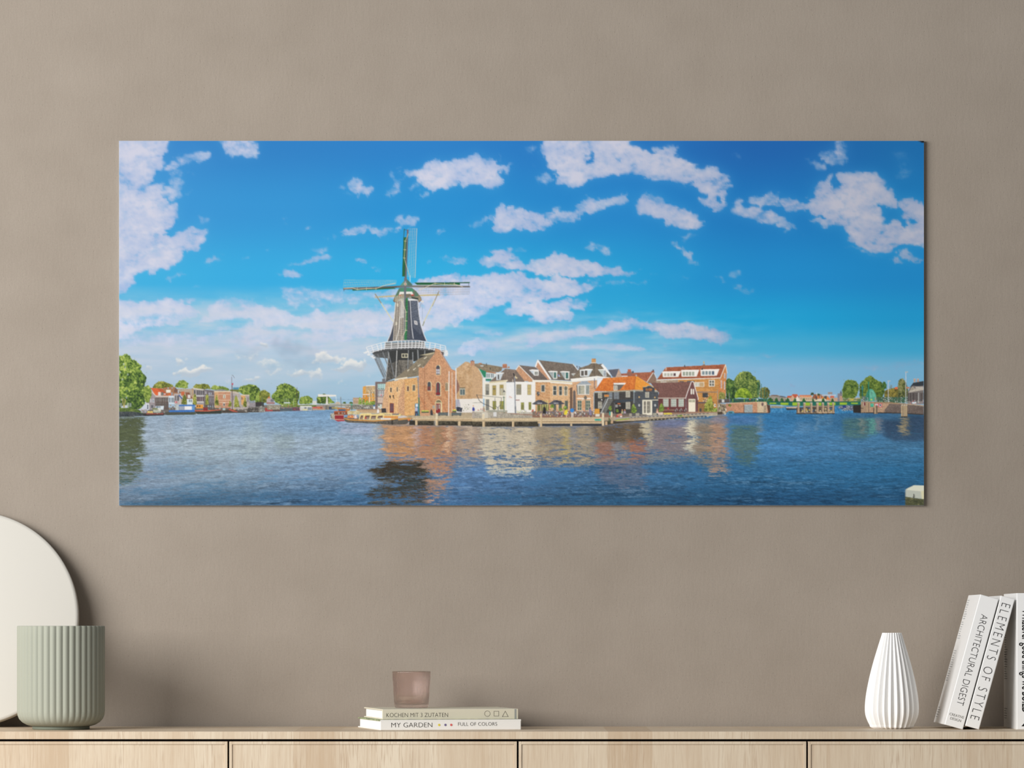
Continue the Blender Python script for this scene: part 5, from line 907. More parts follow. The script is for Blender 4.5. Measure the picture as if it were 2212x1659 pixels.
for x in (1335, 1412): rect('B2', x, 960, x + 50, 1240, (90,84,74)); line('B2', [(x + 25, 960),(x + 25, 1240)], (226,216,192), .8); line('B2', [(x, 1060),(x + 50, 1060)], (226,216,192), .7); line('B2', [(x, 1150),(x + 50, 1150)], (226,216,192), .7)
rect('B2', 1470, 960, 1490, 1230, (96,90,80)); poly('B2', [(1300,925),(1800,920),(1800,938),(1300,942)], (216,206,180))
for x in (1225, 1605): oval('B2', x, 1055, 20, 28, (222,222,220)); oval('B2', x, 1055, 9, 12, (110,112,110))
for x, y in ((1225,860),(1600,870)): oval('B2', x, y, 18, 22, (206,150,80)); oval('B2', x, y + 5, 10, 10, (240,214,150))
poly('B2', [(1680,940),(1800,960),(1800,990),(1680,1010)], (40,40,42)); oval('B2', 330, 925, 14, 16, (230,230,230))
# lettering of the small sign on the black house
def glyphs(t, text, x, y, w, h, col, lw):
    S = dict(z=[[(0,.35),(1,.35),(0,1),(1,1)]], u=[[(0,.35),(0,1),(1,1),(1,.35)]], i=[[(.5,.35),(.5,1)]], d=[[(1,0),(1,1),(0,1),(0,.4),(1,.4)]], a=[[(0,.4),(1,.4),(1,1),(0,1),(0,.65),(1,.65)]], m=[[(0,1),(0,.4),(.5,.45),(.5,1)],[(.5,.45),(1,.4),(1,1)]])
    for k, c in enumerate(text):
        for s in S[c]: line(t, [(x + (k + px * .72) * w, y + py * h) for px, py in s], col, lw)
glyphs('B2', 'zuidam', 1380, 640, 26, 55, (232,130,40), .75); line('B2', [(1385,712),(1530,712)], (190,100,40), .7)
# brown shed
poly('B3', [(60,630),(1040,600),(1000,700),(900,990),(230,1000),(260,860),(140,740)], (118,74,66)); stripes('B3', [(60,635),(1040,605),(1000,700),(905,985),(240,995),(265,860),(145,740)], [(108,66,60),(136,92,82)], 1.7, 30, .45)
poly('B3', [(210,550),(420,265),(1850,190),(1880,280),(1730,520),(800,530)], (170,86,52)); fill_noise('B3', [(215,548),(440,260),(1845,190),(1725,500),(800,525)], [(146,72,44),(170,86,52),(188,104,62)], 1.3)
poly('B3', [(195,560),(1725,505),(1725,525),(195,580)], (238,228,210)); poly('B3', [(200,580),(720,560),(1720,525),(1720,1330),(1130,1330),(1130,740),(1040,600),(200,630)], (204,136,64)); fill_noise('B3', [(720,560),(1710,528),(1660,1330),(1180,1330),(1130,740),(1060,600)], [(188,118,50),(206,138,62),(220,154,80)], 1.4); stripes('B3', [(200,580),(720,560),(720,620),(200,630)], [(150,128,108),(176,154,130)], 2, 0)
poly('B3', [(1730,520),(1850,190),(1880,330),(1860,420),(1850,1010),(1680,1010),(1680,830)], (206,124,60)); stripes('B3', [(1730,520),(1850,200),(1880,330),(1850,1010),(1690,1010)], [(196,112,52),(220,144,80)], 2.0, 4, .45); line('B3', [(1725,520),(1850,200)], (240,230,210), 1.5); line('B3', [(1850,190),(1890,400)], (230,222,206), 1.2)
for x0, y0, x1, y1, gl in ((340,380,760,490,(176,176,160)),(790,345,1200,480,(150,160,140)),(1250,330,1680,460,(120,140,146))):
    poly('B3', [(x0, y0 - 10),(x1 + 20, y0 - 20),(x1 - 40, y1),(x0 + 10, y1 + 5)], (238,232,222)); poly('B3', [(x0 - 10, y0 - 5),(x0 + 20, y0 - 22),(x1 + 20, y0 - 28),(x1 + 20, y0 - 10),(x0, y0 + 8)], (244,240,232))
    n = 4; w = (x1 - x0 - 120) / n
    for k in range(n): rect('B3', x0 + 40 + k * w, y0 + 20, x0 + 40 + k * w + w * .74, y1 - 22, gl if k != n - 1 else (74,96,120) if x0 > 1200 else (90,66,72) if x0 < 500 else gl)
win('B3', 1110, 615, 1340, 725, (238,230,216), (196,196,180), 3, 1, .1, 1.0); rect('B3', 1232, 628, 1328, 715, (196,160,110)); win('B3', 1450, 560, 1590, 720, (236,230,214), (96,92,80), 2, 2, .12, 1.4); rect('B3', 750, 590, 850, 610, (90,84,84)); rect('B3', 930, 585, 1115, 612, (84,90,96)); rect('B3', 300, 600, 440, 618, (224,220,206))
for x0, y0 in ((1740,570),(1815,600),(1818,400)): rect('B3', x0, y0, x0 + 24, y0 + 190 if y0 > 450 else y0 + 120, (222,214,206)); rect('B3', x0 + 6, y0 + 8, x0 + 18, y0 + 175 if y0 > 450 else y0 + 110, (150,160,180))
poly('B3', [(1310,190),(1360,185),(1365,245),(1310,250)], (150,104,70)); poly('B3', [(1318,165),(1330,100),(1350,165)], (224,166,60)); rect('B3', 865, 205, 885, 260, (56,60,66)); rect('B3', 420, 265, 435, 330, (226,220,206)); poly('B3', [(1280,290),(1310,270),(1310,320),(1270,320)], (60,60,60))
rect('B3', 1130, 740, 1700, 745, (140,90,50)); poly('B3', [(1130,840),(1660,845),(1660,860),(1130,862)], (120,112,110)); line('B3', [(1660,790),(1660,1330)], (150,140,128), 1.4); rect('B3', 1300, 870, 1430, 980, (60,62,64)); specks('B3', 1300, 900, 1430, 1080, [(206,206,200),(70,70,70),(150,150,140)], 28, 1.6, 1.8, 41); rect('B3', 1200, 1090, 1570, 1120, (66,66,84)); rect('B3', 1200, 1120, 1560, 1330, (150,104,56))
poly('B3', [(905,1340),(905,985),(1000,690),(1045,600),(1090,610),(1110,690),(1195,990),(1195,1330)], (112,68,66)); line('B3', [(895,1020),(905,965),(950,830),(1000,700),(1030,610),(1060,595),(1090,620),(1105,690),(1140,810),(1195,990),(1195,1040)], (240,232,224), 1.5); rect('B3', 1018, 775, 1050, 905, (236,230,214)); rect('B3', 1068, 780, 1100, 905, (236,230,214)); poly('B3', [(1050,870),(1100,960),(1190,1130),(1180,1160),(1090,990)], (70,48,48), .6)
rect('B3', 965, 1015, 1130, 1330, (240,228,200))
for x in (985, 1020, 1060, 1095): rect('B3', x - 8, 1035, x + 18, 1095, (150,150,120))
rect('B3', 235, 988, 905, 1008, (216,206,186)); rect('B3', 245, 1005, 900, 1340, (104,54,52))
for x0 in (360, 545, 725): win('B3', x0, 1015, x0 + 130, 1200, (236,228,210), (126,146,136), 4, 4, .06, .8)
rect('B3', 385, 1270, 640, 1290, (150,110,90)); rect('B3', 465, 1230, 495, 1265, (206,60,66))
for cx in (660, 765, 880): 
    poly('B3', [(cx + 38 * math.cos(k * .35), 1300 + 38 * math.sin(k * .35)) for k in range(18)], (60,58,58)); poly('B3', [(cx + 26 * math.cos(k * .35), 1300 + 26 * math.sin(k * .35)) for k in range(18)], (120,90,84)); line('B3', [(cx - 20, 1300),(cx + 30, 1240),(cx + 50, 1300)], (200,200,200), .7)
poly('B3', [(370,1390),(380,1350),(560,1345),(580,1385)], (222,200,56)); fill_noise('B3', [(255,1330),(270,1180),(320,1110),(370,1180),(380,1300)], GR[1:], 1.2, 1.2)
fill_noise('B3', [(1330,1330),(1350,1150),(1450,980),(1500,920),(1540,1050),(1570,1200),(1570,1330)], OL + [(190,196,90)], 1.4, 1.5); fill_noise('B3', [(1545,1340),(1560,1240),(1650,1220),(1650,1340)], GR[1:], 1.1, .8); rect('B3', 1575, 1135, 1620, 1200, (234,230,224)); rect('B3', 1590, 1150, 1612, 1180, (60,56,56)); rect('B3', 1230, 1240, 1275, 1330, (70,66,66))
# people and planters by the black house
for x, y, c in ((820,1180,(170,170,120)),(880,1180,(180,160,180)),(1655,1160,(226,170,140))): oval('B2', x, y - 8, 16, 20, (216,140,90)); poly('B2', [(x - 26, y + 80),(x - 20, y + 15),(x + 20, y + 15),(x + 30, y + 80)], c)
poly('B2', [(690,1330),(700,1270),(790,1250),(830,1290),(800,1340),(770,1340),(760,1290),(720,1330)], (206,130,100)); rect('B2', 680, 1300, 720, 1335, (206,40,44)); rect('B2', 770, 1310, 815, 1340, (236,232,228)); rect('B2', 820, 1250, 990, 1300, (104,92,84)); rect('B2', 985, 1250, 1050, 1320, (160,152,132)); rect('B2', 1050, 1250, 1140, 1320, (92,88,88)); rect('B2', 1140, 1240, 1230, 1310, (166,158,138)); rect('B2', 1250, 1270, 1400, 1295, (130,122,110)); rect('B2', 1550, 1240, 1645, 1290, (166,160,138)); poly('B2', [(1650,1230),(1790,1220),(1800,1280),(1690,1290)], (214,190,170))
fill_noise('B2', [(1030,1180),(1060,1060),(1090,1010),(1130,1080),(1180,1180),(1130,1240),(1060,1240)], GR[1:], 1.3, 1.3); fill_noise('B2', [(490,1150),(510,1080),(560,1060),(570,1170),(520,1180)], GR[1:4], 1.2, 1); fill_noise('B2', [(670,1220),(670,1150),(720,1150),(740,1220)], GR[1:4], 1, .8); fill_noise('B2', [(1700,1160),(1740,1020),(1790,1080),(1830,1170)], GR[1:], 1.2, 1.1)
# terrace: pavement, guests
poly('A5', [(260,1385),(1572,1380),(1572,1440),(250,1430)], (190,168,132)); poly('A6', [(0,1260),(330,1260),(330,1400),(0,1400)], (196,184,160), .9); fill_noise('A6', [(330,1270),(1659,1330),(1659,1400),(0,1400),(0,1280),(200,1270)], [(150,140,126),(176,166,146),(196,184,164)], 1.0); poly('A6', [(700,1290),(1659,1330),(1659,1370),(900,1320)], (150,104,84), .7)
rect('A6', 205, 1270, 330, 1400, (206,196,176)); rect('A6', 445, 1240, 515, 1365, (214,212,210)); poly('A6', [(320,1225),(740,1235),(745,1265),(350,1275)], (166,164,146)); poly('A6', [(980,1270),(1400,1270),(1430,1310),(1000,1310)], (188,180,164)); specks('A6', 930, 1220, 1140, 1280, [(170,170,90),(120,120,116),(200,196,180)], 24, 1.8, 1.4, 51); specks('A6', 60, 1190, 260, 1250, [(196,80,80),(110,130,60),(150,140,130)], 14, 1.8, 1.8, 52); poly('A6', [(1245,1270),(1270,1210),(1300,1220),(1285,1275)], (206,90,60))
poly('A6', [(0,1240),(5,1180),(30,1160),(55,1200),(50,1250)], (54,64,160)); oval('A6', 25, 1140, 12, 16, (206,150,110)); poly('A6', [(5,1400),(5,1255),(50,1255),(45,1400)], (176,160,146))
poly('B1', [(0,1330),(1659,1330),(1659,1390),(200,1390),(0,1380)], (140,96,76)); rect('B1', 0, 1250, 1400, 1340, (128,110,96))
cols = [(206,80,60),(230,225,220),(60,62,70),(200,150,110),(90,110,150),(226,190,90),(150,120,110),(240,236,230),(80,60,56),(120,90,120),(190,180,165)]
specks('B1', 60, 1240, 1420, 1340, cols, 190, 1.9, 2.4, 53); specks('B1', 330, 1190, 1280, 1260, [(214,150,110),(60,50,46),(206,160,120),(180,60,50),(230,226,220)], 60, 1.3, 1.6, 54); specks('B1', 450, 1320, 1260, 1370, [(60,70,90),(226,220,212),(150,100,80),(90,86,90)], 70, 1.6, 1.6, 55)
for x in (240, 265): poly('B1', [(x - 24, 1300),(x - 16, 1180),(x, 1150),(x + 18, 1200),(x + 24, 1300)], (40,38,40))
poly('B1', [(665,1320),(680,1240),(720,1215),(750,1240),(730,1320),(700,1330)], (238,212,40)); poly('B1', [(715,1395),(700,1330),(730,1325),(735,1395)], (226,170,130)); oval('B1', 745, 1215, 16, 18, (190,130,90)); oval('B1', 837, 1235, 42, 45, (40,128,214)); poly('B1', [(815,1385),(815,1275),(870,1280),(865,1385)], (206,186,170)); rect('B1', 1310, 1200, 1415, 1310, (224,150,46)); rect('B1', 1330, 1310, 1420, 1365, (222,214,196)); poly('B1', [(1195,1330),(1190,1230),(1215,1190),(1245,1230),(1250,1340)], (130,120,150)); oval('B1', 1218, 1185, 14, 16, (70,60,90))
# quay wall, jetty
poly('A5', [(250,1430),(1572,1440),(1572,1490),(280,1475)], (190,160,118)); poly('A5', [(250,1425),(1572,1432),(1572,1445),(260,1440)], (216,188,146))
poly('A5', [(320,1472),(1572,1488),(1572,1570),(300,1560)], (54,48,38)); fill_noise('A5', [(320,1475),(1572,1492),(1572,1545),(300,1540)], [(36,32,26),(72,66,50),(110,100,76)], 1.0)
poly('A6', [(0,1400),(1659,1395),(1659,1470),(0,1470)], (196,170,128)); line('A6', [(0,1425),(1659,1425)], (220,194,152), 1.6); poly('A6', [(0,1470),(1400,1470),(1400,1575),(0,1575)], (56,50,40)); fill_noise('A6', [(0,1475),(1380,1475),(1380,1550),(0,1550)], [(36,32,26),(76,68,52),(116,106,80)], 1.0)
poly('B1', [(0,1390),(1500,1375),(1500,1420),(0,1430)], (200,176,136)); poly('B1', [(100,1430),(1500,1420),(1500,1515),(110,1515)], (196,166,124)); line('B1', [(105,1470),(1500,1468)], (120,96,70), .8); line('B1', [(105,1448),(1500,1440)], (222,196,156), 1.4); poly('B1', [(0,1470),(110,1470),(110,1560),(0,1570)], (60,54,42)); poly('B1', [(200,1518),(1470,1518),(1470,1560),(210,1565)], (40,46,54))
for t, x, y0, y1, w in (('A5',345,1470,1560,44),('A5',730,1440,1565,46),('A5',1155,1485,1570,50),('A6',242,1470,1580,54),('A6',862,1470,1580,46),('A6',1452,1300,1580,40),('B1',185,1310,1570,42),('B1',820,1515,1565,42),('B1',1488,1300,1560,44)):
    rect(t, x - w / 2, y0, x + w / 2, y1, (214,184,138)); rect(t, x + w / 4, y0, x + w / 2, y1, (176,146,106))
for t, x, y0, y1, w in (('A5',728,1345,1450,40),('A6',236,1310,1420,46),('B2',360,1250,1530,44),('B2',565,1225,1400,44),('B2',625,1340,1510,24)):
    rect(t, x - w / 2, y0, x + w / 2, y1, (226,206,168)); poly(t, [(x - w / 2, y0),(x, y0 - 22),(x + w / 2, y0)], (236,226,204))
rect('B1', 1315, 1415, 1450, 1450, (40,186,160)); line('B1', [(1345,1433),(1415,1433)], (20,120,110), 1.0); rect('B2', 510, 1205, 540, 1300, (40,170,150))
poly('B2', [(380,1340),(650,1340),(1000,1350),(1880,1290),(1880,1390),(1100,1430),(650,1440),(380,1430)], (172,150,120)); poly('B2', [(640,1370),(1100,1320),(1880,1285),(1880,1302),(1100,1345),(640,1400)], (160,156,150)); poly('B2', [(640,1420),(700,1390),(980,1365),(1000,1385),(700,1430)], (150,166,60)); poly('B2', [(640,1425),(1100,1395),(1880,1345),(1880,1385),(1100,1425),(640,1445)], (190,166,130)); poly('B2', [(390,1430),(640,1430),(700,1440),(1100,1425),(1880,1385),(1880,1405),(1100,1448),(390,1530)], (60,54,44))
for k in range(11): x = 1010 + k * 84; y = 1352 - k * 6.2; poly('B2', [(x, y),(x + 50, y - 14),(x + 52, y + 4),(x + 4, y + 10)], (84,86,90)); rect('B2', x + 10, y + 60, x + 50, y + 78, (180,166,140))
rect('B2', 410, 1440, 465, 1525, (196,160,116)); rect('B2', 545, 1420, 600, 1490, (200,160,120)); poly('B2', [(500,1340),(560,1420),(500,1530),(480,1430)], (70,80,50), .7)
poly('B3', [(0,1440),(900,1390),(1660,1340),(1660,1395),(900,1440),(0,1500)], (176,158,130)); poly('B3', [(0,1425),(900,1375),(1650,1345),(1650,1358),(900,1392),(0,1445)], (170,168,162)); poly('B3', [(0,1498),(900,1440),(1400,1425),(1400,1440),(900,1465),(0,1530)], (70,62,50))
for k in range(16): x = 10 + k * 92; y = 1440 - k * 5.4; poly('B3', [(x, y),(x + 56, y - 10),(x + 56, y + 8),(x + 6, y + 14)], (84,84,86)); rect('B3', x + 20, y + 66, x + 50, y + 86, (184,168,140))
poly('B3', [(1380,1410),(1660,1390),(1650,1410),(1400,1430)], (186,176,150)); fill_noise('B3', [(690,1410),(820,1390),(820,1430),(700,1440)], GR[1:], 1.0, .6); specks('B3', 780, 1400, 980, 1430, [(226,150,90),(120,140,60)], 14, 1.6, 1.2, 61); rect('B3', 900, 1320, 1660, 1352, (166,122,96), .7)
# tour boats
poly('A4', [(380,1210),(420,1195),(430,1250),(390,1280),(190,1270),(170,1230),(180,1200)], (196,120,60)); poly('A4', [(190,1235),(340,1240),(330,1290),(200,1270)], (52,92,130)); rect('A4', 330, 1165, 420, 1220, (170,150,126)); specks('A4', 340, 1165, 420, 1210, [(226,222,205),(80,74,66)], 12, 1.6, 1.8, 71)
poly('A4', [(560,1240),(1060,1235),(1060,1310),(560,1310)], (196,160,116)); poly('A4', [(560,1240),(1060,1235),(1060,1250),(560,1258)], (172,128,90)); rect('A4', 360, 1270, 620, 1340, (206,186,130)); specks('A4', 360, 1270, 620, 1370, [(120,140,60),(226,215,190),(90,86,70),(206,160,90)], 34, 1.8, 1.8, 72)
poly('A4', [(960,1310),(965,1250),(990,1225),(1005,1260),(1000,1315)], (232,228,224)); oval('A4', 998, 1222, 14, 16, (196,140,100)); poly('A4', [(1050,1220),(1140,1215),(1150,1300),(1055,1305)], (60,54,56)); rect('A4', 540, 1250, 560, 1360, (222,200,150))
poly('A4', [(30,1380),(40,1330),(110,1310),(130,1440),(90,1440)], (176,170,150)); specks('A4', 30, 1300, 110, 1420, [(226,222,200),(70,74,80),(150,150,140)], 22, 1.6, 1.6, 73); rect('A4', 120, 1345, 300, 1440, (158,32,42)); rect('A4', 120, 1340, 300, 1356, (232,196,160)); rect('A4', 108, 1275, 370, 1345, (146,64,34)); poly('A4', [(108,1275),(370,1270),(370,1285),(108,1290)], (206,96,50))
for x in (185, 255, 300): rect('A4', x, 1295, x + 36, 1335, (120,90,76)); rect('A4', x + 8, 1302, x + 26, 1325, (196,170,160))
poly('A4', [(110,1440),(300,1440),(330,1470),(180,1480)], (180,50,60)); poly('A4', [(110,1432),(310,1436),(310,1446),(120,1444)], (226,190,150))
poly('A4', [(300,1420),(400,1445),(900,1475),(1260,1440),(1567,1390),(1567,1500),(1440,1540),(1260,1545),(900,1520),(380,1500),(330,1480)], (92,84,74)); poly('A4', [(300,1405),(400,1430),(900,1455),(1260,1425),(1567,1370),(1567,1392),(1260,1450),(900,1480),(400,1455),(305,1425)], (222,148,54)); fill_noise('A4', [(380,1470),(900,1490),(1260,1460),(1500,1420),(1440,1535),(900,1515),(380,1495)], [(70,64,56),(98,90,80),(124,114,100)], 1.0)
poly('A4', [(600,1435),(625,1330),(660,1315),(1080,1310),(1220,1315),(1440,1330),(1420,1400),(1250,1430),(900,1445)], (240,212,130)); poly('A4', [(300,1410),(320,1390),(600,1400),(600,1440),(420,1435)], (116,98,84)); rect('A4', 375, 1360, 500, 1410, (226,130,60)); specks('A4', 380, 1345, 500, 1390, [(240,220,180),(226,150,70),(206,80,60)], 14, 1.8, 1.8, 74); poly('A4', [(510,1420),(515,1360),(545,1345),(570,1420)], (236,206,200))
for pts in ([(620,1430),(640,1360),(690,1358),(680,1430)], [(715,1430),(728,1362),(822,1358),(805,1430)], [(840,1430),(850,1366),(945,1362),(935,1430)], [(970,1420),(985,1366),(1080,1362),(1070,1420)]): poly('A4', pts, (110,76,62)); poly('A4', [(pts[0][0] + 14, 1425), (pts[1][0] + 10, 1395), (pts[2][0] - 10, 1395), (pts[3][0] - 6, 1425)], (150,130,120))
poly('A4', [(715,1428),(725,1370),(760,1420)], (190,50,40)); rect('A4', 1110, 1330, 1240, 1360, (196,170,130)); rect('A4', 1260, 1320, 1400, 1350, (130,120,120)); rect('A4', 1100, 1370, 1400, 1415, (226,140,60)); rect('A4', 1040, 1410, 1235, 1445, (232,226,218)); line('A4', [(1060,1428),(1215,1428)], (190,180,176), .8); poly('A4', [(1370,1425),(1440,1380),(1530,1375),(1510,1400)], (206,200,196)); line('A4', [(1265,1450),(1268,1545)], (36,32,30), 2.0); line('A4', [(850,1328),(1010,1320)], (130,130,150), 1.4)
poly('A5', [(0,1440),(270,1425),(240,1500),(130,1545),(0,1545)], (84,78,70)); poly('A5', [(0,1420),(180,1405),(275,1420),(250,1440),(0,1470)], (206,144,70)); poly('A5', [(0,1390),(120,1375),(190,1410),(0,1430)], (206,196,190)); poly('A5', [(160,1440),(250,1440),(200,1480)], (230,120,60)); line('A5', [(185,1520),(240,1470),(245,1440)], (206,200,196), 1.2); rect('A5', 210, 1470, 320, 1555, (46,42,36))
line('A5', [(685,1470),(680,1560)], (206,200,190), .9); line('A5', [(705,1470),(702,1560)], (206,200,190), .9)
# ---- right side: bridge
fill_noise('B4', [(240,420),(300,350),(450,420),(520,600),(500,930),(240,940)], [(26,52,30),(48,82,36),(84,120,46),(130,160,60)], 1.6, 1.6)
fill_noise('B4', [(460,400),(540,280),(640,190),(760,150),(920,190),(980,260),(1070,330),(1090,400),(1180,410),(1200,560),(1170,900),(960,930),(740,900),(500,700)], [(34,62,34),(60,92,38),(96,122,48),(136,156,64),(170,184,84)], 1.7, 1.7)
fill_noise('B4', [(1170,900),(1200,660),(1300,590),(1400,610),(1480,740),(1450,880),(1380,930)], [(56,66,32),(90,92,40),(120,124,54),(150,140,70)], 1.5, 1.5)
fill_noise('B4', [(480,900),(500,760),(560,680),(680,620),(800,640),(900,720),(970,840),(960,920)], [(70,104,26),(116,150,30),(160,190,36),(196,214,60)], 1.6, 1.2)
rect('B4', 320, 760, 340, 930, (120,126,130)); rect('B4', 350, 930, 1400, 1040, (30,84,66)); specks('B4', 360, 930, 1380, 1020, [(20,70,60),(60,120,80),(120,140,130),(90,60,60),(30,96,80)], 120, 1.4, 1.8, 81)
for x in (428, 750, 1080, 1320, 1385): rect('B4', x - 8, 930, x + 10, 1020, (140,180,50))
for x, y0 in ((1140,460),(1230,510),(1318,600),(1388,740)): line('B4', [(x, y0),(x, 1000)], (28,104,88), 1.2)
rect('B4', 890, 935, 925, 965, (206,80,60)); rect('B4', 1100, 930, 1140, 970, (220,216,216))
poly('B4', [(340,1060),(440,1040),(1110,1015),(1370,1015),(1400,1060),(1440,1330),(460,1330),(240,1300),(230,1060)], (190,130,96)); stripes('B4', [(440,1060),(1110,1035),(1110,1320),(450,1330)], [(184,122,84),(202,144,106)], 2.0, 0, .5); poly('B4', [(350,1045),(1110,1015),(1370,1015),(1370,1030),(1110,1030),(360,1062)], (216,186,140)); rect('B4', 755, 1095, 985, 1330, (146,158,160)); rect('B4', 755, 1095, 985, 1115, (172,180,180)); rect('B4', 730, 1110, 752, 1330, (110,76,60)); poly('B4', [(1115,1030),(1370,1020),(1380,1320),(1120,1320)], (206,180,140)); oval('B4', 1265, 1085, 32, 50, (110,80,80)); poly('B4', [(1380,1090),(1480,1110),(1480,1320),(1430,1330)], (80,56,44)); rect('B4', 1290, 1120, 1380, 1300, (146,120,90)); lattice('B4', (1300,1110),(1375,1110),(1375,1310),(1300,1310), 1, 4, (206,190,160), 1.2); line('B4', [(440,1325),(1440,1325)], (70,50,36), 1.2)
poly('B4', [(0,1060),(230,1080),(240,1350),(0,1370)], (150,130,104)); specks('B4', 10, 1080, 230, 1340, [(226,222,205),(90,78,62),(130,140,60),(180,160,130),(60,52,44)], 60, 2.0, 3, 82); poly('B4', [(20,950),(190,940),(340,930),(345,1040),(20,1050)], (86,76,72)); fill_noise('B4', [(20,940),(50,740),(200,760),(230,940)], [(90,96,40),(140,140,60),(186,176,90)], 1.2, 1.0); rect('B4', 120, 950, 190, 1030, (206,206,200)); rect('B4', 0, 1300, 130, 1370, (70,56,44)); poly('B4', [(295,1290),(310,1275),(440,1275),(480,1320),(400,1350),(310,1345)], (76,150,170)); rect('B4', 320, 1300, 420, 1345, (40,90,110)); fill_noise('B4', [(290,1130),(320,1070),(390,1100),(370,1160)], OL, 1.0, .8)
# far town under the bridge line
poly('B4', [(1440,860),(1530,820),(1700,830),(1880,870),(1960,900),(2212,900),(2212,1020),(1440,1020)], (150,140,126)); poly('B4', [(1480,850),(1540,820),(1680,825),(1740,860)], (120,90,76)); poly('B4', [(1720,880),(1780,845),(1880,865),(1960,900)], (84,92,100)); poly('B4', [(1940,900),(1980,845),(2080,850),(2110,805),(2212,805),(2212,900)], (190,78,44))
for x0, x1 in ((1400,1570),(1600,1710),(1760,1860),(1900,2040),(2120,2212)): fill_noise('B4', [(x0, 1020),(x0 + 10, 940),((x0 + x1) / 2, 890),(x1 - 10, 950),(x1, 1020)], [(26,66,36),(50,100,46),(84,130,60)], 1.1, 1.0)
rect('B5', 100, 900, 2212, 1020, (176,170,150))
poly('B5', [(130,890),(150,845),(250,850),(290,805),(420,805),(470,880),(470,900),(130,900)], (196,76,44)); poly('B5', [(230,990),(240,890),(290,830),(340,900),(340,990)], (206,160,120)); poly('B5', [(390,990),(390,900),(420,840),(500,980),(500,1000)], (226,216,200)); poly('B5', [(480,880),(480,825),(800,825),(840,890)], (222,108,54)); rect('B5', 490, 880, 830, 1000, (206,180,140)); poly('B5', [(840,890),(890,800),(1120,810),(1180,930),(850,930)], (150,84,56)); poly('B5', [(910,1000),(950,850),(1000,1000)], (226,200,150)); poly('B5', [(980,900),(1000,830),(1050,930)], (226,120,50)); poly('B5', [(1090,935),(1130,840),(1180,935)], (232,130,50)); rect('B5', 1000, 930, 1220, 1000, (214,200,170)); poly('B5', [(1160,900),(1190,835),(1260,835),(1240,950)], (90,70,50)); poly('B5', [(1230,960),(1275,840),(1340,960)], (226,116,46)); rect('B5', 1100, 815, 1500, 850, (186,190,200)); rect('B5', 1280, 745, 1405, 800, (150,130,120)); poly('B5', [(1340,900),(1350,850),(1450,850),(1460,900)], (214,90,60)); rect('B5', 1330, 900, 1560, 1000, (190,150,120)); rect('B5', 1550, 780, 1680, 1000, (126,120,128)); poly('B5', [(1620,780),(1645,690),(1675,780)], (84,80,92)); rect('B5', 1610, 850, 1690, 1000, (186,140,112))
for x in range(520, 840, 50): rect('B5', x, 850, x + 16, 876, (236,216,180)); rect('B5', x, 900, x + 18, 960, (120,100,80))
for x0, x1 in ((90,210),(300,400),(550,660),(830,900),(1100,1200),(1370,1450)): fill_noise('B5', [(x0, 1020),(x0 + 10, 950),((x0 + x1) / 2, 900),(x1 - 10, 960),(x1, 1020)], [(22,66,36),(46,100,46),(80,130,60)], 1.1, 1.0)
fill_noise('B5', [(790,830),(800,760),(870,745),(890,820)], [(40,62,44),(70,90,56)], 1.0, .8); fill_noise('B5', [(980,830),(1000,780),(1060,790),(1070,830)], [(40,70,44),(70,100,56)], 1.0, .8); line('B5', [(968,760),(968,1000)], (226,216,190), .9); rect('B5', 935, 860, 972, 960, (70,46,46)); line('B5', [(1070,810),(1070,1000)], (206,196,180), .9)
fill_noise('B5', [(1680,880),(1680,660),(1740,480),(1800,400),(1960,400),(2080,430),(2150,560),(2140,680),(2100,850),(2000,920),(1760,920)], [(46,76,26),(78,108,34),(112,138,46),(148,168,66)], 1.7, 1.6)
rect('B5', 1700, 920, 2212, 1020, (96,120,70)); rect('B5', 1880, 920, 2010, 1000, (196,180,60)); specks('B5', 1700, 900, 2212, 1010, [(40,90,50),(206,200,180),(226,110,60),(150,160,90)], 60, 1.4, 1.8, 83)
# right trees, egg-shaped hut
fill_noise('B6', [(340,900),(350,500),(430,440),(520,340),(640,275),(760,340),(850,420),(960,450),(1010,540),(1060,700),(1000,880),(860,950),(500,950)], [(40,66,24),(70,98,30),(106,132,40),(142,160,60)], 1.7, 1.7)
fill_noise('B6', [(980,640),(1000,460),(1070,440),(1110,560),(1090,660)], [(30,66,30),(60,104,40),(90,130,50)], 1.4, 1.3)
fill_noise('B6', [(1040,940),(1060,700),(1200,640),(1400,620),(1460,700),(1460,860),(1300,920)], [(70,66,26),(110,100,34),(146,130,46),(150,120,40)], 1.6, 1.6); fill_noise('B6', [(1400,960),(1440,700),(1420,480),(1500,350),(1580,360),(1650,480),(1690,600),(1720,750),(1650,960)], [(50,58,32),(84,92,44),(116,120,60),(150,140,90)], 1.5, 1.9); fill_noise('B6', [(1190,640),(1220,520),(1270,560),(1260,640)], [(90,110,110),(110,130,120)], 1.0, 1.0, .6)
rect('B6', 1340, 600, 1420, 660, (220,100,50)); rect('B6', 1660, 600, 1750, 640, (196,110,70)); rect('B6', 840, 880, 1700, 1040, (50,90,66)); specks('B6', 820, 880, 1700, 1040, [(24,96,72),(40,120,90),(90,70,60),(150,160,150),(120,100,70),(200,200,190)], 150, 1.3, 2.0, 84)
poly('B6', [(530,960),(525,850),(560,730),(620,670),(680,650),(740,690),(800,790),(825,900),(820,1000),(530,1000)], (70,160,132)); poly('B6', [(525,960),(525,850),(560,740),(610,690),(620,1000),(530,1000)], (46,124,104)); oval('B6', 690, 780, 18, 44, (40,52,50)); fill_noise('B6', [(630,700),(740,700),(800,800),(815,890),(640,900)], [(70,160,132),(96,180,150),(120,196,166)], 1.0, .5, .7)
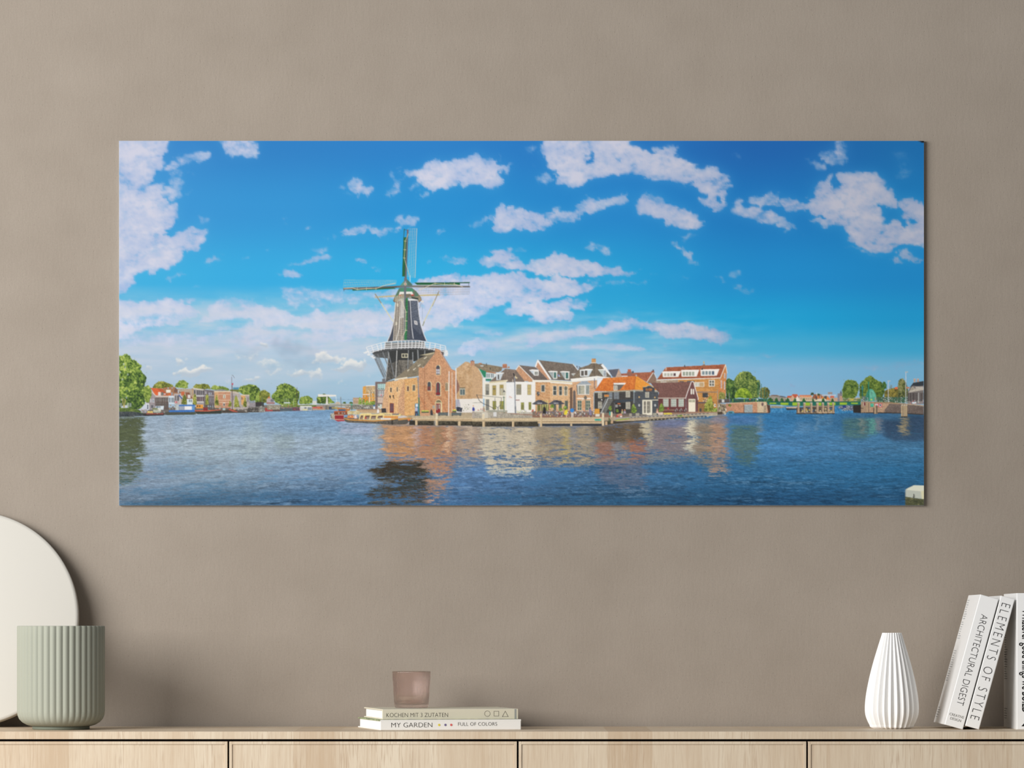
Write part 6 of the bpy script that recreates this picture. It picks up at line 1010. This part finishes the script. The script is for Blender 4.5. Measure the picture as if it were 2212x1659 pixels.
line('B6', [(600,450),(605,1000)], (30,120,88), 2.6); line('B6', [(430,540),(425,1000)], (24,100,88), 2.4); rect('B6', 400, 580, 455, 680, (40,120,110)); rect('B6', 410, 860, 520, 1000, (90,110,100)); specks('B6', 420, 880, 600, 1000, [(24,110,96),(206,200,196),(60,60,70)], 26, 1.5, 2, 85); rect('B6', 660, 930, 700, 975, (190,206,60)); rect('B6', 780, 890, 810, 1000, (166,146,120))
for x, y0, y1 in ((1155,440,1030),(1648,190,1080)): line('B6', [(x, y0),(x, y1)], (186,190,200), 1.3); line('B6', [(x - 20, y0 - 10),(x + 60, y0 - 14)], (190,176,160), 1.5)
for x in (1060, 1178, 1518, 1688):
    for k in range(6): rect('B6', x - 9, 860 + k * 26, x + 9, 872 + k * 26, (226,226,222) if k % 2 else (40,40,44))
poly('B6', [(1700,1080),(1700,740),(1780,600),(1850,480),(2150,430),(2150,1080)], (112,104,100)); poly('B6', [(1760,610),(1860,480),(2150,430),(2150,560),(1960,580),(1860,560)], (40,48,56)); poly('B6', [(1760,700),(1840,580),(1900,650),(2150,600),(2150,680),(1720,760)], (176,166,150)); poly('B6', [(1780,690),(1840,600),(1890,670)], (150,140,120)); rect('B6', 1700, 760, 2150, 1010, (74,66,64)); rect('B6', 1920, 590, 2140, 640, (176,168,156))
for x in (1740, 1810, 1900, 1960, 2040, 2110): rect('B6', x, 770, x + 18, 1000, (112,104,100))
for x in (1895, 1990): rect('B6', x - 26, 370, x + 26, 460, (176,140,120)); rect('B6', x - 30, 365, x + 30, 385, (196,160,140))
rect('B6', 1700, 1000, 2150, 1075, (130,124,120)); rect('B6', 1830, 1020, 1940, 1065, (226,226,228)); specks('B6', 1720, 960, 2140, 1060, [(206,206,206),(60,60,66),(60,120,180),(200,60,60)], 30, 1.6, 1.6, 86); line('B6', [(2008,760),(2010,1040)], (206,206,200), 1.2)
poly('B6', [(390,1010),(640,1020),(1200,1035),(1700,1070),(2150,1110),(2150,1370),(1500,1320),(870,1320),(350,1320),(390,1100)], (160,128,100)); stripes('B6', [(640,1040),(1200,1050),(1000,1310),(640,1310)], [(166,128,96),(184,146,114)], 1.8, 2, .5); poly('B6', [(1190,1070),(1520,1090),(2150,1130),(2150,1370),(1040,1310),(1060,1240)], (96,80,74)); fill_noise('B6', [(1190,1075),(2150,1130),(2150,1350),(1050,1300)], [(84,70,64),(104,88,80),(122,104,92)], 1.0); poly('B6', [(390,1005),(1200,1025),(1690,1070),(1690,1085),(1190,1050),(640,1035)], (150,120,80)); poly('B6', [(1700,1065),(2150,1110),(2150,1140),(1700,1085)], (176,156,130)); poly('B6', [(350,1310),(870,1310),(1500,1325),(2150,1365),(2150,1385),(1500,1345),(350,1330)], (40,34,28))
rect('B6', 655, 1065, 745, 1155, (34,168,130)); line('B6', [(670,1100),(725,1100)], (150,220,196), .8); rect('B6', 775, 1060, 870, 1170, (190,50,56)); rect('B6', 788, 1075, 862, 1160, (226,220,222)); rect('B6', 875, 1055, 980, 1165, (200,40,50)); rect('B6', 890, 1070, 968, 1150, (230,226,226)); line('B6', [(900,1085),(960,1140)], (40,40,44), 1.2); line('B6', [(905,1135),(955,1100)], (40,40,44), 1.2); line('B6', [(905,1085),(955,1085)], (40,40,44), .9); rect('B6', 465, 1030, 510, 1130, (110,40,44)); line('B6', [(462,1030),(462,1130),(512,1130)], (226,206,196), .8)
poly('B6', [(170,1110),(390,1090),(380,1320),(170,1310)], (38,34,34))
for x, w, y0, y1 in ((405,36,1040,1320),(450,22,1120,1320),(360,18,1140,1320),(520,22,1120,1320),(575,60,1040,1310),(800,110,1120,1350)): rect('B6', x - w / 2, y0, x + w / 2, y1, (176,144,108)); rect('B6', x + w / 6, y0, x + w / 2, y1, (120,96,76))
rect('B6', 735, 1180, 760, 1355, (60,50,44)); line('B6', [(825,1090),(825,1340)], (60,52,46), 1.4); line('B6', [(370,1195),(460,1200)], (60,44,36), 1.2)
for x in (1545, 1610, 1668): rect('B6', x - 28, 1105, x + 26, 1440, (186,160,118)); rect('B6', x + 4, 1105, x + 26, 1440, (136,112,84)); rect('B6', x - 28, 1420, x + 26, 1450, (50,42,30)); oval('B6', x, 1105, 26, 12, (206,196,180))
# the green bridge
wb = [(1510,1180),(1930,1190),(2212,1180),(2212,1330),(1490,1330)]
poly('B4', wb, (30,112,170)); fill_noise('B4', wb, [(24,96,152),(40,122,180),(70,146,200)], 1.0); poly('B4', [(1500,1130),(1660,1130),(1900,1160),(1900,1190),(1500,1190)], (150,136,110)); poly('B4', [(1910,1170),(2212,1150),(2212,1225),(1960,1235)], (176,150,130)); poly('B4', [(1920,1190),(2212,1205),(2212,1230),(1960,1245)], (44,56,64))
wb = [(0,1180),(420,1170),(420,1330),(0,1330)]; fill_noise('B5', wb, [(24,96,152),(40,122,180),(70,146,200)], 1.0); poly('B5', [(100,1160),(420,1150),(420,1215),(140,1240)], (196,170,150)); poly('B5', [(95,1190),(420,1200),(420,1235),(130,1250)], (44,56,64))
fill_noise('B5', [(1450,1130),(2000,1110),(2000,1340),(1450,1340)], [(24,96,152),(40,122,180),(70,146,200)], 1.0); poly('B5', [(1560,1190),(1600,1130),(1800,1110),(1990,1120),(1990,1260),(1800,1250),(1660,1210)], (96,104,120)); specks('B5', 1570, 1110, 1980, 1250, [(40,52,120),(206,206,206),(150,150,150),(60,70,80),(180,170,150)], 60, 1.8, 2.0, 87); rect('B5', 1690, 1110, 1790, 1180, (36,52,130)); poly('B5', [(1990,1110),(2212,1090),(2212,1330),(1990,1320)], (38,34,32))
poly('B4', [(1385,1010),(2212,1010),(2212,1140),(1900,1110),(1400,1095)], (24,104,84)); poly('B5', [(0,1005),(2190,1010),(2190,1100),(1800,1110),(1480,1130),(430,1135),(0,1115)], (24,104,84)); poly('B6', [(0,1010),(380,1015),(380,1095),(0,1105)], (24,104,84))
LIME = (152,190,32)
for t, x0, y0, x1, y1 in (('B4',1455,1040,1650,1075),('B4',1770,1040,1985,1100),('B4',2105,1035,2212,1115),('B5',0,1040,165,1100),('B5',285,1035,495,1115),('B5',640,1035,775,1125),('B5',1005,1035,1095,1120),('B5',1310,1035,1490,1110),('B5',1610,1035,1815,1095),('B5',1935,1038,2120,1070),('B6',115,1040,300,1075)): rect(t, x0, y0, x1, y1, LIME)
line('B4', [(1385,1015),(2212,1015)], (16,70,66), 1.0); line('B5', [(0,1015),(2190,1015)], (16,70,66), 1.0)
# timber fender
poly('B5', [(390,1180),(1470,1130),(1470,1330),(400,1345)], (70,60,50)); specks('B5', 480, 1170, 1420, 1290, [(190,160,70),(60,100,150),(40,36,32),(206,190,140),(120,100,70)], 44, 3, 4, 88)
rect('B5', 600, 1125, 1455, 1160, (150,124,104)); poly('B5', [(400,1300),(970,1310),(970,1350),(400,1350)], (120,100,80)); poly('B5', [(970,1290),(1470,1290),(1470,1330),(970,1345)], (190,156,116))
for x, w in ((450,60),(620,60),(815,60),(985,70),(1140,56),(1290,60),(1430,46)):
    rect('B5', x - w / 2, 1045, x + w / 2, 1345, (184,152,118)); rect('B5', x - w / 2, 1045, x - w / 6, 1345, (130,106,88)); rect('B5', x - w / 2, 1035, x + w / 2, 1058, (206,190,170)); rect('B5', x - w / 2, 1335, x + w / 2, 1360, (50,42,34))
line('B5', [(390,1352),(1470,1345)], (40,36,30), 1.2)
# photographic grain over the built strip
built = blur((np.abs(img - base_img).max(2) > 4).astype(float), .8)
built[: 640 - PY0] *= .0
gr = fractal(1.4, 1, 1, 41, 6)
img *= (1 + gr * .045 * built * np.clip((235 - img.mean(2)) / 60, .2, 1))[..., None]
gm = img.mean(2, keepdims=True)
img += ((gm + (img - gm) * .84) * .95 + 12 - img) * built[..., None]
soft = blur(img, .42)
img += (soft - img) * np.clip((np.arange(CH) + PY0 - 470) / 30, .35, 1)[:, None, None]
img = np.clip(img, 0, 255)
# ------------------------------------------------------------------ picture on the wall
PT = .008
PS = FPX / (DIST - PT)
pX0, pX1 = (PX0 - 1106) / PS, (PX1 - 1106) / PS
pZ1, pZ0 = CAMZ - (PY0 - HORIZON) / PS, CAMZ - (PY1 - HORIZON) / PS
pic = thing('wall_picture', 'wide frameless panorama print of a windmill by a canal town on the plaster wall', 'picture', ((pX0 + pX1) / 2, 0, pZ0))
hw = (pX1 - pX0) / 2; ph = pZ1 - pZ0
obj('panel', boxmesh(-hw, hw, -PT, 0, 0, ph, .0003, 1), plain('panel_edge', (176, 184, 192), .35), pic)
def print_mesh():
    """the printed face: one flat sheet, finely divided where the picture is detailed, ink held per vertex"""
    L = img / 255.0
    L = np.where(L <= .04045, L / 12.92, ((L + .055) / 1.055) ** 2.4)
    xs = (np.arange(CW) + .5) / CW; ys = (np.arange(CH) + .5) / CH
    X, Y = np.meshgrid(xs * 2 - 1, ys * 2 - 1)
    q = ILLUM
    li = q[0] + q[1] * X + q[2] * Y + q[3] * X * X + q[4] * X * Y + q[5] * Y * Y
    L = np.clip(L / li[..., None], 0, 1)
    V, C, F = [], [], []
    nv = 0
    e = .0003
    def block(x0, x1, y0, y1, sx, sy):
        nonlocal nv
        gx = np.linspace(x0, x1, max(2, int(round((x1 - x0) / sx)) + 1)); gy = np.linspace(y0, y1, max(2, int(round((y1 - y0) / sy)) + 1))
        A, B = np.meshgrid(gx, gy)
        wx = np.clip(-hw + A / CW * 2 * hw, -hw + e, hw - e); wz = np.clip(ph - B / CH * ph, e, ph - e)
        V.append(np.stack([wx, np.full_like(wx, -PT - .0002), wz], -1).reshape(-1, 3))
        C.append(sample(L, A - .5, B - .5).reshape(-1, 3))
        n, mrow = len(gx), len(gy)
        i = (np.arange(mrow - 1)[:, None] * n + np.arange(n - 1)[None, :]).ravel() + nv
        F.append(np.stack([i, i + n, i + n + 1, i + 1], -1)); nv += n * mrow
    r = lambda y: y - PY0
    c = lambda x: x - PX0
    block(0, CW, 0, r(490), 3, 3)
    block(0, c(735), r(490), r(745), 3, 2.5); block(c(1025), CW, r(490), r(745), 3, 2.5); block(c(735), c(1025), r(490), r(745), 1, 1)
    block(0, CW, r(745), r(922), 1, 1)
    block(0, CW, r(922), CH, 2, 1.25)
    V = np.concatenate(V); C = np.concatenate(C); F = np.concatenate(F)
    me = bpy.data.meshes.new('print')
    me.vertices.add(len(V)); me.vertices.foreach_set('co', V.astype(np.float32).ravel())
    me.loops.add(F.size); me.loops.foreach_set('vertex_index', F.astype(np.int32).ravel())
    me.polygons.add(len(F)); me.polygons.foreach_set('loop_start', np.arange(0, F.size, 4, dtype=np.int32))
    me.update(calc_edges=True)
    ca = me.color_attributes.new('ink', 'FLOAT_COLOR', 'POINT')
    ca.data.foreach_set('color', np.concatenate([C, np.ones((len(C), 1))], 1).astype(np.float32).ravel())
    return me
# share of the room light that falls on the sheet (constant, x, y, xx, xy, yy): turns seen colours into ink colours
ILLUM = (1.0567, -0.211, -0.0105, 0.0231, 0.0117, -0.0044)
M_print = bpy.data.materials.new('print_ink'); t, N, L_, b_ = nodes(M_print)
at = N.new('ShaderNodeAttribute'); at.attribute_name = 'ink'; L_.new(at.outputs['Color'], b_.inputs['Base Color'])
b_.inputs['Roughness'].default_value = .6; b_.inputs['Specular IOR Level'].default_value = .12
pr_o = obj('print', print_mesh(), M_print, pic)
pr_o['label'] = 'printed photograph of a windmill, brick houses and water under a cloudy blue sky'

# ------------------------------------------------------------------ round disc leaning on the wall
M_disc = plain('cream_lacquer', (204, 200, 191), .5, .3)
R, TH = .204, .020
prof = [(R - .006, -TH, 0), (R - .0015, -TH + .0008, 0), (R, -TH + .003, 0), (R, -.003, 0), (R - .0015, -.0008, 0), (R - .006, 0, 0)]
me = lathe(prof, 160)
me.transform(Matrix.Rotation(math.pi / 2, 4, 'X'))      # axis along -y: faces the viewer; z up
lean = math.asin((.098 - TH) / (2 * R))
me.transform(Matrix.Translation((0, 0, R)))
me.transform(Matrix.Rotation(-lean, 4, 'X'))
ys = np.array([v.co.y for v in me.vertices]); zs = np.array([v.co.z for v in me.vertices])
me.transform(Matrix.Translation((0, -ys.max() - .0004, -zs.min())))
disc = obj('round_panel', me, M_disc, None, True); disc.location = (-1.0129, 0, TOPZ)
tag(disc, 'large round cream disc leaning against the wall behind the ribbed pot', 'wall decor')

# ------------------------------------------------------------------ ribbed sage pot
M_sage = plain('sage_glaze', (156, 158, 144), .62, .25, .06, 500)
pot = thing('plant_pot', 'sage green ribbed ceramic pot standing on the left of the sideboard', 'pot', (-.8215, -.235, TOPZ))
H = .1885; NR = 42
rib = lambda a: abs(math.cos(a * NR / 2)) ** .9 - .6
P = [(.050, 0, 0), (.052, .0008, 0), (.052, .0055, 0), (.0545, .0062, 0), (.062, .0085, 0), (.0700, .0130, .00022), (.0755, .0190, .0012), (.0780, .0260, .0020), (.0788, .034, .0024), (.0788, H - .02, .0024), (.0788, H - .002, .0024), (.0784, H - .0003, .0018), (.0775, H, .001), (.0748, H, 0), (.0742, H - .001, 0), (.0735, H - .02, 0), (.0735, .03, 0), (.066, .018, 0), (.03, .014, 0)]
obj('body', lathe(P[3:], NR * 12, rib), M_sage, pot, True)
obj('foot_ring', lathe([(.050, 0, 0), (.052, .0008, 0), (.052, .0062, 0), (.040, .0064, 0)], 96), plain('sage_foot', (110, 116, 102), .7), pot, True)

# ------------------------------------------------------------------ white pleated vase
M_white = plain('bisque_white', (240, 239, 237), .6, .3)
vase = [(.0312, .0), (.0345, .0012), (.0390, .0075), (.0432, .0165), (.0460, .026), (.0468, .036), (.0464, .047), (.0447, .063), (.0418, .080), (.0381, .098), (.0335, .117), (.0283, .136), (.0228, .155), (.0166, .1758)]
def spline(pts, n):
    z = [p[1] for p in pts]; r = [p[0] for p in pts]
    zz = np.concatenate([np.linspace(z[0], z[4], 14), np.linspace(z[4], z[-1], n)[1:]]); m = np.gradient(r, z); out = []
    for q in zz:
        i = min(max(int(np.searchsorted(z, q)) - 1, 0), len(z) - 2); h = z[i + 1] - z[i]; t = (q - z[i]) / h
        out.append(((2*t**3-3*t*t+1)*r[i] + (t**3-2*t*t+t)*h*m[i] + (-2*t**3+3*t*t)*r[i+1] + (t**3-t*t)*h*m[i+1], q))
    return out
NP = 26
def pleat(a):
    t = (a * NP / (2 * math.pi)) % 1.0
    return (1 - abs(2 * t - 1)) * 2 - 1
body = [(r, z, r * .060) for r, z in spline(vase, 34)]
inner = [(.0152, .1758, .00022), (.0148, .170, .0004), (.020, .150, 0), (.030, .110, 0), (.036, .06, 0), (.030, .01, 0)]
vo = obj('vase', lathe(body + inner, NP * 12, pleat), M_white, None, False); vo.location = (.697, -.180, TOPZ)
vo.rotation_euler = (0, 0, .11)
tag(vo, 'slim white pleated ceramic vase standing right of centre on the sideboard', 'vase')

# ------------------------------------------------------------------ books
M_ink = plain('black_ink', (38, 36, 36), .7, .1)
M_page = plain('page_block', (240, 239, 236), .8, .1, .25, 900)
def text_mesh(s, size, sx=1.0, space=1.0, thin=0.0, align='LEFT'):
    cu = bpy.data.curves.new('lettering', 'FONT'); cu.body = s; cu.size = size; cu.space_character = space; cu.offset = thin; cu.align_x = align
    cu.resolution_u = 4; cu.fill_mode = 'FRONT'
    o = bpy.data.objects.new('lettering', cu); COL.objects.link(o); bpy.context.view_layer.update()
    me = bpy.data.meshes.new_from_object(o.evaluated_get(bpy.context.evaluated_depsgraph_get()))
    bpy.data.objects.remove(o); bpy.data.curves.remove(cu)
    me.materials.clear(); me.transform(Matrix.Diagonal((sx, 1, 1, 1)))
    return me
def fit_text(s, cap, length, thin=0.0, space=1.0):
    """lettering with the given capital height and overall length, standing in the x-z plane, starting at 0"""
    me = text_mesh(s, 1.0, 1, space, thin)
    x = [v.co.x for v in me.vertices]; caps = text_mesh('E', 1.0, 1, 1, thin); y = [v.co.y for v in caps.vertices]
    sx = length / (max(x) - min(x)); sy = cap / (max(y) - min(y))
    me.transform(Matrix.Diagonal((sx, sy, 1, 1)) @ Matrix.Translation((-min(x), -min(y), 0)))
    me.transform(Matrix.Rotation(math.pi / 2, 4, 'X'))
    return me
def flat(pts, name='mark', mat=None, parent=None, y=0):
    bm = bmesh.new(); bm.faces.new([bm.verts.new((a, y, c)) for a, c in pts]); return obj(name, from_bm(bm), mat, parent)
def ringshape(pts_out, pts_in, y):
    bm = bmesh.new(); n = len(pts_out)
    A = [bm.verts.new((a, y, c)) for a, c in pts_out]; B = [bm.verts.new((a, y, c)) for a, c in pts_in]
    for k in range(n): bm.faces.new((A[k], A[(k + 1) % n], B[(k + 1) % n], B[k]))
    return from_bm(bm)

def lying_book(name, label, loc, ang, length, depth, th, cover, top_mat=None, over=.0035, board=.0022):
    """hardback lying flat: spine along +x at y = 0 facing -y, fore edge at y = depth, head and tail at the ends"""
    t = thing(name, label, 'book', loc, ang)
    bm = bmesh.new()
    box(bm, 0, length, .0, depth, 0, board, .0005, 1)
    box(bm, 0, length, -.0002, .0026, 0, th, .0009, 2)
    obj('cover', from_bm(bm), cover, t)
    bm = bmesh.new(); box(bm, 0, length, .0, depth, th - board, th, .0005, 1)
    obj('front_board', from_bm(bm), top_mat or cover, t)
    bm = bmesh.new(); box(bm, over, length - over, .0028, depth - over, board, th - board)
    obj('pages', from_bm(bm), M_page, t)
    return t
Y0 = -.00035
M_cream = plain('cream_cloth', (214, 207, 186), .7, .2); M_offw = plain('offwhite_cover', (238, 236, 231), .55, .3)
# lower book, its front board carries a garden photograph
M_gard = bpy.data.materials.new('garden_print'); t, N, L_, b_ = nodes(M_gard)
tc = N.new('ShaderNodeTexCoord'); nz = N.new('ShaderNodeTexNoise'); nz.inputs['Scale'].default_value = 140; nz.inputs['Detail'].default_value = 4; L_.new(tc.outputs['Object'], nz.inputs['Vector'])
cr = N.new('ShaderNodeValToRGB'); e = cr.color_ramp.elements; e[0].position = .38; e[0].color = lin((60, 78, 44)); e[1].position = .62; e[1].color = lin((186, 196, 150)); L_.new(nz.outputs['Fac'], cr.inputs['Fac']); L_.new(cr.outputs['Color'], b_.inputs['Base Color'])
A1 = math.radians(12.0); T1 = .0187
lo = lying_book('book', 'off-white book lettered MY GARDEN lying at the bottom of the pair under the glass', (-.2375, -.307, TOPZ), A1, .2595, .236, T1, M_offw, M_gard)
k = .2595 / 1592.
def put(me, name, parent, u, v, mat=M_ink, y=Y0):
    o = obj(name, me, mat, parent); o.location = (u, y, v); return o
# the spine shows white over the edge of the printed board
bm = bmesh.new(); box(bm, 0, .2595, -.0003, .0003, T1 - .0030, T1 + .0001, .0001, 1); obj('spine_edge', from_bm(bm), M_offw, lo)
Yl = -.0006
put(fit_text('MY GARDEN', .0080, k * 462, -.017), 'title', lo, k * 122, .0054, M_ink, Yl)
put(fit_text('FULL OF COLORS', .0060, k * 442, -.014, 1.05), 'subtitle', lo, k * 876, .0076, M_ink, Yl)
for u, c, nm in ((662, (226, 206, 72), 'yellow'), (733, (110, 100, 140), 'violet'), (799, (216, 100, 96), 'red')):
    r = k * 13
    o = flat([(r * math.cos(q * .3142), r * math.sin(q * .3142)) for q in range(20)], 'dot', plain(nm + '_dot', c, .6), lo); o.location = (k * u, Yl, .0092)
# upper book
A2 = math.radians(11.0); T2 = .0187; k = .2505 / 1543.
up = lying_book('book', 'cream book lettered KOCHEN MIT 3 ZUTATEN lying directly under the ribbed glass', (-.2345, -.2915, TOPZ + T1 + .0002), A2, .2505, .212, T2, M_cream)
put(fit_text('KOCHEN MIT 3 ZUTATEN', .0072, k * 697, -.016), 'title', up, k * 46, .0046)
lw = .00032
cz = .0101
def circ(r): return [(r * math.cos(q * math.pi / 20), r * math.sin(q * math.pi / 20)) for q in range(40)]
M_line = plain('grey_ink', (92, 88, 80), .7, .1)
put(ringshape(circ(k * 33), circ(k * 33 - 2 * lw), 0), 'circle_mark', up, k * 1190, cz, M_line)
s = k * 29
put(ringshape([(-s, -s), (s, -s), (s, s), (-s, s)], [(-s + 2 * lw, -s + 2 * lw), (s - 2 * lw, -s + 2 * lw), (s - 2 * lw, s - 2 * lw), (-s + 2 * lw, s - 2 * lw)], 0), 'square_mark', up, k * 1293, cz, M_line)
put(ringshape([(-k * 37, -k * 36), (k * 37, -k * 36), (0, k * 32)], [(-k * 37 + 4.0 * lw, -k * 36 + 2 * lw), (k * 37 - 4.0 * lw, -k * 36 + 2 * lw), (0, k * 32 - 4.4 * lw)], 0), 'triangle_mark', up, k * 1394, cz, M_line)
flat([(k * 1500, .0004), (k * 1522, .0004), (k * 1522, T2 - .0004), (k * 1500, T2 - .0004)], 'spine_band', plain('grey_band', (150, 152, 146), .6), up, Y0)

# three books standing at the right
def standing_book(name, label, x, y, tilt, width, height, depth, right_corner=True, cover=None):
    """book on its tail; spine faces the viewer; tilted about its lower right edge"""
    t = thing(name, label, 'book', (x, y, TOPZ), 0)
    t.rotation_euler = (0, tilt, 0)
    x0 = -width if right_corner else 0.0
    bd = .0022
    bm = bmesh.new()
    box(bm, x0, x0 + bd, .0004, depth, 0, height, .0006, 1); box(bm, x0 + width - bd, x0 + width, .0004, depth, 0, height, .0006, 1)
    box(bm, x0, x0 + width, 0, .0030, 0, height, .0012, 3)
    obj('cover', from_bm(bm), cover, t)
    obj('pages', boxmesh(x0 + bd, x0 + width - bd, .003, depth - .003, .0025, height - .0025), M_page, t)
    return t, x0
M_gloss = plain('white_cover', (244, 243, 241), .32, .45)
TILT = math.radians(15.4)
def down_text(me, name, parent, x, z):
    """turn lettering so that it reads from top to bottom, baseline on the left"""
    me.transform(Matrix.Rotation(math.pi / 2, 4, 'Y')); o = obj(name, me, M_ink, parent); o.location = (x, Y0, z); return o
b1, x0 = standing_book('book', 'thick white book lettered ARCHITECTURAL DIGEST leaning beside the vase', .8193, -.253, TILT, .0345, .2455, .195, True, M_gloss)
down_text(fit_text('ARCHITECTURAL DIGEST', .0122, .1700, -.018), 'title', b1, x0 + .0112, .2115)
for s_, z_, w_ in (('CREATIVE', .0190, .0270), ('DESIGN', .0120, .0200)):
    o = put(fit_text(s_, .0046, w_, -.01), 'imprint', b1, x0 + .0035 + (.0270 - w_) / 2, z_, M_line)
M_small = plain('faint_grey_print', (172, 172, 172), .7, .1)
def side_lines(parent, xface, y0, seq, wid):
    """small lines of print near the back edge of the left board"""
    rnd = random.Random(4); bm = bmesh.new()
    for z0, z1 in seq:
        z = z1
        while z > z0:
            wl = wid * rnd.uniform(.45, 1.0)
            bm.faces.new([bm.verts.new(p) for p in ((xface, y0, z), (xface, y0 - wl, z), (xface, y0 - wl, z - .0014), (xface, y0, z - .0014))])
            z -= .0044
    o = obj('index_print', from_bm(bm), M_small, parent); o['kind'] = 'stuff'; return o
side_lines(b1, x0 - .0003, .183, [(.198, .236), (.160, .194), (.117, .139), (.080, .113), (.012, .030)], .046)
b2, x0 = standing_book('book', 'white book lettered ELEMENTS OF STYLE leaning in the middle of the three', .8487, -.253, TILT, .0262, .2455, .195, True, M_gloss)
down_text(fit_text('ELEMENTS OF STYLE', .0158, .2180, -.021, 1.35), 'title', b2, x0 + .0052, .2335)
b3, x0 = standing_book('book', 'thick upright white book at the right edge with bold black lettering', .9170, -.253, 0, .052, .248, .195, False, M_gloss)
down_text(fit_text('Whatever good things we BUILD', .0170, .1880, .012, .96), 'title', b3, .0098, .2190)
flat([(.0085, .006), (.034, .006), (.034, .034)], 'emblem', M_ink, b3, Y0)
side_lines(b3, -.0003, .186, [(.120, .172), (.090, .140), (.014, .036)], .05)

# ------------------------------------------------------------------ ribbed pink glass on the books
M_glass = bpy.data.materials.new('rose_glass'); t, N, L_, b_ = nodes(M_glass)
b_.inputs['Base Color'].default_value = (.955, .86, .835, 1); b_.inputs['Roughness'].default_value = .05; b_.inputs['IOR'].default_value = 1.47
b_.inputs['Transmission Weight'].default_value = 1.0
df = N.new('ShaderNodeBsdfDiffuse'); df.inputs['Color'].default_value = lin((214, 168, 156))
tr = N.new('ShaderNodeBsdfTransparent'); tr.inputs['Color'].default_value = (.975, .93, .915, 1)
m1 = N.new('ShaderNodeMixShader'); m1.inputs[0].default_value = .05; L_.new(tr.outputs[0], m1.inputs[1]); L_.new(df.outputs[0], m1.inputs[2])
ms = N.new('ShaderNodeMixShader'); ms.inputs[0].default_value = .75
L_.new(m1.outputs[0], ms.inputs[1]); L_.new(b_.outputs[0], ms.inputs[2]); L_.new(ms.outputs[0], N['Material Output'].inputs['Surface'])
NG = 64
gw = lambda a: math.cos(a * NG)
gp = [(.0290, 0, 0), (.0305, .0010, 0), (.0310, .0040, 0), (.0314, .0060, .0002), (.0320, .016, .00022), (.0332, .032, .00022), (.0343, .050, .00022), (.0350, .0645, .00022), (.0351, .0662, .0002), (.0345, .0672, 0), (.0338, .0664, 0), (.0330, .05, 0), (.0316, .030, 0), (.0300, .010, 0), (.0270, .0070, 0), (.005, .0062, 0)]
gl = obj('drinking_glass', lathe(gp, NG * 8, gw), M_glass, None, True); gl.location = (-.1850, -.158, TOPZ + T1 + T2 + .0004)
tag(gl, 'small ribbed rose-tinted glass standing on the two stacked books', 'glass')
